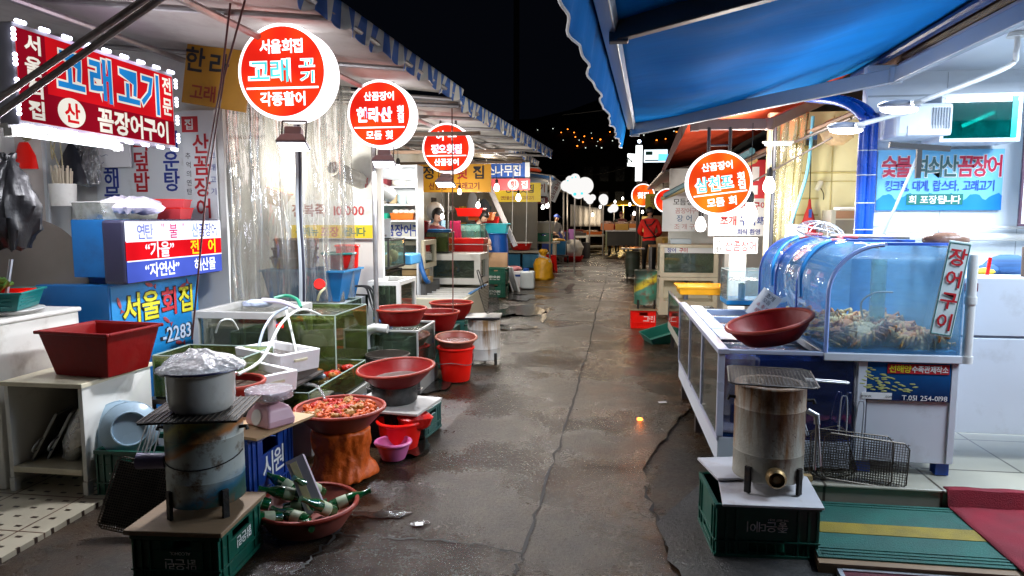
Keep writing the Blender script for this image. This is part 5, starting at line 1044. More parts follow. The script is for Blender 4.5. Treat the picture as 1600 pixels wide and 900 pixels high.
for k in range(14):
    x, y, z = random.uniform(-2.7, -2.15), random.uniform(10.62, 11.0), .65 + .018 * (k % 7); a = random.uniform(0, 6)
    b = MB(); b.tube([(x + .11 * math.cos(a + q * .75) + .02 * q, y + .07 * math.sin(a + q * .75), z + .01 * math.sin(q)) for q in range(7)], .02, 7, r1=.009, smooth=3); b.o('eel', eelm, label='dark eel coiled behind the pane of the cream tank on the trough', cat='eel', group='eels in the cream tank', smooth=True)
boxtank('cream dark glass tank on timber blocks behind the blue hose', -3.50, -2.62, 9.6, 10.3, .86, 1.27, cream_paint, glass_dk)
t = board_sign('slanted white sign with red and blue lettering above the cream dark glass tank', (-3.12, 9.62, 1.42), 0, .88, .27, M('enamel_white', (.62, .62, .56), .4), [('연탄불', -.20, .0, .16, 0, {'sx': .8}), ('곰장어구', .18, .0, .16, 1, {'sx': .8})], [ink_red, ink_blue], th=.05)
for k, z in enumerate((.70, .80)): b = MB(); b.bb(-3.45, -2.60 + .05 * (1 - k), 9.62, 9.80, z - .045, z + .045); b.o('timber_block', M('raw_timber', (.38, .26, .12), .6, var=.3, vs=5, stretch=(1, 6, 6)) if k == 0 else bpy.data.materials['raw_timber'], label=('lower' if k == 0 else 'upper') + ' raw timber block under the cream dark glass tank', cat='timber', bevel=.004)
b = MB(); b.bb(-3.55, -2.6, 9.55, 10.4, 0, .65); b.o('tank_counter', M('dark_counter', (.10, .10, .10), .6), label='dark counter under the timber blocks', cat='counter')
b = MB(); b.bb(-2.92, -2.38, 8.1, 8.55, 1.02, 1.15); b.o('foam_lid', M('sky_blue_lid', (.06, .28, .52), .4), label='sky blue lid projecting behind the steel post', cat='lid', loc=(0, 0, 0), bevel=.015)  # sky blue foam lid
hose('thick blue hose hanging from the cream dark glass tank', [P(650, 383, 9.7), P(655, 400, 9.6), P(659, 420, 9.5), P(666, 438, 9.5), P(670, 440, 9.7)], .035, hose_blue)
hose('thick blue hose bending into the near end of the trough', [P(600, 444, 8.7), P(612, 447, 8.8), P(622, 454, 8.9), P(629, 465, 9.0)], .035, hose_blue)
tank('small green tank on top of the cream eel tank', -2.86, -2.50, 10.6, 11.0, 1.05, 1.37, glass_g, blk, .015, .8)
basin('big dark red tub behind the slanted white sign', (-3.22, 10.75, 1.22), .38, .30, .32, dkred_pl, red_pl, None)
basin('second tub of the same red nested beneath, dull and darker', (-3.08, 10.72, 1.06), .38, .28, .22, M('dull_brick_red', (.22, .04, .025), .4), rim_red, None)
t = basin('tall blue bin beside the seated woman', (-2.78, 10.95, .55), .24, .20, .85, M('medium_blue_plastic', (.015, .14, .38), .35), M('medium_blue_plastic_rim', (.02, .17, .42), .35), None, name='blue_bin', cat='bin')
# steel posts, lines
b = MB(); b.tube([(-2.115, 6.05, 0), (-2.115, 6.05, 3.05)], .022, 10); b.o('steel_post', pipe_m, label='slim steel post standing before the second round sign', cat='post')
b = MB(); b.tube([(-1.62, 7.05, .6), (-1.60, 7.0, 2.72)], .007, 6); b.o('hanging_wire', M('brown_wire', (.12, .04, .03), .6), label='thin brown wire hanging before the third round sign', cat='wire')
b = MB(); b.tube([P(300, 530, 4.0), P(322, 300, 3.9), P(350, 120, 3.8), P(383, 0, 3.7)], .006, 6); b.tube([P(322, 260, 3.95), P(345, 130, 3.85), P(360, 5, 3.75)], .006, 6); b.o('pulley_cord', M('maroon_cord', (.11, .035, .035), .6), label='pair of maroon cords running up to the first canopy rail', cat='cord', smooth=False)
for a in ((P(-40, 180, 3.0), P(240, -10, 2.85), 'upper rusty steel brace crossing before the LED sign'), (P(-40, 205, 2.95), P(262, -10, 2.8), 'lower rusty steel brace crossing before the LED sign')): b = MB(); b.tube([a[0], a[1]], .016, 8); b.o('steel_brace', M('rusty_tube', (.30, .26, .25), .5, .5, var=.3, vs=16, dirt=((.12, .05, .02), .4, 12)) if 'rusty_tube' not in bpy.data.materials else bpy.data.materials['rusty_tube'], label=a[2], cat='brace')

# ================================================================== LEFT SIGNS
red_led = LIT('led_red', (1, .012, .022), .62); red_led2 = LIT('led_deep_red', (.55, .008, .03), .45); ledw = LIT('led_letters', (1, .95, .85), .85); ledb = LIT('led_blue', (.02, .28, .75), .8)
t = thing('led_sign', 'big red sign ringed by white LED clusters above the shelf', 'sign', (-3.15, 4.03, 2.37), PI / 2, ry=0)
b = MB(); b.bb(-.68, .68, .004, .12, -.27, .27); b.o('casing', M('grey_casing', (.25, .25, .28), .5), t, bevel=.006)
b = MB(); b.bb(-.665, .665, 0, .003, -.245, .245); b.o('face', red_led, t); b = MB(); b.bb(-.664, -.475, -.003, -.001, -.244, .244); b.bb(-.4745, .664, -.003, -.001, -.244, -.075); b.o('dark_band', red_led2, t)
b = MB(); b.vtext('서울회집', -.565, 0, .095, .118, mi=0, bold=.03, sx=1.25, y=-.006)
for ch, cx in (('고', -.30), ('래', -.06), ('고', .19), ('기', .405)): b.text(ch, cx, .085, .25, 0, bold=.065, sx=.84, y=-.006); b.text(ch, cx, .085, .25, 1, bold=.025, sx=.84, y=-.009)
b.vtext('전문', .59, .095, .115, .145, mi=0, bold=.03, sx=.9, y=-.006)
b.m(0).prismx([(-.31 + .105 * math.cos(a * PI / 16), -.155 + .085 * math.sin(a * PI / 16)) for a in range(32)], -.006, -.004); b.text('산', -.31, -.155, .11, 2, bold=.03, sx=1.05, y=-.009)
b.text('꼼장어구이', .24, -.16, .14, 0, bold=.03, sx=1.0, y=-.006, gap=.03); b.o('lettering', [ledw, ledb, red_led], t)
n = 0
for k in range(9):
    for z in (.275, -.275): b = MB(); x = -.64 + .16 * k; [b.ball((x + d, -.012, z), .012, (1, 1, 1), 8) for d in (-.024, 0, .024)]; b.o('led_cluster', led_white, t)
for k in range(4):
    for x in (-.69, .69): b = MB(); z = .2 - .13 * k; [b.ball((x, -.012, z + d), .012, (1, 1, 1), 8) for d in (-.024, 0, .024)]; b.o('led_cluster', led_white, t)
light('AREA', t, (0, -.06, 0), 5, (.85, .6, .9), .8, rot=(PI / 2, 0, 0))
t = thing('tube_light', 'bright fluorescent tube slung under the LED sign', 'tube light', (-3.22, 3.78, 2.06), PI / 2)
b = MB(); b.tube([(-.40, 0, 0), (.40, 0, 0)], .014, 10); b.o('tube', tube_white, t); b = MB(); b.bb(-.43, .43, .0, .05, .025, .05); b.bb(-.43, -.40, -.02, .03, -.02, .0249); b.bb(.40, .43, -.02, .03, -.02, .0249); b.o('batten', white_paint, t)
[light('POINT', t, (x, -.06, -.06), 19, (.92, .94, 1), .06) for x in (-.25, .25)]
roundsign('large red round sign nearest, with turquoise middle line and double drum', (-2.09, 4.27, 2.535), .305, [('서울회집', 0, .52, .27, 'w', {'sx': .92}), ('고래', -.28, .02, .44, 'c', {'sx': 1.05}), ('고', .56, .16, .20, 'c', {'sx': 1.7}), ('기', .56, -.12, .22, 'c', {'sx': 1.5}), ('각종활어', 0, -.56, .27, 'w', {'sx': .92})], .20, 3.0, sign_red, 0, -.34)
roundsign('second red round sign along, lilac outlined name, behind the steel post', (-2.01, 5.93, 2.51), .295, [('산꼼장어', 0, .52, .24, 'w', {'sx': .95}), ('한라산', -.15, -.02, .40, 'l', {'sx': .85}), ('횟', .66, .10, .24, 'l', {'sx': .9}), ('집', .66, -.15, .22, 'l', {'sx': .9}), ('모듬 횟', 0, -.62, .24, 'w')], .20, 3.0, sign_red, 0, -.40)
roundsign('third and smallest red round sign of the left row', (-1.90, 8.0, 2.415), .293, [('여 수', 0, .5, .36, 'w'), ('정오횟집', 0, -.03, .34, 'l', {'sx': .9}), ('산꼼장어', 0, -.55, .26, 'w', {'sx': .95})], .20, 2.85, sign_red, 0, -.30)
floodlamp('flood lamp under the nearest round sign', (-2.02, 4.25, 2.10), .17, R(12))
floodlamp('flood lamp under the second round sign', (-1.98, 5.95, 2.115), .18, R(10))
floodlamp('flood lamp under the third round sign', (-1.90, 7.95, 2.03), .20, R(0))
# menu boards on the stall wall
t = board_sign('white menu board with blue and red dish names written downwards', (-3.98, 5.44, 2.00), 0, .86, .98, pan_white, [('(전문)', .07, -.41, .11, 2, {'b': .01})], [ink_blue, ink_red, ink_black], vert=[('모듬해물', -.28, .02, .16, .155, 0, {'sx': .95}), ('회덮밥', .01, .08, .16, .175, 1, {'sx': .95}), ('매운탕', .29, .08, .16, .17, 0, {'sx': .95})], th=.012)
t = board_sign('white menu board with a red headed label and red lettering written downwards, by the curtain', (-3.42, 5.42, 1.97), 0, .30, 1.05, pan_white, [('집', -.08, .41, .085, 3), ], [ink_red, ink_black, ink_blue, ink_white], vert=[('산꼼장어', .02, -.02, .155, .18, 0, {'sx': .95}), ('추억의연탄', -.10, .0, .05, .075, 1, {'b': .0}), ('고래고기', .12, .0, .055, .1, 2, {'b': 0})], th=.012, extra=lambda t: (lambda b: (b.bb(-.145, .0, -.004, -.001, .345, .475), b.o('red_label', pan_red, t))[1])(MB()))
t = board_sign('white board with a red shop name over the light box, lower edge of the menus', (-3.58, 5.41, 1.42), 0, .62, .22, pan_white, [('서울회집', .06, .045, .10, 1, {'sx': .9}), ('연탄의 연탄구이', .0, -.06, .06, 0, {'b': 0})], [ink_black, ink_white], th=.014, extra=lambda t: (lambda b: (b.bb(-.20, .29, -.004, -.001, -.01, .10), b.o('red_label', pan_red, t))[1])(MB()))
t = board_sign('white foam notice sheet with faint handwriting behind the umbrella', (-4.18, 5.30, 2.18), 0, .42, .32, foam, [], [], th=.02, name='notice_board', cat='notice'); b = MB()
for k in range(4): b.tube([(-.15 + .02 * j, -.004, .06 - .06 * k + .008 * math.sin(j * 1.7 + k)) for j in range(13 - 2 * k)], .0022, 4)
b.o('handwriting', M('pen_ink', (.08, .10, .2), .6), t)
t = board_sign('blue strip poster with fish under the white tub of chopsticks', (-4.12, 5.28, 1.53), 0, .42, .12, M('aqua_poster', (.02, .35, .50), .5), [], [], th=.012, name='wall_poster', cat='poster'); b = MB()
for x in (-.1, .05, .15): b.ball((x, -.004, 0), .03, (1.4, .1, .5), 8)
b.o('printed_fish_pattern', M('print_brown', (.25, .12, .08), .5), t)
board_sign('dim yellow hanging banner behind the nearest round sign', tuple(P(338, 118, 5.2)), R(-4), .58, .50, M('ochre_banner', (.42, .20, .015), .5, dirt=((.2, .1, .02), .2, 4)), [('한', -.20, .10, .18, 0), ('라', .02, .08, .18, 0), ('고래', -.10, -.15, .12, 1)], [ink_black, ink_brown], th=.02, ry=R(10))
# clear vinyl curtain of the first stall
t = thing('vinyl_curtain', 'clear vinyl curtain with a dark zip closing the first left stall', 'curtain', (0, 0, 0))
c0, c1 = V((-3.28, 5.50, 0)), V((-2.50, 6.55, 0))
def cf(u, v):
    p = c0.lerp(c1, u); n_ = V((.8, -.6, 0)); k = .035 * math.sin(u * 38) + .03 * math.sin(u * 17 + 1) + .012 * math.sin(v * 14 + u * 9); z = .62 + 2.35 * v
    return V((p.x, p.y, z)) + n_ * k * (1.15 - .4 * v)
b = MB(); b.grid(cf, 110, 24); b.o('vinyl_sheet', film, t, smooth=True, sol=.002)
b = MB(); b.tube([cf(.55, k / 20) + V((.02, -.02, 0)) for k in range(21)], .012, 6); b.o('zip', M('dark_zip', (.03, .03, .05), .5), t)
for uu in (.53, .575): b = MB(); b.grid(lambda a, c: cf(uu + .03 * (a - .5), c) + V((.012, -.014, 0)), 2, 20); b.o('zip_tape', M('pale_vinyl_strip', (.42, .46, .50), .4) if 'pale_vinyl_strip' not in bpy.data.materials else bpy.data.materials['pale_vinyl_strip'], t, sol=.003)
b = MB(); b.tube([cf(k / 40, 0) for k in range(41)], .012, 6); b.o('hem', GL('hem_vinyl', (.8, .8, .8), .3, .1, haze=.6), t)
# seen through the vinyl
wb = M('woven_brown', (.20, .11, .05), .6, var=.4, vs=25, bump=.8, bs=50)
for i, (z, lb) in enumerate(((1.10, 'brown woven basket at the bottom of the stack behind the vinyl'), (1.19, 'brown woven basket in the middle of the stack behind the vinyl'), (1.28, 'brown woven basket on top of the stack behind the vinyl'))): basin(lb, (-3.12 + .01 * i, 6.5, z), .23 - .01 * i, .20, .10, wb, wb, None, name='woven_basket', cat='basket', group='woven baskets behind the vinyl')
t = thing('blue_tub', 'big blue tub behind the vinyl curtain under woven baskets', 'tub', (-2.95, 6.55, .78)); b = MB(); taper(b, .42, .26, 0, .30, .85); b.o('body', M('mid_blue_tub', (.01, .16, .42), .4), t, bevel=.01); b = MB(); tubrim(b, .42, .26, .30); b.o('rim', M('mid_blue_rim', (.03, .25, .52), .4), t)
b = MB(); b.bb(-3.6, -2.55, 6.25, 6.95, 0, .77); b.o('tank_counter', M('grey_white_counter', (.50, .54, .58), .5), label='grey white counter behind the vinyl curtain', cat='counter', bevel=.005)
t = board_sign('white and yellow price banner seen through the vinyl curtain', (-2.95, 7.05, 1.58), 0, .95, .42, pan_white, [('전복죽', -.25, .10, .13, 0), ('10,000', .20, .10, .12, 1), ('전메뉴', -.28, -.13, .09, 2), ('포장', -.02, -.13, .10, 1), ('됩니다', .26, -.13, .09, 2)], [ink_brown, ink_red, ink_green], extra=lambda t: (lambda b: (b.bb(-.46, .46, -.004, -.001, -.20, -.06), b.o('yellow_band', pan_yel2, t))[1])(MB()))
b = MB(); b.bb(-3.7, -2.4, 7.1, 7.16, .77, 2.9); b.o('stall_partition', wall_pale, label='pale partition behind the price banner and vinyl curtain', cat='wall')
basin('yellow brown net basket hanging behind the vinyl curtain', (-3.12, 6.15, 1.72), .12, .08, .14, M('ochre_plastic', (.55, .30, .05), .5), orange_pl, None, name='hanging_basket', cat='basket', rot=(0, R(18), 0))
basin('red bucket glowing through the right end of the vinyl', (-2.66, 6.75, .95), .12, .09, .36, brt_red, brt_red, None, name='red_bucket', cat='bucket')
basin('red and green stacked tubs on the blue tub behind the vinyl zip', (-2.70, 6.62, 1.09), .17, .13, .15, red_pl, teal_pl, None)
bulb('strong bare bulb shining behind the vinyl curtain', (-3.02, 6.2, 2.28), 2.95, 55, 1.6)
b = MB(); b.lathe([(.075, -.48), (.085, -.48), (.085, .48), (.075, .48), (.05, .47), (.05, -.47)], n=22); t = b.o('rolled_curtain', M('rolled_vinyl', (.50, .50, .46), .25, var=.2, vs=6, bump=.5, bs=7), label='rolled up clear vinyl tied with red cord below the second sign', cat='curtain', loc=(-2.62, 7.15, 1.98), rot=(R(74), R(24), R(-26)), smooth=True)
b = MB(); b.tube([(.05 * math.cos(2 * PI * k / 20), .05 * math.sin(2 * PI * k / 20), 0) for k in range(21)], .012, 6); b.o('black_ring', black_pl, t, loc=(0, 0, .50)); b = MB()
for z in (-.05, -.02, .02): b.tube([(.09 * math.cos(2 * PI * k / 20), .09 * math.sin(2 * PI * k / 20), z + .03 * math.sin(k)) for k in range(21)], .005, 5)
b.o('red_cord', M('red_cord', (.4, .04, .05), .6), t)
# ================================================================== RIGHT : TANK ROW
lilac_white = M('lilac_white_panel', (.64, .68, .74), .36, var=.06, vs=3, dirt=((.30, .27, .25), .16, 4))
navy_in = M('navy_tank_inside', (.006, .02, .10), .3, var=.3, vs=3)
bluew = GL('blue_water', (.55, .78, .95), .35, .05, haze=.3, hazecol=(.15, .35, .65), bump=.6, bs=(7, 7, 7))
# long low tank on the corner (navy glass), lilac frame, runs away from camera
t = thing('counter_tank', 'long low navy glass tank with lilac frame, red bowl on its near end', 'fish tank', (.98, 5.05, .17))
X0, X1, Y0, Y1, H_ = -.33, .40, -1.05, 1.15, .68
b = MB(); b.bb(X0, X1, Y0, Y1, .0, .16); b.o('base_panel', lilac_white, t, bevel=.004)
b = MB(); b.bb(X0 + .03, X1 - .02, Y0 + .05, Y1 - .03, .1605, .56); b.o('inner_tub', navy_in, t)
b = MB(); b.bb(X0, X0 + .008, Y0 + .03, Y1 - .03, .161, H_ - .03); b.o('side_pane', glass_dk, t); b = MB(); b.bb(X0 + .03, X1, Y0, Y0 + .008, .161, H_ - .02); b.o('front_pane', GL('navy_pane', (.25, .4, .8), .35, .04, haze=.2, hazecol=(.05, .1, .35)), t)
b = MB()
for y in (Y0 - .003, -.35, .35, Y1 - .03): b.bb(X0 - .008, X0 + .028, y, y + .035, .162, H_ - .031)
b.bb(X0 - .012, X0 + .05, Y0 - .01, Y1, H_ - .03, H_); b.bb(X0 + .0505, X1 + .0, Y0 - .008, Y0 + .03, H_ - .026, H_ - .004); b.bb(X0 - .006, X0 + .012, Y0, Y1, .135, .16)
b.o('frame', M('lilac_frame', (.48, .51, .64), .3, .2, var=.08), t, bevel=.003)
b = MB()
for k in range(4): y = Y0 + .55 + k * .42; b.bb(X0 + .05, X1 - .03, y, y + .05, H_ - .06, H_ - .012); b.bb(X0 + .06, X0 + .16, y - .2, y + .2, H_ - .022, H_ - .005)
b.o('dividers', M('pale_blue_divider', (.40, .50, .72), .35), t, bevel=.004)
b = MB(); b.bb(X0 + .05, X1 - .03, Y0 + .06, Y1 - .04, H_ - .075, H_ - .07); b.o('water', bluew, t)
for x, y in ((X0 + .05, Y0 + .08), (X0 + .05, .1), (X0 + .05, Y1 - .1), (X1 - .05, Y0 + .08), (X1 - .05, Y1 - .1)): b = MB(); b.bb(x - .03, x + .03, y - .03, y + .03, -.17, 0); b.o('foot', dark_metal, t)
b = MB()
for k in range(26): b.ball((random.uniform(X0 + .1, X1 - .1), random.uniform(-.5, Y1 - .15), H_ - .085), .035, (1.3, .8, .5), 8, None, .15, k)
b.o('shellfish', M('mixed_shellfish', (.35, .26, .18), .35, var=.6, vs=20, bump=.6), label='mixed shellfish heaped under water in the navy glass tank', cat='shellfish', loc=(.98, 5.05, .17), kind='stuff')
# second tank row further away
t = thing('counter_tank', 'further low glass tank with grey legs and yellow tray on it', 'fish tank', (1.0, 7.45, .30))
X0, X1, Y0, Y1, H_ = -.24, .30, -1.2, 1.15, .40
b = MB(); b.bb(X0, X1, Y0, Y1, 0, .03); b.bb(X0 - .004, X0 + .02, Y0, Y1, -.06, .0); b.o('base_panel', M('stained_white_panel', (.5, .48, .40), .45, dirt=((.2, .16, .1), .35, 5)), t)
b = MB(); b.bb(X0, X0 + .008, Y0, Y1, .031, H_); b.o('side_pane', glass_dk, t); b = MB(); b.bb(X0 + .01, X1, Y0, Y0 + .008, .031, H_); b.o('front_pane', glass_dk, t)
b = MB(); b.bb(X0 + .02, X1 - .02, Y0 + .02, Y1 - .02, .031, .22); b.o('water', M('shell_water', (.16, .17, .16), .15, var=.8, vs=18, bump=.9, bs=30), t)
b = MB()
for y in (Y0, Y1 - .02): b.bb(X0 - .006, X0 + .02, y - .002, y + .02, .031, H_ - .02)
b.bb(X0 - .008, X0 + .02, Y0, Y1, H_ - .018, H_); b.bb(X0 + .0205, X1, Y0 - .004, Y0 + .02, H_ - .018, H_); b.o('frame', alu, t)
for x, y in ((X0 + .05, Y0 + .1), (X0 + .05, 0), (X0 + .05, Y1 - .1), (X1 - .05, Y1 - .1)): b = MB(); b.bb(x - .02, x + .02, y - .02, y + .02, -.30, -.001); b.o('leg', dark_metal, t)
b = MB()
for k in range(60): b.ball((random.uniform(X0 + .05, X1 - .05), random.uniform(Y0 + .05, Y1 - .3), .235 + random.uniform(-.01, .02)), .032, (1.5, .8, .45), 8, Euler((random.uniform(-.5, .5), random.uniform(-.5, .5), random.uniform(0, 6))).to_matrix(), .1, k)
b.o('shellfish', M('pale_shellfish', (.45, .46, .45), .3, var=.5, vs=20), label='pale shellfish heaped in the further low glass tank', cat='shellfish', loc=(1.0, 7.45, .30), kind='stuff')
b = MB(); b.bb(-.30, -.05, -1.26, -1.235, -.28, .42); b.o('brown_plank', M('grey_brown_plank', (.22, .19, .15), .6, var=.3), label='grey brown upright plank between the two low tanks', cat='plank', loc=(1.0, 7.45, .30))
t = thing('shallow_tray', 'bright yellow plastic tray at the far end of the low glass tank', 'tray', (1.10, 8.35, .70)); b = MB(); taper(b, .27, .22, 0, .09, .92); b.o('body', yellow_pl, t, bevel=.006); b = MB(); tubrim(b, .27, .22, .09); b.o('rim', yellow_pl, t)
# clear box tank with pump and menu card
t = tank('clear acrylic box tank with a blue base beside the round tank', 1.02, 1.36, 6.0, 6.35, .86, 1.15, GL('acrylic', (.92, .96, .98), .2, .02, haze=.1, hazecol=(.6, .7, .75)), None, fill=.72)
b = MB(); b.lathe([(0, 0), (.03, 0), (.03, .13), (.015, .14), (0, .14)], n=14); b.o('pump', M('pale_blue_pump', (.45, .60, .72), .4), t, smooth=True, loc=(-.02, 0, .03)); b = MB(); b.bb(-.175, .175, -.18, .18, .0, .035); b.o('blue_base', M('azure_base', (.02, .30, .65), .4), t)
t = thing('menu_card', 'folded white card with red and black writing, tilted on the navy tank', 'menu card', (1.06, 5.05, .90), R(-18)); t.rotation_euler = (R(-14), R(34), R(-18))
b = MB(); b.bb(-.075, .075, -.004, 0, -.02, .20); b.o('card', ink_white, t); b = MB(); b.box((0, .055, .09), (.15, .004, .23), rx=R(28)); b.o('back_flap', M('grey_card', (.35, .36, .38), .5), t)
b = MB(); b.text('조개', 0, .165, .035, 0, bold=0, y=-.006); b.text('모듬', 0, .125, .03, 0, bold=0, y=-.006); b.text('소 중 대', 0, .08, .026, 1, bold=0, y=-.006); b.text('삼만원', 0, .04, .026, 1, bold=0, y=-.006); b.o('lettering', [ink_black, ink_red], t)
basin('dark red bowl tilted on the near end of the navy glass tank', (1.0, 4.28, .865), .25, .17, .115, dkred_pl, rim_red, None, rot=(R(2), R(-14), R(8)))
for k in range(5): b = MB(); b.ball((0, 0, 0), .03, (1.3, .8, .4), 10, None, .15, k); b.o('shellfish', clam_m if k % 2 else M('pink_shellfish', (.5, .25, .2), .35) if k == 0 else bpy.data.materials['pink_shellfish'], label='small shellfish lying in the low side of the tilted dark red bowl', cat='shellfish', group='shellfish in the tilted bowl', smooth=True, loc=(.87 + .045 * (k % 3), 4.22 + .06 * (k // 3) + .02 * k, .868 - .0 + .012), rot=(.2, -.2, k))
# big rounded tank
t = thing('crab_tank', 'large blue tank with rounded shoulder full of tan crabs', 'fish tank', (0, 0, 0))
TX0, TX1, TZ0, TZ1, TY0, TY1 = 1.225, 1.93, .845, 1.45, 4.0, 5.75
def prof(n=14, ins=0.):
    p = [(TX1 - ins, TZ0 + ins), (TX0 + ins, TZ0 + ins), (TX0 + ins, 1.17)]
    r = .28 - ins
    for k in range(1, n + 1): a = PI - (PI / 2) * k / n; p.append((TX0 + .28 + r * math.cos(a), 1.17 + r * math.sin(a)))
    return p + [(TX1 - ins, TZ1 - ins)]
pf = prof(); b = MB()
A_ = [(x, z) for x, z in pf[1:]]
vs0 = [b.bm.verts.new((x, TY0 + .015, z)) for x, z in A_]; vs1 = [b.bm.verts.new((x, TY1, z)) for x, z in A_]
for i in range(len(A_) - 2): b.face([vs0[i], vs0[i + 1], vs1[i + 1], vs1[i]])
b.o('curved_pane', glass_b, t, smooth=True, sol=.006)
b = MB(); b.prismx(pf, TY0, TY0 + .008); b.o('front_pane', glass_b, t)
b = MB(); b.bb(TX1 - .01, TX1, TY0 + .012, TY1, TZ0, TZ1 - .02); b.o('back_panel', M('blue_backing', (.16, .42, .72), .35, var=.45, vs=2.5), t)
b = MB(); b.prismx([(x, z) for x, z in prof(14, .008)], TY1 - .01, TY1); b.o('end_panel', M('blue_end_panel', (.22, .48, .74), .35, var=.45, vs=3), t)
b = MB(); b.bb(TX0 - .01, TX1 + .005, TY0 - .012, TY1, TZ0 - .045, TZ0 - .001); b.o('sill', lilac_white, t, bevel=.004)
b = MB(); b.tube([(x, TY0 - .001, z) for x, z in pf[1:-1]], .012, 6); 
b.o('front_edging', M('blue_white_edging', (.30, .42, .80), .3, var=.1), t, smooth=True)
for yy, nm in ((4.62, 'rib_band'), (5.2, 'rib_band'), (5.72, 'rib_band')): b = MB(); b.tube([(x, yy, z) for x, z in pf[1:-1]], .012, 6); b.o(nm, M('blue_band', (.03, .10, .45), .3) if 'blue_band' not in bpy.data.materials else bpy.data.materials['blue_band'], t, smooth=True)
b = MB(); b.bb(TX0 + .30, TX1 - .02, TY0 + .012, TY0 + .05, TZ1 - .004, TZ1 + .012); b.bb(TX0 + .30, TX1 - .02, TY0 + .6, TY0 + .66, TZ1 - .004, TZ1 + .012); b.bb(TX0 + .30, TX0 + .34, TY0 + .66, TY1 - .05, TZ1 - .004, TZ1 + .012); b.o('rim_strips', M('blue_rim_strip', (.04, .12, .55), .3), t)
b = MB(); b.bb(TX0 + .02, TX1 - .02, TY0 + .02, TY1 - .03, 1.375, 1.378) if False else b.bb(TX0 + .10, TX1 - .02, TY0 + .02, TY1 - .03, 1.37, 1.373); b.o('water', GL('bluish_water', (.92, .97, 1), .3, .05, haze=.12, hazecol=(.3, .6, .9), bump=.4, bs=(9, 9, 9)), t)
b = MB(); b.bb(TX0 + .01, TX1 - .015, TY0 + .012, TY1 - .015, TZ0, TZ0 + .02); b.o('blue_floor', M('azure_floor', (.02, .30, .62), .35), t)
b = MB(); b.tube([(1.64, 4.42, .87), (1.64, 4.42, 1.36)], .045, 14); b.o('water_column', GL('pale_pipe', (.75, .95, .9), .2, .1, haze=.5, hazecol=(.5, .75, .7)), t, smooth=True)
b = MB(); b.tube([(1.52, 4.3, 1.0), (1.5, 4.28, 1.1), (1.56, 4.25, 1.16), (1.66, 4.25, 1.165)], .006, 6, smooth=4); b.o('air_hose', hose_clear, t, smooth=True)
# base cabinet
t = thing('tank_cabinet', 'lilac white cabinet under the crab tank with a fish shoal poster', 'cabinet', (1.67, 4.85, .15))
b = MB(); b.bb(-.27, .265, -.83, .9, .07, .648); b.o('carcass', lilac_white, t, bevel=.004)
b = MB(); b.bb(-.262, -.215, -.843, -.831, .075, .645); b.o('stile', lilac_white, t, bevel=.002); b = MB(); b.bb(.225, .26, -.843, -.831, .075, .645); b.o('stile', lilac_white, t, bevel=.002); b = MB(); b.bb(-.212, -.204, -.8335, -.8305, .075, .645); b.o('shadow_gap', M('grey_gap', (.12, .12, .15), .6), t)
for x in (-.2, .22):
    for y in (-.78, .82): b = MB(); b.bb(x - .035, x + .035, y - .035, y + .035, 0, .069); b.o('foot', blue_pl, t)
def postermat():
    m = bpy.data.materials.new('deep_sea_print'); m.use_nodes = True; nt = m.node_tree; b = nt.nodes['Principled BSDF']; lk = nt.links.new
    tc = nd(nt, 'ShaderNodeTexCoord'); sp = nd(nt, 'ShaderNodeSeparateXYZ'); lk(tc.outputs['Object'], sp.inputs[0])
    n = nd(nt, 'ShaderNodeTexNoise'); n.inputs['Scale'].default_value = 7; n.inputs['Detail'].default_value = 5; lk(tc.outputs['Object'], n.inputs['Vector'])
    a = nd(nt, 'ShaderNodeMath', operation='MULTIPLY_ADD'); lk(n.outputs[0], a.inputs[0]); a.inputs[1].default_value = .12; lk(sp.outputs[2], a.inputs[2])
    mr = nd(nt, 'ShaderNodeMapRange'); mr.inputs[1].default_value = -.06; mr.inputs[2].default_value = .19; lk(a.outputs[0], mr.inputs[0])
    rp = nd(nt, 'ShaderNodeValToRGB'); rp.color_ramp.elements[0].color = (.003, .010, .05, 1); rp.color_ramp.elements[1].color = (.01, .11, .33, 1); lk(mr.outputs[0], rp.inputs[0]); lk(rp.outputs[0], b.inputs['Base Color']); b.inputs['Roughness'].default_value = .25; return m
t2 = board_sign('blue poster of a yellow fish shoal with a phone number, on the cabinet', (1.655, 4.008, .69), 0, .475, .225, postermat(), [('선해양', -.03, .072, .040, 0, {'sx': 1}), ('수족관제작소', .125, .072, .038, 1, {'sx': .82, 'gap': .03}), ('www.       .com', -.145, -.085, .022, 2, {'b': .0}), ('T.051 254-0198', .105, -.09, .036, 1, {'b': .005, 'gap': .06})], [ink_yellow, ink_white, ink_black], th=.0035, name='wall_poster', cat='poster')
b = MB(); b.bb(-.095, .225, -.0035, -.0015, .045, .098); b.o('red_label', pan_red, t2); b = MB(); b.bb(-.225, -.065, -.0035, -.0015, -.105, -.068); b.o('white_label', ink_white, t2)
b = MB(); rnd = random.Random(4)
for k in range(58):
    q = rnd.random(); x = -.215 + .25 * q + rnd.uniform(-.03, .03); z = .085 - .13 * rnd.random() - .03 * q; 
    if z > -.06 and not (x > -.11 and z > .035): b.ball((x, -.0012, z), .011, (1.5, .08, .38), 6, Matrix.Rotation(rnd.uniform(-.1, .35), 3, 'Y'))
b.o('fish_shoal', M('printed_fish_yellow', (.45, .48, .16), .4, var=.5, vs=60), t2)
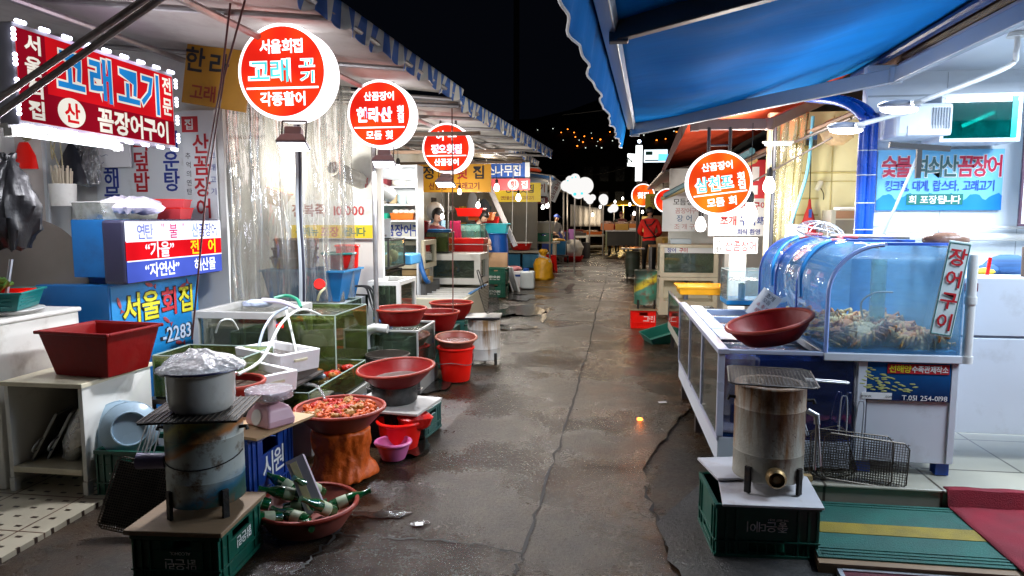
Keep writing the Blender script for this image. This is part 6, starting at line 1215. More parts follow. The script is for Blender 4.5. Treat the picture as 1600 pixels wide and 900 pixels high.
# crabs
crabm = [M('crab_tan', (.80, .42, .12), .5, var=.4, vs=18, bump=.5), M('crab_orange', (.78, .28, .06), .5, var=.4, vs=18, bump=.5), M('crab_pale', (.84, .58, .26), .5, var=.35, vs=18, bump=.5)]
crabme = []
for k in range(3):
    b = MB(); b.ball((0, 0, 0), .07, (1.15, .9, .55), 12, None, .10, k)
    for s in (-1, 1):
        for j in range(4): a = -.5 + j * .38; b.tube([(s * .05, .04 - .025 * j, 0), (s * .085, .05 - .035 * j, .02), (s * .09, .03 - .04 * j, -.025), (s * .06, .02 - .03 * j, -.04)], .010, 6, r1=.006)
        b.tube([(s * .05, -.04, 0), (s * .085, -.065, .02), (s * .05, -.09, .0)], .015, 6, r1=.011); b.ball((s * .045, -.095, 0), .02, (.8, 1.1, .6), 8)
    bmesh.ops.recalc_face_normals(b.bm, faces=b.bm.faces); me = bpy.data.meshes.new('crab'); b.bm.to_mesh(me); b.bm.free(); me.materials.append(crabm[k]); [setattr(p, 'use_smooth', True) for p in me.polygons]; crabme.append(me)
for k in range(60):
    o = bpy.data.objects.new('crab', crabme[k % 3]); C.objects.link(o); row = k // 10
    o.location = (1.325 + .056 * (k % 10) + random.uniform(-.02, .02), 4.11 + .15 * row + random.uniform(-.02, .02), .89 + random.uniform(0, .04)); o.rotation_euler = (random.uniform(-.9, .9), random.uniform(-.7, .7), random.uniform(0, 6.2)); tag(o, 'tan crab piled with others on the floor of the big blue tank', 'crab', 'crabs in the big blue tank')
t = board_sign('narrow upright white sign with four red syllables on the crab tank corner', (1.835, 3.955, 1.215), 0, .115, .52, M('mint_white', (.62, .72, .72), .4), [], [ink_red], vert=[('장어구이', 0, .0, .088, .118, 0, {'b': .02})], th=.006, ry=R(8))
b = MB()
for s in (-1, 1): b.bb(s * .0505 - .0015, s * .0505 + .0015, -.0025, -.0005, -.25, .25); b.bb(-.0488, .0488, -.0025, -.0005, s * .2485 - .0015, s * .2485 + .0015)
b.o('teal_border', teal_pl, t)
b = MB(); b.tube([(1.97, 4.02, .80), (1.97, 4.02, 1.40)], .026, 12); [b.lathe([(0, z - .02), (.031, z - .02), (.031, z + .02), (0, z + .02)], c=(1.97, 4.02, 0), n=14) for z in (.82, 1.15)]; b.o('drain_pipe', pvc, label='white upright pipe at the right corner of the crab tank', cat='pipe', smooth=True)
b = MB(); b.ball((0, 0, 0), .06, (2.1, .9, .75), 16, None, .03, 2); b.o('roll_bag', M('brown_plastic_wrap', (.28, .15, .10), .25, var=.4, vs=8, bump=.6, bs=12), label='brown plastic wrapped roll on top of the white upright pipe', cat='bag', smooth=True, loc=(1.87, 4.12, 1.475))
for k, (y, lb) in enumerate(((4.75, 'red and blue air hose over the tank shoulder, nearer'), (5.5, 'red and blue air hose over the tank shoulder, further'))):
    b = MB(); q = [(1.62, y, 1.47), (1.50, y, 1.475)] + [(x - .012 if i > 2 else x - .015, y - .1 - .02 * i, z + .012) for i, (x, z) in enumerate(prof(6)[2:-1][::-1])]; b.m(1).tube(q[:4], .013, 8, smooth=3); b.m(0).tube(q[3:] + [(TX0 - .016, q[-1][1] - .03, 1.1)], .013, 8, smooth=3); b.o('air_hose', [M('azure_hose', (.02, .25, .65), .35), M('dark_pink_hose', (.35, .05, .06), .35)] if k == 0 else [bpy.data.materials['azure_hose'], bpy.data.materials['dark_pink_hose']], label=lb, cat='hose', smooth=True)
t = thing('wire_strainer', 'round wire strainer lying on top of the big blue tank', 'strainer', (1.55, 5.3, 1.48)); t.rotation_euler = (R(14), R(10), 0); b = MB(); b.tube([(.17 * math.cos(2 * PI * k / 30), .17 * math.sin(2 * PI * k / 30), 0) for k in range(31)], .006, 6); b.tube([(.17, 0, 0), (.55, -.2, -.01)], .010, 6); b.o('rim', alu, t); b = MB()
for k in range(8):
    a = k * PI / 8; b.tube([(.17 * math.cos(a) * math.cos(f), .17 * math.sin(a) * math.cos(f), .09 * math.sin(f)) for f in [PI * q / 10 for q in range(11)]], .0025, 4)
for k in range(1, 5): r_ = .17 * math.cos(k * .3); b.tube([(r_ * math.cos(2 * PI * q / 20), r_ * math.sin(2 * PI * q / 20), .09 * math.sin(k * .3)) for q in range(21)], .0025, 4)
b.o('mesh_wires', alu, t)
b = MB(); b.tube([(1.50, 4.9, 1.475), (1.86, 4.55, 1.478)], .013, 8); b.o('net_handle', M('pale_handle', (.55, .50, .42), .4), label='pale stick handle lying across the big blue tank', cat='stick')
b = MB(); b.tube([(2.22, 6.0, 1.40), (2.27, 5.5, 2.06)], .011, 8); t = b.o('squeegee', M('pale_pole', (.55, .60, .66), .4), label='black squeegee on a pale pole leaning before the blue banner', cat='squeegee'); b = MB(); b.box((0, 0, 0), (.42, .03, .04), rz=.0, ry=R(5)); b.box((0, 0, -.12), (.035, .025, .22)); b.o('blade', black_pl, t, loc=(2.27, 5.49, 2.12))
# stove on the right
crate('dark green bottle crate at the right under the rusty drum stove, upside down lettering', (.75, 3.41, 0), R(3), .47, .40, .262, green_pl, [('좋은데이', .0, .155, .05), ('THE BEST SOJU', .05, .19, .012)], flip=-1, hole_top=False)
wm2 = M('stained_white_board', (.56, .54, .55), .5, dirt=((.25, .13, .07), .3, 7))
b = MB(); b.prism([(.545, 3.15), (1.0, 3.17), (1.03, 3.56), (.60, 3.74)], .268, .280); b.o('stove_board', wm2, label='rust stained white board on the right green crate', cat='board', bevel=.002)
b = MB(); b.box((0, 0, 0), (.30, .30, .012)); b.o('stove_board', bpy.data.materials['stained_white_board'], label='small white board lying across behind the rusty drum stove', cat='board', loc=(.68, 3.60, .292), rot=(0, 0, R(12)))
t = stove('rusty cream drum charcoal stove with a brass air valve, on the right', (.80, 3.42, .285), .165, .46, RUST('rust_streaked_drum', (.40, .38, .31), (.20, .085, .02), .5, .62), R(-4), 'round', False)
t2 = grillnet('large wire grill lying flat on top of the rusty drum stove', (.78, 3.27, .815), (R(-88), 0, R(-8)), .40, .36, .017, 0, M('black_wire', (.05, .045, .04), .45, .7, var=.4, vs=30), r=.002)
b = MB()
for d in (0, .03): b.tube([(.16, .004, .16 + d), (.34, .004, .15 + d), (.35, .004, .165)], .004, 6)
b.o('handle', alu, t2)
b = MB(); b.tube([(.96, 3.36, .68), (1.0, 3.35, .66), (1.0, 3.34, .62)], .014, 8); b.tube([(1.0, 3.34, .66), (.995, 3.33, .40)], .006, 6); b.tube([(1.0, 3.34, .66), (1.02, 3.33, .42)], .006, 6); b.o('fire_tongs', alu, label='steel tongs hanging from the ear of the rusty drum stove', cat='tongs', smooth=True)
# grill nets leaning by cabinet
for i, (x, y, rx, ry, rz, wd, hd, lb) in enumerate(((1.22, 3.88, -14, -16, -4, .34, .27, 'wire grill rack at the back of the leaning group, tilted most'), (1.34, 3.86, -12, 3, -6, .42, .27, 'wire grill rack in the middle of the leaning group'), (1.40, 3.84, -9, 6, -2, .44, .25, 'wire grill rack at the front of the leaning group, upright handle'))):
    grillnet(lb, (x, y, .15), (R(rx), R(ry), R(rz)), wd, hd, .0135, 1 if i else 2, wire, 'wire grills leaning on the white cabinet', r=.0019)
b = MB(); b.box((0, 0, 0), (.16, .04, .03)); b.o('timber_block', bpy.data.materials['raw_timber'], label='short timber offcut on the tiled step behind the stove board', cat='timber', loc=(1.06, 3.86, .162), rot=(0, 0, .05))
# mats
def matmat(name, c, sc, r=.85): return M(name, c, r, var=.4, vs=sc, bump=.5, bs=160, dirt=(tuple(x * .3 + .004 for x in c), .45, 5))
gm_, rm_ = matmat('green_mat', (.008, .10, .075), 8, .6), matmat('red_carpet', (.22, .006, .018), 10)
b = MB(); b.prism([(.965, 3.10), (1.05, 3.80), (2.9, 3.80), (2.9, 3.10)], -.005, .052); t = b.o('wooden_step', M('brown_step_wood', (.24, .15, .08), .6, var=.3), label='low brown wooden step in front of the tiled platform', cat='step')
b = MB(); b.prism([(.975, 3.145), (1.05, 3.79), (2.9, 3.79), (2.9, 3.145)], .0525, .060); o = b.o('ribbed_mat', gm_, label='green rubber mat with a yellow stripe on the wooden step', cat='mat')
b = MB(); b.prism([(1.008, 3.40), (1.022, 3.52), (2.9, 3.52), (2.9, 3.40)], .0605, .063); b.o('yellow_stripe', matmat('yellow_rubber', (.28, .20, .012), 9, .6), o)
b = MB()
for y in (3.17, 3.20, 3.23, 3.73, 3.76): b.prism([(1.0, y), (1.0, y + .012), (2.9, y + .012), (2.9, y)], .0605, .064)
b.o('ribs', gm_, o)
b = MB(); b.prism([(1.0, 2.4), (1.06, 3.075), (2.9, 3.075), (2.9, 2.4)], -.002, .03); o = b.o('dark_carpet', matmat('maroon_carpet', (.12, .02, .03), 9), label='maroon carpet edged with a metal strip at the bottom right', cat='carpet')
b = MB(); b.prism([(.985, 2.4), (1.04, 3.095), (1.06, 3.095), (1.005, 2.4)], .0, .035); b.prism([(1.0605, 3.078), (1.0605, 3.095), (2.9, 3.095), (2.9, 3.078)], .0, .036); b.o('metal_edging', alu, o)
b = MB(); pz = lambda x, y: (x, y)
b.grid(lambda u, v: V((1.80 + .10 * (1 - v) * 0 + .0 + u * 1.3 + (1 - v) * -.0, 2.5 + 1.36 * v, .066 + (.085 if v > .965 else 0) + .002 * math.sin(u * 40 + v * 30))) + V((.02 * v, 0, 0)), 40, 60); b.o('red_carpet', rm_, label='bright red carpet runner over the mat at the right edge', cat='carpet', sol=.006, smooth=True)
# white counter on the right
t = thing('serving_counter', 'lilac white serving counter to the right of the crab tank', 'counter', (2.75, 4.65, .145))
b = MB(); b.bb(-.70, .9, -.29, .3, .16, .74); b.bb(-.70, .9, -.282, .3, .755, 1.10); b.o('body', lilac_white, t, bevel=.004); b = MB(); b.bb(-.69, .9, -.27, .28, .741, .754); b.o('seam', M('seam_grey', (.2, .2, .24), .5), t)
for x in (-.6, .1, .8): b = MB(); b.tube([(x, -.1, 0), (x, -.1, .159)], .025, 8); b.o('leg', alu, t)
b = MB(); b.ball((0, 0, 0), .09, (1, .8, 1.05), 18); b.ball((0, 0, .095), .03, (1, 1, .6), 10); b.o('kettle_bag', M('azure_plastic', (.01, .36, .75), .3), label='bright azure plastic bundle on the counter behind the white pipe', cat='bundle', smooth=True, loc=(2.16, 4.75, 1.31))
b = MB(); b.lathe([(0, 0), (.022, 0), (.026, .17), (.024, .18), (0, .18)], n=14); b.o('pepper_mill', M('dark_wood_bottle', (.08, .05, .03), .5, var=.4, vs=40), label='brown cylindrical bottle standing on the white counter', cat='bottle', smooth=True, loc=(2.50, 4.5, 1.246))
b = MB(); b.ball((0, 0, 0), .12, (1.2, .6, .65), 16, None, .05, 4); b.ball((-.12, -.02, -.02), .07, (1, .7, .6), 10, None, .06, 2); t = b.o('striped_cloth', M('striped_cloth', (.03, .10, .25), .8, var=.9, vs=9, stretch=(.2, .2, 4)), label='bundled blue and yellow striped cloth on the white counter', cat='cloth', smooth=True, loc=(2.52, 4.72, 1.29)); b = MB(); b.ball((-.16, -.05, -.03), .045, (1.3, .8, .6), 10, None, .1, 5); b.o('yellow_fold', M('yellow_cloth', (.62, .45, .03), .8), t, smooth=True)
b = MB(); b.box((0, 0, 0), (.018, .01, .11), ry=.1); b.o('red_stick', red_pl, label='small red stick standing on the white counter', cat='stick', loc=(2.345, 4.6, 1.30))
b = MB(); b.bb(-.06, .06, -.02, .02, -.025, .025); b.o('maroon_box', M('maroon_box', (.12, .01, .03), .4), label='small maroon box on the edge of the counter by the pipe', cat='box', loc=(2.11, 4.37, 1.19), bevel=.003)
b = MB(); b.tube([(2.3, 6.1, 1.44), (5, 6.1, 1.44)], .03, 8); b.tube([(2.3, 6.12, 1.52), (5, 6.12, 1.52)], .012, 6); b.o('wall_pipe', pvc, label='white pipe running along the white wall above the counter', cat='pipe', smooth=True)

# ================================================================== RIGHT ROOM FITTINGS
t = thing('wall_banner', 'sky blue banner with red and black dish names and a wave edge', 'banner', (2.72, 6.17, 1.91)); Wd, Hd = .97, .50
b = MB(); b.bb(-Wd / 2, Wd / 2, 0, .006, -Hd / 2, Hd / 2); b.o('sheet', M('sky_blue_print', (.18, .52, .80), .4, var=.06), t)
b = MB(); q = [(-Wd / 2, -Hd / 2 + .002)] + [(-Wd / 2 + Wd * k / 40, -.135 - .025 * math.cos(k * .9) - .008 * math.cos(k * 2)) for k in range(41)] + [(Wd / 2, -Hd / 2 + .002)]; [b.prismx([(q[k][0], -Hd / 2 + .002), (q[k + 1][0], -Hd / 2 + .002), q[k + 1], q[k]], -.003, -.001) for k in range(1, 41)]; b.o('wave_band', M('wave_blue', (.01, .22, .68), .4), t)
b = MB(); b.bb(-.25, .19, -.0065, -.0045, -.205, -.115); b.o('green_label', M('label_green', (.01, .16, .13), .4), t, bevel=.0)
b = MB()
for ch, cx, c in (('숯', -.395, 1), ('불', -.285, 1), ('석', -.155, 3), ('쇠', -.04, 3), ('산', .075, 3), ('꼼', .195, 1), ('장', .305, 1), ('어', .415, 1)): b.text(ch, cx, .115, .165, 2, bold=.055, sx=.75, y=-.004); b.text(ch, cx, .115, .165, c, bold=.025, sx=.75, y=-.007)
b.text('킹크랩, 대게, 랍스타, 고래고기', 0, -.045, .085, 0, bold=.012, sx=.75, y=-.0075, gap=.03); b.text('회 포장됩니다', -.03, -.16, .065, 2, bold=.02, y=-.009); b.o('lettering', [M('royal_ink', (.01, .06, .42), .4), M('crimson_ink', (.48, .01, .05), .4), ink_white, M('slate_ink', (.03, .10, .10), .4)], t)
t = thing('wall_cabinet', 'white wall cabinet with a teal glass door reflecting a tube light', 'cabinet', P(1520, 187, 5.95)); W2, H2 = .29, .185
b = MB(); b.bb(-W2, W2, -.12, .195, -H2, -H2 + .03); b.bb(-W2, W2, -.12, .195, H2 - .03, H2); b.bb(-W2, -W2 + .03, -.12, .195, -H2 + .03, H2 - .03); b.bb(W2 - .03, W2, -.12, .195, -H2 + .03, H2 - .03); b.bb(-W2 + .03, W2 - .03, .17, .195, -H2 + .03, H2 - .03); b.o('carcass', wall_white, t, bevel=.004)
b = MB(); b.bb(-W2 + .03, W2 - .03, -.122, -.116, -H2 + .03, H2 - .03); b.o('glass_door', GL('teal_glass', (.03, .40, .38), .35, .03, haze=.35, hazecol=(.0, .22, .20)), t); b = MB(); b.bb(W2 - .075, W2 - .035, -.127, -.1225, -H2 + .03, H2 - .03); b.o('door_strip', M('teal_strip', (.0, .45, .40), .3), t)
b = MB(); b.tube([(-.10, -.06, -.055), (.12, -.06, .045)], .014, 8); b.o('tube_reflection', EM('teal_reflection', (.80, 1, .97), 9), t); b = MB(); b.bb(-.02, .07, .12, .165, -.14, .03); b.bb(-.2, -.17, .1, .165, -.1, .12); b.o('switch_gear', pvc, t)  # glowing rod behind the glass stands in for the reflected ceiling tube
b = MB(); b.bb(-.21, .21, -.19, .19, -.12, .14); t = b.o('air_conditioner', wall_white, label='white wall air conditioner left of the teal cabinet', cat='air conditioner', loc=P(1428, 194, 6.0), bevel=.03); b = MB()
for k in range(7): b.box((.06 + .02 * k, -.195, .02), (.006, .01, .16))
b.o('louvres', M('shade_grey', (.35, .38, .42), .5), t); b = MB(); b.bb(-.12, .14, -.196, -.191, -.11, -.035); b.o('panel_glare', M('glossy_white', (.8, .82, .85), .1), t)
t = board_sign('dark framed menu poster with coloured labels at the right edge of the white wall', (3.46, 5.95, 2.05), 0, .44, 1.0, pan_white, [('메뉴', -.14, -.02, .06, 1), ('미역', -.14, -.10, .06, 1), ('소라', -.14, -.19, .06, 1), ('시락', -.14, -.26, .06, 1)], [ink_black, ink_white], th=.012, frame=M('dark_plum_frame', (.07, .03, .05), .5), name='wall_poster', cat='poster')
b = MB(); b.bb(-.20, .2, -.004, -.001, -.145, .02); b.o('purple_label', M('violet_label', (.20, .05, .30), .4), t); b = MB(); b.bb(-.20, .2, -.004, -.001, -.31, -.155); b.o('green_label', M('label_green_dull', (.02, .18, .12), .4), t); b = MB(); b.bb(-.20, .2, -.004, -.001, .05, .22); b.o('food_photo', M('dark_food_print', (.12, .10, .08), .4, var=.8, vs=14), t)
# blue pipes
for k, (dx, lb) in enumerate(((-.05, 'blue vertical pipe at the corner of the white wall, left of its pair'), (.02, 'blue vertical pipe at the corner of the white wall, right of its pair'))):
    b = MB(); b.tube([(2.13 + dx, 6.08, .15), (2.13 + dx, 6.08, 2.2), (2.11 + dx, 6.06, 2.42), (2.02 + dx, 6.3, 2.58), (1.92 + dx, 6.8, 2.70), (1.86 + dx, 7.6, 2.85)], .04, 12, smooth=4); t = b.o('blue_pipe', M('glossy_blue_pipe', (.008, .07, .42), .25, var=.1) if k == 0 else bpy.data.materials['glossy_blue_pipe'], label=lb, cat='pipe', smooth=True)
    b = MB()
    for z in (1.5, 1.72, 1.95, 2.15): b.tube([(2.13 + dx + .043 * math.cos(2 * PI * q / 16), 6.08 + .043 * math.sin(2 * PI * q / 16), z) for q in range(17)], .004, 5)
    b.o('cable_tie', pvc, t)
# arm lamps
def armlamp(label, brk, pts, head, ang):
    t = thing('arm_lamp', label, 'lamp', head, 0, 'lamps on pipe arms over the right stall'); h = V(head)
    b = MB(); b.tube([V(p) - h for p in [brk] + pts], .017, 10, smooth=5); b.lathe([(0, .0), (.06, 0), (.055, .02), (.02, .05), (0, .05)], c=V(brk) - h + V((0, 0, -.03)), n=16); b.o('pipe_arm', pvc, t, smooth=True)
    b = MB(); mt = Matrix.Rotation(ang, 4, 'Z'); b.ball((0, 0, .012), .12, (1.15, .62, .28), 20, mt.to_3x3()); b.o('housing', M('lamp_grey', (.35, .37, .42), .4), t, smooth=True) if 'lamp_grey' not in bpy.data.materials else b.o('housing', bpy.data.materials['lamp_grey'], t, smooth=True)
    b = MB(); b.ball((0, 0, -.012), .105, (1.15, .62, .24), 20, mt.to_3x3()); b.o('diffuser', EM('lamp_diffuser', (.92, .90, 1), 20) if 'lamp_diffuser' not in bpy.data.materials else bpy.data.materials['lamp_diffuser'], t, smooth=True)
    light('SPOT', t, (0, 0, -.05), L_ROOM * 2.0, (.86, .92, 1), .10, spot=R(165), blend=.35); light('POINT', t, (-.1, 0, .02), 9, (.86, .93, 1), .08); return t
h1, h2 = at(1405, 168, 4.6), at(1322, 201, 5.2)
armlamp('nearer white arm lamp hanging before the air conditioner', tuple(G(1590, 50, 2.80)), [tuple(G(1590, 50, 2.80) + V((.0, 0, -.12))), tuple(G(1590, 50, 2.80) + V((-.02, .05, -.21))), tuple(h1 + V((.12, -.10, .035))), tuple(h1 + V((.05, -.05, .02)))], h1, .25)
armlamp('further white arm lamp hanging by the blue pipes', tuple(G(1478, 122, 2.80)), [tuple(G(1478, 122, 2.80) + V((.0, 0, -.12))), tuple(G(1478, 122, 2.80) + V((-.04, .0, -.2))), tuple(h2 + V((.12, -.12, .03))), tuple(h2 + V((.05, -.05, .02)))], h2, .25)
# yellow wall fittings
b = MB(); b.tube([(1.80, 7.9, .0), (1.80, 7.9, 2.7)], .035, 10); b.o('dark_post', M('dark_blue_post', (.02, .025, .04), .4), label='dark post at the left end of the cream yellow wall', cat='post')
b = MB(); b.bb(-.10, .10, -.05, 0, -.01, .012); b.bb(-.09, .09, -.08, 0, .012, .10); t = b.o('sweets_shelf', M('ochre_shelf', (.40, .32, .12), .5), label='small wall shelf with jars high on the yellow wall', cat='shelf', loc=(2.13, 7.97, 2.36), bevel=.004)
b = MB()
for k in range(4): b.lathe([(0, 0), (.022, 0), (.022, .055), (0, .055)], c=(-.065 + .045 * k, -.10, .014), n=12)
b.o('jars', M('dark_jars', (.05, .05, .05), .3), t); b = MB(); b.bb(-.04, .09, -.10, -.082, .075, .15); b.o('blue_label', M('blue_box_label', (.05, .15, .5), .4), t)
b = MB(); b.bb(-.2, .2, -.15, .15, 0, .26); t = b.o('steamer_cabinet', M('grey_steamer', (.33, .33, .30), .35, .4), label='grey metal cooker cabinet against the yellow wall by the blue pipe', cat='cabinet', loc=(2.50, 7.7, 1.42), bevel=.006); b = MB(); b.bb(-.15, .19, -.154, -.151, .17, .25); b.o('control_strip', M('brown_strip', (.20, .10, .06), .4), t); b = MB(); b.bb(-.15, .19, -.154, -.151, .02, .155); b.o('door', M('dark_door', (.12, .11, .10), .3), t); b = MB(); b.lathe([(0, -.16), (.025, -.16), (.025, -.18), (0, -.18)], c=(.13, 0, .21), n=14, mt=Matrix.Rotation(PI / 2, 4, 'X') @ Matrix.Rotation(PI, 4, 'X')) if False else b.box((.13, -.165, .21), (.03, .02, .03)); b.o('knob', black_pl, t); b = MB(); b.bb(-.1, .18, -.1, .1, .262, .29); b.o('foam_tray', foam, t)
b = MB(); b.bb(1.9, 2.8, 7.4, 7.95, .0, 1.41); b.o('rear_counter', lilac_white, label='pale rear counter below the cooker cabinet', cat='counter')
b = MB(); b.lathe([(0, -.19), (.085, -.18), (.09, -.12), (.05, .02), (.02, .12), (.012, .2), (0, .2)], n=14, sy=.4, wob=.1); o = b.o('red_apron', M('red_cloth', (.45, .02, .03), .7), label='red cloth apron hanging on the yellow wall', cat='apron', smooth=True, loc=(2.18, 7.9, 1.60)); b = MB(); b.bb(-.015, .015, -.05, -.035, .0, .09); b.o('blue_tag', blue_pl, o); b = MB(); b.tube([(0, 0, .2), (.01, .06, .72)], .006, 5); b.o('cord', rubber_hose, o)
b = MB(); b.lathe([(0, -.05), (.028, -.05), (.03, .03), (.02, .06), (0, .06)], n=14); o = b.o('wall_socket', pvc, label='white round plug with a looped cord on the yellow wall', cat='socket', loc=(2.28, 7.94, 1.95), rot=(.4, .3, 0), smooth=True); b = MB(); b.tube([(0, 0, .0), (.09, 0, -.08), (.12, .02, -.2), (.06, .02, -.3), (-.06, .02, -.28)], .005, 5, smooth=4); b.o('cord', rubber_hose, o)
b = MB(); b.bb(-.10, .10, -.04, .04, -.09, .09); o = b.o('switch_box', pvc, label='white switch box behind the far end of the blue tank', cat='switch box', loc=(1.90, 7.3, 1.44), bevel=.006); b = MB(); b.bb(-.05, .06, -.046, -.041, -.05, .06); b.o('cover', fresh_white, o)
b = MB(); c0, c1 = V((1.82, 7.9, 0)), V((2.05, 7.7, 0))
b.grid(lambda u, v: V((1.80 + .16 * u + .12 * v * u + .02 * math.sin(u * 25), 7.85 - .2 * u + .03 * math.sin(u * 20), 1.3 + 1.4 * v)), 30, 12); b.o('vinyl_flap', GL('yellowed_vinyl', (.9, .88, .72), .3, .1, haze=.3, hazecol=(.6, .56, .35), bump=.8, bs=(4, 4, .6)), label='yellowed clear vinyl flap tied beside the dark post', cat='curtain', smooth=True, sol=.002)
hose('blue edge cord of the yellowed vinyl flap', [(1.85, 7.62, 1.3), (1.97, 7.62, 1.7), (2.07, 7.62, 2.1), (2.10, 7.62, 2.65)], .018, M('dull_blue_cord', (.10, .30, .42), .5), 'cord', 'cord')
b = MB(); b.ball((0, 0, 0), .16, (1.1, .5, .9), 14, None, .08, 9); b.o('plastic_bag', M('amber_bag', (.50, .36, .22), .3, var=.3, bump=1, bs=12), label='amber plastic sack hanging high on the yellow wall', cat='plastic bag', smooth=True, loc=(2.38, 7.75, 2.50))
# awning beams on the yellow side
t = thing('eave_frame', 'jumble of timber battens and pipes under the red awning eave', 'frame', (0, 0, 0))
for k, (a, c, r_, m_) in enumerate(((P(1130, 262, 9.5), P(1345, 172, 6.9), .024, beam_m), (P(1110, 276, 10.0), P(1340, 182, 6.9), .016, pipe_m), (P(1090, 285, 9.5), P(1330, 185, 6.9), .014, dark_metal), (P(1040, 305, 11), P(1175, 236, 8.6), .045, M('teal_board', (.06, .18, .22), .5)), (P(1035, 310, 11.2), P(1180, 250, 8.5), .035, M('ochre_board', (.38, .28, .10), .6)), (P(1165, 290, 8.2), P(1300, 215, 7.2), .010, dark_metal))): b = MB(); b.tube([a, c], r_, 6); b.o('batten', m_, t)
# sign boards, right
t = roundsign('red and orange round sign on the right with tilted turquoise lettering', (1.00, 6.5, 1.915), .295, [('산꼼장어', -.02, .52, .24, 'w', {'sx': .95}), ('삼천포', -.16, .0, .42, 'c', {'sx': .85}), ('횟', .66, .12, .24, 'w'), ('집', .66, -.14, .24, 'w'), ('모듬 회', .02, -.58, .26, 'w')], .10, 2.42, sign_orange, R(-7), -.33, double=False)
board_sign('white handwritten menu board under the round sign, left of its pair', (1.22, 11.2, 1.66), 0, .72, .56, pan_white, [('모듬생선', 0, .19, .10, 0, {'b': .01}), ('꼼장어구이', .04, .05, .085, 1, {'b': .005}), ('장 어', -.02, -.07, .10, 2, {'b': .01}), ('조 개 구 이', .04, -.20, .085, 1, {'b': .0})], [ink_black, M('faded_red_ink', (.48, .20, .20), .5), M('faded_blue_ink', (.05, .16, .32), .5)])
board_sign('white printed board with red and navy grill dishes by the dark post', (1.78, 9.6, 1.62), 0, .86, .54, pan_white, [('꼼장어 · 구이', .05, .14, .10, 1, {'sx': .9}), ('조개', -.17, -.06, .12, 1, {'sx': .9}), ('구이', .08, -.06, .12, 0, {'sx': .9}), ('회덮밥', .30, -.06, .10, 0, {'sx': .7}), ('회식 환영', .1, -.21, .07, 0)], [ink_blue, ink_red])
board_sign('faded red poster with pale panels behind the bare bulbs', (1.82, 9.4, 2.10), 0, .42, .50, pan_red, [], [], name='wall_poster', cat='poster', extra=lambda t: (lambda b: (b.bb(-.12, -.02, -.004, -.001, -.02, .16), b.bb(.04, .13, -.004, -.001, -.02, .16), b.bb(-.10, .12, -.004, -.001, -.2, -.08), b.o('pale_panels', pan_white, t))[1])(MB()))
wall('right_partition', 'pale partition behind the menu boards on the right', 1.0, 2.9, 11.6, 11.7, 0, 2.4, wall_pale)
bulb('bare bulb nearest the cream yellow wall, highest of the right bulbs', P(1202, 283, 7.4), 2.6, 55, 1.5)
bulb('large bare bulb hanging before the printed board on the right', P(1172, 325, 6.9), 2.5, 55, 1.7)
bulb('bare bulb low over the cream eel cabinet on the right', P(1095, 345, 8.8), 2.4, 45, 1.6)
t = thing('tube_light', 'short fluorescent tube under the red awning beside the dark post', 'tube light', P(1216, 226, 7.5)); b = MB(); b.tube([(-.13, 0, 0), (.13, 0, 0)], .010, 8); b.o('tube', tube_white, t); b = MB(); b.bb(-.15, .15, -.02, .02, .014, .035); b.o('batten', white_paint, t); light('POINT', t, (-.35, -.05, .02), 42, (1, .93, .85), .08)
t = thing('tall_tank_cabinet', 'tall cream cabinet of two stacked eel tanks on the right', 'fish tank', (1.27, 11.0, .06))
for z0, z1, nm in ((.0, .60, 'lower_frame'), (.605, 1.12, 'upper_frame')):
    b = MB(); f = .07; b.bb(-.45, .45, 0, .5, z0, z0 + (f if z0 else .22)); b.bb(-.45, .45, 0, .5, z1 - .05, z1)
    for x in (-.45, .38): b.bb(x, x + .07, 0, .07, z0 + (f if z0 else .22), z1 - .05); b.bb(x, x + .07, .43, .5, z0 + (f if z0 else .22), z1 - .05)
    b.bb(-.38, .38, .47, .498, z0 + (f if z0 else .22), z1 - .05); b.o(nm, cream_paint, t, bevel=.004)
b = MB(); b.bb(-.38, .38, .03, .036, .675, 1.07); b.o('pane', GL('grey_green_pane', (.5, .62, .55), .12, .03, haze=.3, hazecol=(.20, .28, .24)), t); b = MB(); b.bb(-.38, .38, .024, .029, .985, 1.07); b.o('label_strip', pan_white, t); b = MB(); b.text('장어', -.27, 1.03, .07, 0, y=.018); b.text('구이', -.09, 1.03, .07, 1, y=.018); b.o('lettering', [ink_blue, ink_red], t)
b = MB(); b.tube([(0, .3, .2), (0, .3, 1.0)], .04, 10); b.o('inner_pipe', M('blue_grey_pipe', (.16, .2, .28), .4), t)
for k in range(5): b = MB(); b.tube([(-.3 + .05 * k, .12 + .05 * k, .72), (-.1, .1 + .05 * k, .75 + .01 * k), (.15, .2, .70 + .02 * k), (.32, .15, .74)], .02, 7, r1=.01, smooth=3); b.o('eel', eelm, label='dark eel stretched across the floor of the upper right tank', cat='eel', group='eels in the tall cream cabinet', smooth=True, loc=(1.27, 11.0, .06))
b = MB(); b.bb(-.16, .16, -.1, .1, 0, .08); b.o('foam_slab', M('pale_blue_foam', (.45, .55, .62), .5), label='pale blue foam slab on top of the tall cream cabinet', cat='lid', loc=(1.15, 11.2, 1.185), bevel=.01)
board_sign('white slanted board with black and red lettering on the white pump stand', (1.36, 7.6, 1.30), 0, .46, .17, M('gloss_white', (.7, .7, .7), .3), [('연', -.17, .035, .06, 0), ('탄', -.17, -.04, .06, 0), ('산곰장어', .05, 0, .11, 1, {'sx': .72})], [ink_black, ink_red], th=.03)
b = MB(); b.bb(1.3, 1.48, 7.62, 7.9, 0, 1.22); b.o('pump_stand', white_paint, label='white pump stand behind the clear box tank', cat='stand', bevel=.005)
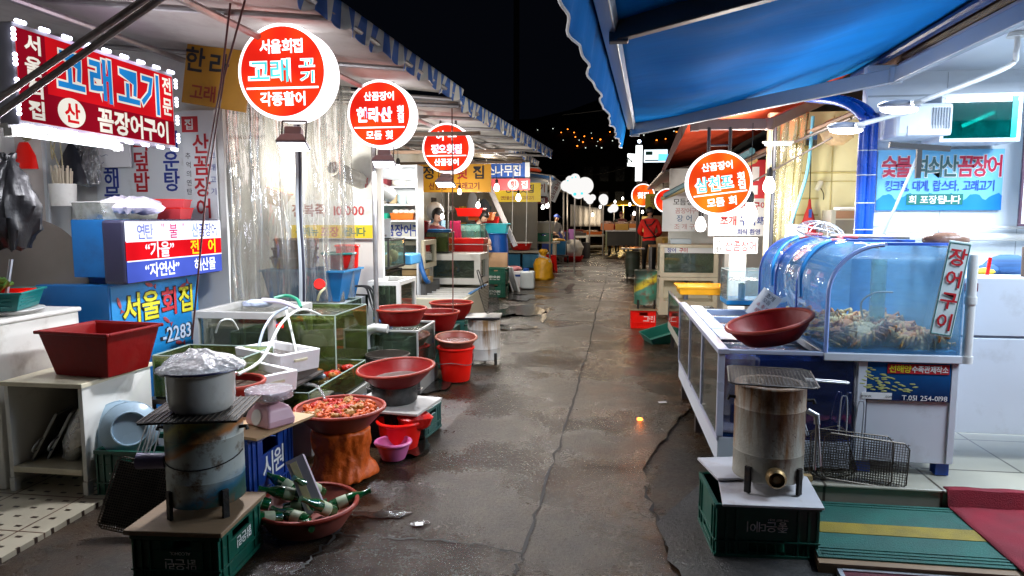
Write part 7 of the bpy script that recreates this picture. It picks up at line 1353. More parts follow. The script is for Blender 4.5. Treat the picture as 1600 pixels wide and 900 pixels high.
# red crate with paint tin stove, green tray
t = crate('bright red bottle crate on the alley under the green paint tin', (.53, 10.15, 0), R(0), .34, .34, .26, brt_red, [('그린', .08, .14, .09)])
b = MB(); b.bb(-.20, .20, -.2, .2, .262, .28); b.o('stove_board', wood, label='thin brown board between the red crate and the paint tin', cat='board', loc=(.53, 10.15, 0))
def tinmat():
    m = paintcan(); m.name = 'green_yellow_tin'; rp = [n for n in m.node_tree.nodes if n.type == 'VALTORGB'][0].color_ramp.elements
    for e, c in zip(rp, ((.3, .3, .28), (.30, .30, .26), (.05, .12, .08), (.04, .15, .10), (.05, .20, .14), (.55, .42, .03), (.55, .42, .03), (.04, .16, .10), (.05, .12, .08), (.02, .04, .03))): e.color = (*c, 1)
    return m
stove('green and yellow paint tin stove standing on the bright red crate', (.56, 10.15, .281), .165, .50, tinmat(), 0, '', False)
t = thing('plastic_tray', 'upturned teal green plastic tray on the ground by the low tank', 'tray', (.75, 8.95, .0), R(20)); t.rotation_euler = (R(8), R(-14), R(20)); b = MB(); taper(b, .26, .19, .02, .16, .82); b.o('body', M('green_tub', (.008, .12, .09), .35), t, bevel=.008)
# paper scraps / small ground things
for k, (u, v, c, lb) in enumerate(((1035, 629, ink_white, 'small scrap of white paper on the wet ground near the tanks'), (655, 820, ink_white, 'tiny white scrap beside the puddle at the left'))): g = G(u, v, .01); b = MB(); b.box((0, 0, .004), (.07 - .03 * k, .03, .003), rz=.3, rx=.1); b.o('paper_scrap', c, label=lb, cat='litter', loc=tuple(g))
b = MB(); b.ball((0, 0, 0), .018, (1.3, 1, .7), 8, None, .2, 3); g = G(1000, 655, .012); b.o('glint_spot', EM('glint_spot', (1, .22, .03), 8), label='glowing spot in place of an orange glint on the dark wet ground', cat='glint_spot', loc=tuple(g)); light('POINT', None, tuple(g + V((0, 0, .05))), .12, (1, .3, .05), .03)  # glowing lump and small light stand in for firelight reflected in the wet
# ================================================================== FAR LEFT STALLS
t = thing('dish_shelf', 'tall white shelf of dishes in the second left stall', 'shelf', (-3.10, 9.6, 0))
b = MB()
for x in (-.42, .40): b.bb(x, x + .03, -.15, .18, 0, 2.34)
b.o('uprights', fresh_white, t, bevel=.003)
for z in (1.30, 1.54, 1.77, 2.02, 2.31): b = MB(); b.bb(-.389, .399, -.15, .18, z, z + .025); b.o('shelf_board', fresh_white, t)
b = MB(); b.bb(-.389, .399, .181, .195, 0, 2.33); b.o('back_panel', wall_white, t)
def pot(lb, x, z, r, h, m): b = MB(); b.lathe([(0, 0), (r * .8, 0), (r, h * .3), (r, h), (r * .93, h), (r * .9, h * .3), (0, .01)], n=20); b.o('dish', m, label=lb, cat='dish', group='dishes on the white shelf', smooth=True, loc=(x, 9.55, z))
pc = [M('dish_white', (.7, .68, .62), .3), M('dish_blue', (.4, .55, .62), .3), M('dish_tan', (.45, .34, .2), .4), steelplate]
for k, (x, z, r, h, m_, lb) in enumerate(((-3.38, 1.80, .07, .11, 3, 'steel pot at the left of the middle shelf'), (-3.22, 1.80, .08, .13, 3, 'taller steel pot beside the tan one on the middle shelf'), (-3.06, 1.80, .07, .13, 2, 'tan pot on the middle shelf'), (-2.92, 1.80, .075, .12, 1, 'pale blue bowl stack on the middle shelf'), (-2.78, 1.80, .08, .12, 0, 'white bowl stack at the right of the middle shelf'), (-2.95, 2.05, .12, .07, 0, 'white plate stack on the upper shelf'), (-2.78, 2.05, .10, .06, 0, 'smaller white plate stack at the end of the upper shelf'))): pot(lb, x, z, r, h, pc[m_])
for (x, z, m_, lb) in ((-3.28, 1.57, M('mint_tray', (.02, .45, .30), .4), 'mint green dish rack on the lower white shelf'), (-2.90, 1.57, orange_pl, 'orange dish rack of white bowls on the lower white shelf'), (-3.28, 2.05, M('maroon_tray', (.22, .03, .04), .4), 'maroon tray on the upper white shelf')):
    t = thing('dish_rack', lb, 'dish rack', (x, 9.56, z)); b = MB(); taper(b, .17, .13, 0, .09, .92, .006); b.o('body', m_, t); b = MB(); tubrim(b, .17, .13, .09, .01, .008); b.o('rim', m_, t)
for k in range(4): b = MB(); b.ball((0, 0, 0), .055, (1, 1, .7), 12); b.o('bowl', pc[0], label='upturned white bowl in the orange dish rack', cat='bowl', group='white bowls in the orange rack', smooth=True, loc=(-3.02 + .08 * k, 9.54 + .03 * (k % 2), 1.68))
t = thing('glass_fridge', 'glass door drinks fridge between the vinyl curtain and dish shelf', 'fridge', (-3.80, 9.55, 0)); b = MB(); b.bb(-.28, .26, 0, .38, 0, 2.02); b.o('body', M('fridge_inside', (.45, .55, .50), .5), t); b = MB(); b.bb(-.24, .19, -.012, -.004, .1, 1.95); b.o('door_glass', GL('fridge_glass', (.6, .8, .72), .2, .03, haze=.1), t); b = MB(); b.bb(.20, .26, -.03, -.002, .05, 2.0); b.bb(-.28, -.245, -.03, -.002, .05, 2.0); b.o('door_frame', M('navy_frame', (.03, .035, .08), .4), t)
b = MB()
for z in (.5, .9, 1.3, 1.7): b.bb(-.24, .19, -.022, -.013, z, z + .015)
b.o('shelf_wires', pvc, t); board_sign('white notice strip over the glass door fridge', (-3.50, 9.3, 2.06), R(-6), .62, .17, M('lit_white', (.8, .8, .78), .4), [('메뉴판', .12, 0, .07, 0, {'b': 0})], [ink_black], th=.05)
board_sign('plain grey metal splash board with a towel, behind the clam tank', P(574, 360, 8.5), 0, .62, .30, M('splash_grey', (.45, .44, .43), .4, .3), [], [], th=.015, name='splash_board', cat='board')
def towel(lb, p, m_, s=1.): b = MB(); b.grid(lambda u, v: V(((u - .5) * (.16 + .06 * v) * s, .02 * math.sin(u * 9 + v * 3), -.30 * v * s)), 10, 8); b.o('towel', m_, label=lb, cat='towel', smooth=True, sol=.012, loc=p)
towel('magenta towel over the grey splash board', P(571, 342, 8.45), M('magenta_cloth', (.36, .07, .16), .8)); towel('crimson towel over the edge of the small green tank', P(711, 345, 11.8), M('crimson_cloth', (.50, .02, .10), .8), 1.15); towel('cream towel beside the magenta one', P(556, 343, 8.45), M('cream_cloth', (.6, .56, .46), .8))
b = MB(); b.ball((0, 0, 0), .10, (.7, .5, 1), 12, None, .1, 2); b.o('red_bag', brt_red, label='red net bag hanging at the side of the dish shelf', cat='bag', smooth=True, loc=(-3.60, 9.35, 1.52))
t = thing('water_cooler', 'blue and white water cooler behind the seated woman', 'water cooler', (-3.15, 12.3, 0)); b = MB(); b.bb(-.16, .16, -.15, .15, 0, 1.55); b.o('body', M('cooler_blue', (.12, .25, .38), .4), t, bevel=.01); b = MB(); b.bb(-.12, .12, -.158, -.151, 1.66 - .3, 1.5); b.o('panel', fresh_white, t); b = MB(); b.ball((0, 0, 1.72), .17, (1, 1, 1), 16); b.o('white_bundle', M('white_bundle', (.55, .55, .55), .5, bump=.6, bs=10), t, smooth=True)
t = board_sign('yellow banner with big black and red syllables behind the third round sign', (-2.72, 12.0, 2.30), R(3), 1.33, .50, pan_yel, [('정', -.46, .10, .22, 0), ('오', -.15, .10, .22, 1), ('횟', .14, .10, .22, 2), ('집', .44, .10, .22, 0), ('산꼼장어/고래고기', .0, -.14, .12, 1, {'sx': .9})], [ink_black, ink_brown, ink_red], th=.02)
board_sign('blue signboard with white pine tree house lettering', (-2.42, 16, 2.70), 0, 1.20, .36, pan_blue, [('소나무집', -.02, 0, .24, 0, {'sx': .85})], [ink_white], th=.06, extra=lambda t: (lambda b: (b.bb(.49, .60, -.004, -.001, -.18, .18), b.o('white_end', pan_white, t))[1])(MB()))
t = board_sign('pink red signboard hung below the blue one, one syllable in a white disc', (-2.30, 15.95, 2.37), 0, .98, .27, pan_pink, [('횟', .10, 0, .15, 0), ('집', .36, 0, .17, 1)], [ink_red, ink_white], th=.05); b = MB(); b.prismx([(.10 + .13 * math.cos(k * PI / 14), .12 * math.sin(k * PI / 14)) for k in range(28)], -.004, -.001); b.o('white_disc', ink_white, t)
board_sign('lemon yellow banner below and beyond the pink red signboard', (-2.38, 18, 2.26), 0, 1.25, .50, pan_yel2, [('정오횟집', .05, .10, .20, 0), ('연탄불산꼼장어/고래고기', 0, -.14, .10, 1, {'sx': .8, 'b': .005})], [ink_black, ink_brown], th=.02)
board_sign('white signboard with maroon letters past the lemon yellow banner', (-2.30, 20.5, 2.45), 0, 1.0, .42, pan_white, [('고래고기', .05, .03, .24, 0, {'sx': .8})], [ink_brown], th=.05)
board_sign('dark maroon strip sign under the white maroon lettered one', (-2.25, 20.4, 2.10), 0, .95, .20, M('maroon_panel', (.14, .02, .03), .5), [('횟 집', .2, 0, .15, 0)], [ink_white], th=.04)
board_sign('white sign hanging askew with letters written downwards', (-1.62, 21, 2.42), 0, .30, .66, pan_white, [], [ink_brown], vert=[('고래고기', 0, 0, .13, .15, 0)], th=.04, ry=R(24))
tank('pale glass tank with the crimson towel, behind the eel tank', -2.80, -2.25, 12.0, 12.5, 1.10, 1.48, GL('aqua_glass', (.75, .92, .88), .15, .03, haze=.2, hazecol=(.4, .6, .55)), teal_pl, .015, .7)
b = MB(); b.bb(-2.9, -2.2, 11.9, 12.6, 0, 1.08); b.o('tank_counter', white_paint, label='white counter under the pale glass tank', cat='counter', bevel=.005)
t = thing('cool_box', 'big red cool box with a white band in the middle of the left row', 'cool box', (-2.40, 11.62, .72)); t.scale = (.84, .84, .84); b = MB(); b.bb(-.37, .37, -.25, .25, 0, .50); b.o('body', red_pl, t, bevel=.015); b = MB(); b.bb(-.385, .385, -.265, .265, .515, .63); b.o('lid', brt_red, t, bevel=.02); b = MB(); b.bb(-.375, .375, -.255, .255, .501, .514); b.o('white_band', ink_white, t)
b = MB(); b.bb(-2.74, -2.08, 11.38, 11.86, 0, .71); b.o('stand_box', M('brown_stand', (.16, .10, .06), .7), label='brown stand under the big red cool box', cat='stand')
t = thing('barrel', 'big blue plastic barrel under the turquoise basin', 'barrel', (-2.45, 15.0, .27)); b = MB(); b.lathe([(0, 0), (.22, 0), (.24, .03), (.265, .25), (.27, .45), (.265, .70), (.24, .93), (.245, .97), (0, .97)], n=32); b.o('body', M('barrel_blue', (.008, .09, .42), .35, var=.12), t, smooth=True); b = MB(); b.tube([(.25 * math.cos(2 * PI * k / 30), .25 * math.sin(2 * PI * k / 30), .97) for k in range(31)], .014, 6); b.o('rim', M('barrel_rim', (.01, .07, .3), .4), t)
b = MB(); b.bb(-2.75, -2.15, 14.75, 15.3, 0, .265); b.o('barrel_block', dark_metal, label='low dark block under the blue plastic barrel', cat='block')
t = thing('rectangular_basin', 'turquoise rectangular basin on top of the blue barrel', 'basin', (-2.45, 15.0, 1.255)); b = MB(); taper(b, .27, .2, 0, .21, .85); b.o('body', cyan_pl, t, bevel=.012); b = MB(); tubrim(b, .27, .2, .21); b.o('rim', cyan_pl, t)
for z, lb in ((0, 'lower of the two dark green crates stacked by the alley'), (.295, 'upper of the two dark green crates stacked by the alley')): crate(lb, (-2.25, 13.7, z), R(-4), .46, .36, .29, green_pl, [('맑은린', .02, .10, .08)], group='green crates stacked by the alley')
t = thing('cardboard_flap', 'tan cardboard sheet standing behind the green crates', 'cardboard', (-2.38, 14.2, 0)); b = MB(); b.grid(lambda u, v: V(((u - .5) * .62, .05 * math.sin(u * 5), .87 * v)), 12, 4); b.o('sheet', M('tan_card', (.42, .26, .15), .7, var=.2), t, sol=.012, smooth=True)
for k, (x, rz, lb) in enumerate(((-2.0, .5, 'white board leaning outward by the jerrycan'), (-2.1, .3, 'white board leaning behind the first by the jerrycan'))): b = MB(); b.box((0, 0, .26), (.03, .42, .56)); b.o('white_board', pan_white, label=lb, cat='board', loc=(x, 14.9, .01), rot=(0, R(-18), rz))
b = MB(); b.bb(-2.42, -1.95, 15.5, 16.0, 0, .36); t = b.o('foam_box', foam, label='white foam box with a blue band behind the jerrycan', cat='foam box', bevel=.01); b = MB(); b.bb(-2.425, -1.945, 15.492, 15.499, .25, .30); b.o('blue_band', blue_pl, t)
b = MB(); b.ball((-2.2, 15.75, .42), .16, (1.5, 1, .4), 12, None, .12, 5); b.o('plastic_bag', M('red_white_bag', (.55, .2, .22), .3, var=.9, vs=8), label='red and white plastic bag on the foam box', cat='plastic bag', smooth=True)
t = thing('jerrycan', 'white square jerrycan with blue cap', 'jerrycan', (-1.78, 15.3, 0)); b = MB(); b.bb(-.16, .16, -.11, .11, 0, .40); b.o('body', M('can_milky', (.60, .66, .68), .35), t, bevel=.04, seg=3); b = MB(); b.lathe([(0, .40), (.07, .40), (.07, .46), (0, .46)], c=(-.04, 0, 0), n=16); b.o('cap', M('cap_blue', (.01, .10, .45), .4), t)
b = MB(); b.lathe([(0, 0), (.26, 0), (.28, .04), (.24, .18), (.25, .38), (.20, .52), (.07, .58), (.06, .62), (.13, .72), (.08, .78), (0, .78)], n=32, wob=.06); t = b.o('full_sack', M('yellow_sack', (.72, .36, .01), .4, var=.3, vs=9, bump=.9, bs=10), label='bulging tied yellow sack at the alley edge', cat='sack', smooth=True, loc=(-1.66, 17.8, 0)); b = MB(); b.tube([(-.09, -.07, .6), (.05, -.1, .56), (.18, -.14, .45)], .03, 6); b.o('tie_band', M('grey_tape', (.45, .45, .42), .5), t)
t = thing('plastic_stool', 'bright red plastic stool with round cutouts', 'stool', (-1.72, 20.5, 0), R(20)); b = MB(); b.ring([[(x * q, y * q, z) for x, y in ((-1, -1), (1, -1), (1, 1), (-1, 1))] for q, z in ((.155, .44), (.17, .47), (.155, .48))]); b.o('seat', brt_red, t, bevel=.008)
for a in range(4):
    b = MB(); b.prismx([(-.20, 0), (-.13, 0), (-.10, .16), (-.07, .25), (0, .28), (.07, .25), (.10, .16), (.13, 0), (.20, 0), (.16, .439), (-.16, .439)], -.155 - .01, -.155); b.o('side', brt_red, t, rot=(0, 0, a * PI / 2))
t = basin('red bowl with a pale rim on the blue tub table', (-2.35, 18.6, .72), .30, .24, .20, red_pl, ink_white, foam); t = thing('work_table', 'low table with blue tubs beneath the pale rimmed red bowl', 'table', (-2.3, 18.5, 0)); b = MB(); b.bb(-.55, .55, -.3, .35, .66, .70); b.o('tabletop', M('grey_plank', (.34, .32, .27), .6), t)
for x in (-.27, .27): b = MB(); b.bb(x - .24, x + .24, -.25, .3, .25, .62); b.o('blue_tub', M('dull_blue', (.02, .16, .30), .4), t, bevel=.02)
for x in (-.5, .5):
    for y in (-.25, .3): b = MB(); b.bb(x - .025, x + .025, y - .025, y + .025, 0, .659); b.o('leg', metal, t)
t = thing('work_table', 'pale bench carrying the grey and green crates behind the red stool', 'table', (-2.25, 21.5, 0)); b = MB(); b.bb(-.75, .75, -.35, .35, .80, .85); b.o('tabletop', M('pale_plank', (.45, .42, .33), .6), t)
for x in (-.65, .6): b = MB(); b.bb(x - .04, x + .04, -.3, .3, 0, .799); b.o('leg', cream_paint, t)
crate('green crate on the pale bench beneath the grey tub', (-2.0, 21.4, .855), 0, .55, .4, .26, M('emerald_plastic', (.01, .16, .09), .4)); t = thing('storage_tub', 'grey cream tub with a lid on the green crate', 'tub', (-2.0, 21.4, 1.125)); b = MB(); taper(b, .34, .22, 0, .30, .9); b.o('body', M('drab_tub', (.34, .33, .26), .5), t, bevel=.01); b = MB(); b.bb(-.35, .35, -.23, .23, .301, .36); b.o('lid', M('tub_lid', (.38, .38, .36), .5), t, bevel=.01)
for k, x in enumerate((0, .12)): b = MB(); b.box((0, 0, .55), (.09, .03, 1.2), ry=R(20)); b.o('plank', M('tan_plank', (.38, .27, .14), .6), label=('tan plank leaning by the seated man' if k == 0 else 'second tan plank leaning by the seated man'), cat='plank', loc=(-2.75 + x, 21.0, .86)) if k == 0 else b.o('plank', bpy.data.materials['tan_plank'], label='second tan plank leaning by the seated man', cat='plank', loc=(-2.75 + x, 21.0, .86))
# beyond the stool
b = MB(); b.ball((0, 0, .32), .42, (1, .8, .85), 16, None, .09, 8); b.o('plastic_bag', M('white_sack', (.52, .50, .48), .4, var=.3, bump=.9, bs=8), label='big crumpled white sack in a red basin on the far left', cat='sack', smooth=True, loc=(-1.30, 25.5, .12)); basin('red basin holding the big white sack', (-1.30, 25.5, 0), .42, .34, .18, red_pl, red_pl, None)
t = thing('hand_cart', 'small hand cart with blue bin and yellow goods', 'cart', (-1.75, 24.2, 0)); b = MB(); taper(b, .30, .24, .30, .78, .9); b.o('blue_bin', M('bin_blue', (.02, .2, .45), .4), t); b = MB(); b.ball((0, 0, .8), .24, (1.1, .9, .3), 12, None, .12, 3); b.o('goods', yellow_pl, t); b = MB(); b.bb(-.34, .34, -.26, .26, .22, .27); b.tube([(-.3, .26, .25), (-.36, .3, 1.1)], .02, 6); b.tube([(.3, .26, .25), (.28, .3, 1.1)], .02, 6); b.o('frame', dark_metal, t)
for s in (-1, 1): b = MB(); b.lathe([(0, -.03), (.13, -.03), (.14, 0), (.13, .03), (0, .03)], n=20, mt=Matrix.Rotation(PI / 2, 4, 'Y')); b.o('wheel', black_pl, t, smooth=True, loc=(s * .36, 0, .14))
t = thing('display_cabinet', 'dark blue cool cabinet with violet lit column', 'cabinet', (-1.95, 26.5, 0)); b = MB(); b.bb(-.55, .45, -.3, .3, .35, 1.05); b.o('body', M('deep_navy', (.015, .03, .16), .4), t, bevel=.01); b = MB(); b.bb(.46, .66, -.2, .2, .35, 1.15); b.o('violet_column', M('violet_plastic', (.35, .14, .45), .4), t); b = MB(); b.bb(-.5, .6, -.28, .28, 0, .349); b.o('plinth', dark_metal, t)
for k, (x, y, w_, lb) in enumerate(((-1.25, 28.5, .9, 'white framed fish stand nearest the round cloud sign post'), (-.75, 30.5, 1.2, 'cream framed fish stand beyond the first one on the far left'), (-1.6, 33, 1.4, 'white tiled fish stand at the far end of the left row'))):
    t = thing('fish_stand', lb, 'stand', (x, y, 0)); b = MB(); b.bb(-w_ / 2, w_ / 2, -.4, .4, .78, .86); b.bb(-w_ / 2, w_ / 2, -.38, .38, .30, .36); b.o('shelf_boards', [white_paint, cream_paint, white_paint][k], t)
    for sx in (-1, 1):
        for sy in (-1, 1): b = MB(); b.bb(sx * (w_ / 2 - .04) - .04, sx * (w_ / 2 - .04) + .04, sy * .34 - .04, sy * .34 + .04, 0, .779); b.o('leg', [white_paint, M('pine', (.42, .28, .12), .6), white_paint][k] if k != 1 or (sx, sy) == (-1, -1) else bpy.data.materials['pine'], t)
    tr = thing('fish_tray', ('dark', 'orange', 'red')[k] + ' heap of fish trays on the ' + ('nearest', 'cream', 'tiled')[k] + ' fish stand', 'tray', (x, y, .862)); b = MB(); taper(b, w_ * .42, .34, 0, .12, .95); b.o('tray', [dark_metal, orange_pl, red_pl][k], tr); b = MB(); b.ball((0, 0, .1), .3, (w_ * 1.1, .9, .3), 14, None, .2, k); b.o('fish_heap', M('heap_%s' % 'abc'[k], [(.12, .08, .07), (.4, .2, .08), (.3, .08, .06)][k], .5, var=.8, vs=8), tr)
b = MB(); b.lathe([(0, 0), (.16, 0), (.17, .3), (.16, .62), (0, .62)], n=20); b.o('dustbin', M('dark_bin', (.04, .04, .045), .5), label='dark round bin beside the cream fish stand', cat='bin', smooth=True, loc=(-.85, 27.3, 0))
# cloud signs
def cloudsign(lb, p, blobs, dp=.12):
    t = thing('cloud_sign', lb, 'sign', p, 0, 'white lit shaped signs down the alley'); b = MB()
    for k, (x, z, r) in enumerate(blobs): b.lathe([(0, -.004 * k), (r * .92, -.004 * k), (r, -.02 - .003 * k), (r, -dp), (0, -dp - .002 * k)], c=(x, 0, z), n=32, mt=Matrix.Rotation(PI / 2, 4, 'X'))
    b.o('lit_body', EM('cloud_white', (1, .98, .96), .98) if 'cloud_white' not in bpy.data.materials else bpy.data.materials['cloud_white'], t, smooth=True)
    b = MB(); b.tube([(.0, .07, -.1), (.0, .07, -p[2])], .025, 6); b.o('post', pipe_m, t)
    light('POINT', t, (0, -.35, 0), 30, (1, .86, .70), .3); return t
cs = cloudsign('large white cloud shaped sign with turquoise marks at its foot', (-.94, 19.6, 2.48), [(-.25, .02, .16), (-.14, .17, .13), (0, .22, .14), (-.08, 0, .22), (.28, .02, .24), (.10, -.13, .22)])
b = MB(); [b.lathe([(0, 0), (r, 0), (r, .01), (0, .01)], c=(x, -.03, z), n=14, mt=Matrix.Rotation(PI / 2, 4, 'X')) for x, z, r in ((.0, -.22, .045), (.2, -.2, .035), (-.08, .24, .02), (.02, .26, .02), (-.2, .16, .02))]; b.o('turquoise_marks', sign_cyan, cs)
cloudsign('white heart shaped lit sign further down, left of its pair', (-.72, 27.5, 2.35), [(-.11, .04, .15), (.10, .04, .13), (-.01, -.07, .15)]); cloudsign('round white lit sign further down, right of its pair', (-.20, 29, 2.38), [(0, 0, .20), (.02, -.11, .16)]); cloudsign('low white lit crescent sign before the yellow awning', (.28, 33, 2.05), [(0, 0, .20), (-.15, -.07, .15)])
t = thing('white_tarp', 'pale pleated tarpaulin hanging beneath the round white signs', 'tarpaulin', (-.8, 31.5, 0)); b = MB(); b.grid(lambda u, v: V((-.9 + 1.5 * u, .08 * math.sin(u * 40), 1.2 + 1.0 * v * (1 - .2 * u))), 60, 6); b.o('sheet', M('bright_tarp', (.72, .70, .66), .6, var=.15), t, smooth=True, sol=.01)
# cart
t = thing('vendor_cart', 'vendor cart with dark front and fruit boxes in the middle of the alley', 'cart', (.62, 29.5, 0)); b = MB(); b.bb(-.66, .66, -.4, .5, .42, 1.02); b.o('body', M('charcoal_board', (.035, .035, .035), .7), t); b = MB(); b.bb(-.72, .72, -.45, .55, 1.021, 1.07); b.o('tabletop', metal, t)
for s in (-1, 1): b = MB(); b.bb(s * .68 - .035, s * .68 + .035, -.43, -.36, .10, 1.019); b.o('corner_post', M('greenish_post', (.18, .20, .12), .6), t)
for sx in (-1, 1): b = MB(); b.lathe([(0, -.05), (.19, -.05), (.2, 0), (.19, .05), (0, .05)], n=22, mt=Matrix.Rotation(PI / 2, 4, 'Y')); b.o('wheel', black_pl, t, smooth=True, loc=(sx * .55, .1, .2))
for k, (x, m_, lb) in enumerate(((-.05, M('rust_card', (.48, .16, .06), .7), 'rust coloured fruit box at the left on the vendor cart'), (.56, M('ochre_card', (.45, .26, .05), .7), 'ochre fruit box in the middle on the vendor cart'), (1.14, M('orange_card', (.60, .20, .04), .7), 'orange fruit box with white foot at the right on the vendor cart'))):
    tb = thing('fruit_box', lb, 'box', (x + .02, 29.25, 1.075), 0, 'fruit boxes on the vendor cart'); b = MB(); b.bb(-.27, .27, -.15, .3, 0, .27); b.o('box', m_, tb); b = MB(); b.ball((0, .08, .28), .2, (1.25, .9, .45), 12, None, .25, k); b.o('produce', M('mixed_produce', (.35, .22, .18), .6, var=.8, vs=14) if k == 0 else bpy.data.materials['mixed_produce'], tb)
    if k == 2: b = MB(); b.bb(-.272, .272, -.154, -.1505, 0, .09); b.o('white_foot', pan_white, tb)
# right far stalls
roof('dark eave of the far right stalls behind the round sign', [(1.0, 13.0, 2.45), (1.5, 34, 2.6), (4.5, 34, 3.0), (4.0, 13, 3.0)], .03, M('brown_roof', (.12, .09, .07), .7))
wall('right_back_wall', 'shadowy rear wall of the far right stalls', 3.2, 3.3, 12, 40, 0, 2.8, wall_grey)
t = roundsign('far round sign with a pink edge nearer the yellow green banner', (1.45, 17.5, 2.02), .30, [('회', 0, 0, .6, 'w')], .12, 2.5, sign_red, double=False); t = roundsign('farthest round sign with an orange face, left of the yellow green banner', (1.08, 22, 2.30), .36, [('횟집', 0, 0, .5, 'w')], .12, 2.7, sign_orange, double=False)
board_sign('yellow green banner between the two farthest round signs', (1.28, 19.5, 2.05), 0, .52, .42, M('lime_banner', (.42, .40, .02), .5), [('장어', 0, .07, .14, 0), ('구이', 0, -.09, .14, 0)], [ink_brown], th=.02)
board_sign('plain brown board behind the standing cook', (1.62, 20.6, 1.35), 0, .60, .62, M('brown_board', (.30, .16, .08), .6), [], [], th=.03, name='wall_board', cat='board')
t = thing('yellow_parasol', 'glowing yellow canopy at the end of the alley', 'canopy', (.85, 39, 0)); b = MB(); b.lathe([(1.0, 2.30), (.5, 2.52), (0, 2.62), (0, 2.6), (.5, 2.5), (.98, 2.28)], n=24); b.o('cloth', M('parasol_yellow', (.85, .50, .02), .6), t, smooth=True); b = MB(); b.tube([(0, 0, 0), (0, 0, 2.6)], .03, 8); b.o('pole', metal, t); light('POINT', t, (0, -.3, 2.1), 160, (1, .7, .25), .1)
t = thing('market_stall', 'cluttered wooden stall of lit goods at the far right end', 'stall', (2.0, 26, 0)); b = MB(); b.bb(-.7, .9, -.5, 1.6, .0, .95); b.o('counter', M('stall_wood', (.30, .20, .09), .6), t)
for k in range(12): b = MB(); x, y, z = random.uniform(-.6, .6), random.uniform(-.4, 1), .955; hh = random.uniform(.12, .7); b.bb(x - .13, x + .13, y - .1, y + .1, z, z + hh); b.o('goods_box', M('goods_%s' % 'abcdefghijkl'[k], random.choice([(.5, .35, .12), (.55, .45, .28), (.3, .18, .1), (.6, .55, .4)]), .6), t, bevel=.01)
bulb('white bulb over the cluttered stall at the far right end', (1.75, 25.2, 2.05), 2.6, 60, 1.5)
# sign tower beyond
t = thing('sign_tower', 'white lit pillar sign with two lit side panels above the far stalls', 'sign', (1.02, 24, 0)); sw = EM('tower_white', (.96, 1, .98), 2.2)
b = MB(); b.bb(-.11, .11, 0, .2, 2.85, 4.05); b.o('lit_pillar', sw, t); b = MB(); b.bb(.17, .95, .02, .14, 3.48, 3.90); b.o('lit_panel', EM('tower_blue_white', (.80, .92, 1), 1.6), t); b = MB(); b.box((-.26, -.08, 3.55), (.06, .3, .42), rz=R(-50)); b.o('lit_panel', sw, t)
b = MB(); b.tube([(0, .1, 0), (0, .1, 2.85)], .06, 8); b.o('mast', dark_metal, t); b = MB(); b.text('N', -.31, 3.55, .22, 0, y=-.2); b.m(1).bb(.22, .45, .012, .016, 3.72, 3.84); b.m(2).bb(.2, .93, .010, .016, 3.52, 3.56); b.o('marks', [ink_green, ink_green, M('sky_mark', (.05, .35, .6), .5)], t); b = MB(); b.ball((0, 0, 4.18), .06, (1, 1, 1), 10); b.o('beacon', EM('blue_white_lamp', (.7, .8, 1), 6), t)
board_sign('small lit white sign with red letters glimpsed under the blue awning', (2.75, 14, 4.25), R(0), .60, .70, EM('lit_board', (1, .95, .95), 1.2), [('구이', 0, .14, .24, 0), ('횟집', 0, -.15, .24, 0)], [sign_red], th=.08)
board_sign('small blue lit sign beneath the brown valance', (1.05, 13.2, 2.72), R(20), .26, .12, EM('blue_lit', (.1, .45, 1), 2.2), [], [], th=.04)
hose('thin overhead wire sagging across the night sky', [(-2.0, 30, 6.0), (0, 30, 6.2), (2.2, 30, 6.6)], .02, rubber_hose, 'overhead_wire', 'wire')
hose('lower overhead wire with a red lamp across the dark block', [(-3.5, 40, 4.0), (-.5, 40, 4.1), (1.5, 40, 4.6)], .02, rubber_hose, 'overhead_wire', 'wire')
b = MB(); b.tube([(-8.0, 60, 0), (-8.0, 60, 26)], .25, 8); b.o('utility_pole', M('dark_pole', (.03, .03, .035), .8), label='tall dark utility pole against the night sky', cat='pole')
# bulbs left
bulb('bare tubular bulb hanging before the white dish shelf', P(622, 262, 8.7), 2.7, 62, 1.3)
bulb('bare bulb hanging in front of the blue signboard corner', P(776, 290, 13), 2.7, 60, 1.3)
bulb('bare bulb hanging low under the yellow banner', P(747, 318, 12.6), 2.2, 55, 1.0)
bulb('wide bare bulb hanging below the lemon yellow banner', P(810, 306, 15.3), 2.6, 75, 1.4)
bulb('small bare bulb low by the head of the seated woman', P(691, 336, 11.2), 2.2, 4, .8)
bulb('small bare bulb just under the third flood lamp', P(718, 297, 11.6), 2.4, 12, .9)
bulb('bare bulb deep in the far left stalls', P(760, 236, 17), 2.8, 40, 1.6)
bulb('bare bulb over the far blue cabinet', (-2.2, 25, 2.1), 2.8, 60, 1.8)
for k, (u, v, Y) in enumerate(((938, 322, 34), (961, 314, 37), (984, 318, 30), (1008, 318, 25), (926, 334, 31), (973, 309, 36), (991, 332, 27), (868, 305, 26), (848, 322, 23), (1004, 330, 33))): bulb('small warm bulb strung among the far stalls at the alley end', P(u, v, Y), at(u, v, Y).z + .5, 22 if k % 2 else 12, 1.3, group='small warm bulbs at the alley end')
t = thing('tube_light', 'fluorescent tube on the ceiling of the bright right stall', 'tube light', (2.85, 3.2, 2.76)); b = MB(); b.tube([(0, -.6, -.03), (0, .6, -.03)], .018, 8); b.o('tube', tube_white, t); b = MB(); b.bb(-.04, .04, -.63, .63, -.005, .033); b.o('batten', white_paint, t); light('AREA', t, (0, 0, -.06), 100, (.72, .85, 1), .9); dup(t, (3.45, 4.9, 2.76), label='unseen second tube added to brighten the white wall of the right stall'); t['label'] = 'fluorescent tube on the ceiling of the right stall, nearer the alley mouth'  # the copied tube is an unseen extra, added to brighten the white wall

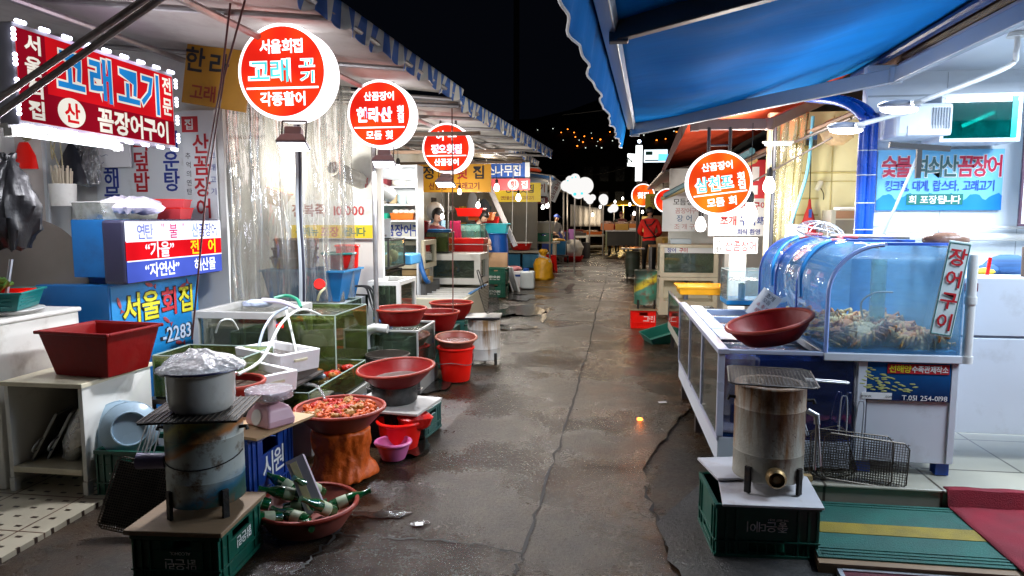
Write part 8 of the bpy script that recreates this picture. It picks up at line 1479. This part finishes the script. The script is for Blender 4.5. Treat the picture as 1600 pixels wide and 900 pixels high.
# clutter of the middle stalls
b = MB(); b.box((0, 0, 0), (.10, .10, 1.5), ry=R(-24)); b.o('steel_beam', pipe_m, label='grey steel beam leaning under the lemon yellow banner', cat='beam', loc=P(785, 338, 15.6))
for k, (u, v, Y, m_, lb) in enumerate(((752, 344, 14.8, orange_pl, 'orange basket stacked behind the turquoise basin'), (736, 338, 14.2, brt_red, 'red basket beside the stooping person'), (762, 350, 15.6, red_pl, 'dark red basket behind the blue barrel'))):
    t = thing('stacked_basket', lb, 'basket', P(u, v, Y)); b = MB(); taper(b, .28, .2, 0, .16, .88); b.o('body', m_, t); b = MB(); tubrim(b, .28, .2, .16); b.o('rim', m_, t)
b = MB(); b.bb(-4.3, -2.95, 14.6, 16.2, 0, 1.15); b.o('stall_counter', M('drab_counter', (.26, .22, .17), .6, var=.3, vs=6), label='drab counter under the stacked baskets and steel beam', cat='counter')
t = thing('shelf_unit', 'dark open rack of bowls and cans deep behind the yellow banner', 'shelf', (-3.6, 17.0, 0))
for z in (.9, 1.3, 1.7): b = MB(); b.bb(-.8, .8, -.2, .2, z, z + .03); b.o('shelf_board', dark_metal, t)
for x in (-.78, .78): b = MB(); b.bb(x - .02, x + .02, -.2, .2, 0, 2.1); b.o('upright', dark_metal, t)
for k in range(15): b = MB(); r_ = random.uniform(.06, .12); b.lathe([(0, 0), (r_ * .8, 0), (r_, .05), (r_, .15), (0, .15)], n=12); b.o('rack_goods', [dkred_pl, steelplate, yellow_pl, white_paint, teal_pl][k % 5], t, loc=(-.66 + .32 * (k % 5), 0, (.93, 1.33, 1.73)[k // 5]))
for k, (u, Y, z0, z1, lb) in enumerate(((700, 12.2, 1.4, 2.6, 'thin cord hanging beside the third round sign'), (800, 15, 1.2, 2.7, 'pale cord hanging beside the wide bare bulb'), (822, 17, .9, 2.8, 'pale line hanging by the seated man'))): p = at(u, 340, Y); b = MB(); b.tube([(p.x, Y, z0), (p.x + .03, Y, z1)], .008, 5); b.o('hanging_string', pvc, label=lb, cat='cord')
for k, (u, v, Y, w_, h_, m_, lb) in enumerate(((756, 330, 16.5, .16, .3, 'dark_cl', 'dark jacket hanging on the rack behind the yellow banner'), (738, 322, 16.5, .14, .35, 'grey_cl', 'grey jacket hanging beside the dark one on the rack'))): b = MB(); b.lathe([(0, -h_), (w_, -h_), (w_ * 1.1, 0), (w_ * .7, h_ * .7), (.03, h_), (0, h_)], n=16, sy=.35, wob=.08); b.o('hanging_jacket', M(m_, (.02, .025, .03) if k == 0 else (.2, .2, .2), .8), label=lb, cat='jacket', smooth=True, loc=P(u, v, Y))
# ================================================================== PEOPLE
def person(label, loc, rz, J, rad, rule, mats, head, hairm, headrot=(0, 0, 0), cap=None, straps=False, hands=True):
    """one continuous body: skin-surfaced skeleton turned to a mesh, head and hands joined to it"""
    me = bpy.data.meshes.new('skel'); names = list(J); idx = {n: i for i, n in enumerate(names)}
    E_ = [('pelvis', 'waist'), ('waist', 'chest'), ('chest', 'neck'), ('neck', 'head0')]
    for s in 'lr': E_ += [('chest', 'sh' + s), ('sh' + s, 'el' + s), ('el' + s, 'wr' + s), ('pelvis', 'hip' + s), ('hip' + s, 'kn' + s), ('kn' + s, 'an' + s), ('an' + s, 'toe' + s)]
    me.from_pydata([J[n] for n in names], [(idx[a], idx[c]) for a, c in E_], []); o = bpy.data.objects.new('skel', me); C.objects.link(o)
    sk = o.modifiers.new('skin', 'SKIN'); sk.use_smooth_shade = True
    for i, n in enumerate(names):
        v = me.skin_vertices[0].data[i]; r = rad.get(n.rstrip('lr') if n[-1] in 'lr' and n[:-1] in ('sh', 'el', 'wr', 'hip', 'kn', 'an', 'toe') else n, .07); v.radius = r if isinstance(r, tuple) else (r, r)
        if n == 'pelvis': v.use_root = True
    sb = o.modifiers.new('sub', 'SUBSURF'); sb.levels = 2
    bpy.context.view_layer.update(); dg = bpy.context.evaluated_depsgraph_get(); m2 = bpy.data.meshes.new_from_object(o.evaluated_get(dg)); bpy.data.objects.remove(o)
    b = MB(); b.bm.from_mesh(m2); bpy.data.meshes.remove(m2)
    for f in b.bm.faces: c = f.calc_center_median(); f.material_index = rule(c)
    n0 = len(b.bm.faces); H_ = V(J['head0']); rt = Euler(headrot).to_matrix(); b.mi = 0
    b.ball(H_ + rt @ V((0, 0, .09)), .098, (.80, .95, 1.22), 18, rt); b.ball(H_ + rt @ V((0, -.098, .075)), .016, (.8, 1.1, 1.3), 8, rt)
    for s in (-1, 1): b.ball(H_ + rt @ V((s * .079, .0, .085)), .02, (.4, .8, 1.3), 8, rt)
    if hands:
        for s in 'lr':
            w_ = V(J['wr' + s]); d = (w_ - V(J['el' + s])).normalized(); sd = d.cross(V((0, 0, 1))).normalized(); b.ball(w_ + d * .05, .045, (.9, .9, .6), 10)
            for k in range(4): p = w_ + d * .08 + sd * (.015 * (k - 1.5)); b.tube([p, p + d * .035 + V((0, 0, -.008)), p + d * (.055 + .008 * (1.5 - abs(k - 1.5))) + V((0, 0, -.03))], .009, 6)
            b.tube([w_ + d * .03 + sd * .035, w_ + d * .06 + sd * .05, w_ + d * .085 + sd * .035 + V((0, 0, -.015))], .010, 6)
    t = thing('person', label, 'person', loc, rz); b.o('body', mats, t, smooth=True)
    b = MB(); c = H_ + rt @ V((0, .012, .115)); b.ball(c, .112, (.86, 1.0, 1.08), 18, rt)
    bmesh.ops.delete(b.bm, geom=[v for v in b.bm.verts if (rt.transposed() @ (v.co - H_)).y < -.045 and (rt.transposed() @ (v.co - H_)).z < .15 or (rt.transposed() @ (v.co - H_)).z < .03], context='VERTS'); b.o('hair', hairm, t, smooth=True, sol=.012)
    if cap: b = MB(); b.ball(H_ + rt @ V((0, .0, .13)), .115, (.9, 1.0, .9), 16, rt); b.box(H_ + rt @ V((0, -.13, .14)), (.14, .09, .012)); bmesh.ops.delete(b.bm, geom=[v for v in b.bm.verts if (rt.transposed() @ (v.co - H_)).z < .125], context='VERTS'); b.o('cap', cap, t, smooth=True, sol=.008)
    # face: eyes and mouth
    b = MB()
    for s in (-1, 1): b.ball(H_ + rt @ V((s * .033, -.084, .098)), .011, (1.3, .5, .6), 8, rt)
    b.ball(H_ + rt @ V((0, -.087, .032)), .018, (1.2, .35, .3), 8, rt); b.o('face_features', M('dark_features', (.06, .02, .02), .5) if 'dark_features' not in bpy.data.materials else bpy.data.materials['dark_features'], t)
    return t
RAD = {'pelvis': (.15, .115), 'waist': (.135, .10), 'chest': (.165, .115), 'neck': .052, 'head0': .05, 'sh': .072, 'el': .048, 'wr': .034, 'hip': .095, 'kn': .065, 'an': .045, 'toe': .04}
stand = {'pelvis': (0, 0, .92), 'waist': (0, -.01, 1.06), 'chest': (0, -.05, 1.30), 'neck': (0, -.09, 1.47), 'head0': (0, -.12, 1.54), 'shl': (.18, -.06, 1.38), 'shr': (-.18, -.06, 1.38), 'ell': (.26, -.10, 1.12), 'elr': (-.27, -.12, 1.12), 'wrl': (.17, -.32, 1.03), 'wrr': (-.16, -.34, 1.02), 'hipl': (.10, 0, .86), 'hipr': (-.10, 0, .86), 'knl': (.115, -.03, .48), 'knr': (-.12, -.01, .48), 'anl': (.12, .03, .08), 'anr': (-.13, .04, .08), 'toel': (.14, -.12, .035), 'toer': (-.15, -.11, .035)}
red_shirt = M('red_jumper', (.72, .018, .016), .75, var=.14, vs=8, bump=.4, bs=14); dark_tr = M('dark_trousers', (.018, .022, .028), .75, var=.25)
def rule_std(c):
    if c.z < .07: return 3
    if c.z < .94: return 2
    if c.z > 1.455 or (c.y < -.27 and c.z < 1.09): return 0
    return 1
pr = person('cook in a red jumper and black apron seen from behind, standing at a grill', (1.12, 19.0, 0), R(172), {k: V(v) * 1.08 for k, v in stand.items()}, {k: (tuple(x * 1.12 for x in v) if isinstance(v, tuple) else v * 1.12) for k, v in RAD.items()}, lambda c: 3 if c.z < .07 else 2 if c.z < .98 else 0 if (c.z > 1.57 or (c.y < -.30 and c.z < 1.17)) else 1, [skin_m, red_shirt, dark_tr, black_pl], 0, hair_m, (R(18), 0, R(30)))
b = MB(); q = lambda pts: b.tube(pts, .016, 6, smooth=4)
q([(.12, -.13, 1.50), (.13, .02, 1.52), (.06, .115, 1.38), (-.10, .125, 1.18), (-.19, .06, 1.06)]); q([(-.12, -.13, 1.50), (-.14, .02, 1.52), (-.07, .118, 1.42), (.06, .12, 1.40)]); q([(.19, .0, 1.06), (.10, .125, 1.05), (-.10, .125, 1.08), (-.19, .02, 1.10)]); b.o('apron_straps', black_pl, pr, smooth=True)
def seat(lb, loc, rz, top, hair=hair_m, cap=None, hr=(R(10), 0, 0), zoff=0.):
    J = {'pelvis': (0, 0, .50), 'waist': (0, -.01, .64), 'chest': (0, -.04, .88), 'neck': (0, -.06, 1.05), 'head0': (0, -.08, 1.12), 'shl': (.175, -.04, .96), 'shr': (-.175, -.04, .96), 'ell': (.24, -.10, .72), 'elr': (-.24, -.10, .72), 'wrl': (.12, -.30, .66), 'wrr': (-.12, -.30, .66), 'hipl': (.10, -.02, .48), 'hipr': (-.10, -.02, .48), 'knl': (.13, -.42, .47), 'knr': (-.13, -.42, .47), 'anl': (.13, -.40, .08), 'anr': (-.13, -.40, .08), 'toel': (.14, -.54, .035), 'toer': (-.14, -.54, .035)}
    return person(lb, loc, rz, J, RAD, lambda c: 3 if c.z < .07 else 2 if (c.z < .53 and not (c.y < -.2 and c.z > .6)) else 0 if (c.z > 1.035 or (c.y < -.27 and .6 < c.z < .75)) else 1, [skin_m, top, dark_tr, black_pl], 0, hair, hr, cap)
def stool(lb, p, h): t = thing('plastic_stool', lb, 'stool', p); b = MB(); b.lathe([(0, h - .03), (.16, h - .03), (.17, h - .01), (.16, h), (0, h)], n=20); b.o('seat', blue_pl, t); [(lambda b: (b.tube([(x * .12, y * .12, h - .03), (x * .16, y * .16, 0)], .02, 6), b.o('leg', blue_pl, t)))(MB()) for x, y in ((-1, -1), (1, -1), (1, 1), (-1, 1))]; return t
stand2 = {k: V(v) * .99 for k, v in stand.items()}
person('woman with a black bob and dark red top facing right behind the blue bin', tuple(V(P(683, 362, 11.7)) * V((1, 1, 0)) if False else (P(676, 362, 11.7)[0], 11.7, .02)), R(48), stand2, RAD, lambda c: 3 if c.z < .07 else 2 if c.z < .92 else 0 if (c.z > 1.45 or (c.y < -.26 and c.z < 1.08)) else 1, [skin_m, M('maroon_top', (.16, .02, .03), .7, var=.3, vs=20), dark_tr, black_pl], 0, hair_m, (R(28), 0, 0))
bend = dict(stand); bend.update({'waist': (0, -.10, 1.04), 'chest': (0, -.28, 1.20), 'neck': (0, -.42, 1.31), 'head0': (0, -.48, 1.35), 'shl': (.18, -.30, 1.27), 'shr': (-.18, -.30, 1.27), 'ell': (.22, -.42, 1.02), 'elr': (-.22, -.42, 1.02), 'wrl': (.10, -.58, .90), 'wrr': (-.10, -.58, .90)})
person('stooping person in a dark coat behind the crimson towel', (P(722, 340, 14.4)[0], 14.4, .0), R(60), {k: V(v) * 1.14 for k, v in bend.items()}, RAD, lambda c: 3 if c.z < .07 else 2 if c.z < .95 else 0 if (c.y < -.46 and c.z > 1.42) or (c.y < -.6) else 1, [skin_m, M('dark_coat', (.02, .025, .03), .7, var=.3), dark_tr, black_pl], 0, hair_m, (R(40), 0, 0))
seat('man in a dark cap and blue jacket sitting by leaning planks', (-2.42, 22.3, .45), R(20), M('blue_grey_jacket', (.06, .09, .13), .7, var=.3), cap=M('dark_cap', (.02, .02, .03), .7)); stool('blue stool under the man in the dark cap', (-2.42, 22.3, .45), .40); b = MB(); b.bb(-2.9, -1.9, 22.0, 22.9, 0, .44); b.o('low_platform', M('platform_grey', (.2, .19, .17), .7), label='low grey platform under the seated man', cat='platform')
person('person in a blue cap working among the far left stalls', (-1.95, 25.3, .0), R(40), {k: V(v) * .97 for k, v in stand.items()}, RAD, rule_std, [skin_m, M('grey_top', (.30, .30, .32), .7, var=.3), dark_tr, black_pl], 0, hair_m, (R(12), 0, 0), M('royal_cap', (.02, .06, .35), .7))
person('vendor with red sleeves leaning over the cart boxes', (.25, 30.8, 0), R(10), {k: V(v) * .98 for k, v in bend.items()}, RAD, lambda c: 3 if c.z < .07 else 2 if c.z < .92 else 0 if (c.y < -.45 and c.z > 1.2) or (c.y < -.55) else 1, [skin_m, M('scarlet_top', (.55, .02, .02), .7), dark_tr, black_pl], 0, hair_m, (R(30), 0, 0))
person('customer in a dark maroon coat standing behind the cart', (.62, 31.6, 0), R(-10), {k: V(v) * 1.06 for k, v in stand.items()}, RAD, lambda c: 3 if c.z < .07 else 2 if c.z < .95 else 0 if (c.z > 1.55 or (c.y < -.28 and c.z < 1.15)) else 1, [skin_m, M('deep_maroon_coat', (.10, .015, .02), .7), dark_tr, black_pl], 0, hair_m, (R(5), 0, 0), M('maroon_hat', (.12, .01, .02), .8))
person('customer in a brown coat at the right end of the cart', (1.05, 31.2, 0), R(25), {k: V(v) * 1.0 for k, v in stand.items()}, RAD, rule_std, [skin_m, M('brown_coat', (.13, .08, .05), .7), dark_tr, black_pl], 0, hair_m, (R(10), 0, 0))
# cook's grill and table
t = stove('drum grill with glowing coals beside the standing cook', (.66, 18.3, 0), .19, .66, M('green_black_drum', (.05, .07, .05), .5, var=.3, dirt=((.12, .06, .03), .4, 5)), 0, '', False); b = MB(); b.bb(-.30, .30, -.26, .26, .78, .81); b.o('tray', alu, t); b = MB(); [b.ball((random.uniform(-.2, .2), random.uniform(-.18, .18), .815), .03, (1.2, 1, .5), 6, None, .2, k) for k in range(16)]; b.o('food', M('grilled_food', (.30, .12, .04), .5, var=.6), t); light('POINT', t, (0, 0, .95), 6, (1, .5, .15), .1)
t = thing('side_table', 'steel legged cardboard topped table in front of the cook', 'table', (1.50, 18.3, 0)); b = MB(); b.bb(-.42, .35, -.3, .45, .84, .88); b.o('tabletop', card, t)
for x in (-.38, .30):
    for y in (-.25, .4): b = MB(); b.bb(x - .02, x + .02, y - .02, y + .02, 0, .839); b.o('leg', alu, t)
crate('ochre carton on the cardboard topped table', (1.66, 18.45, .885), .1, .4, .3, .18, M('ochre_carton', (.40, .27, .06), .7), name='carton', cat='box')
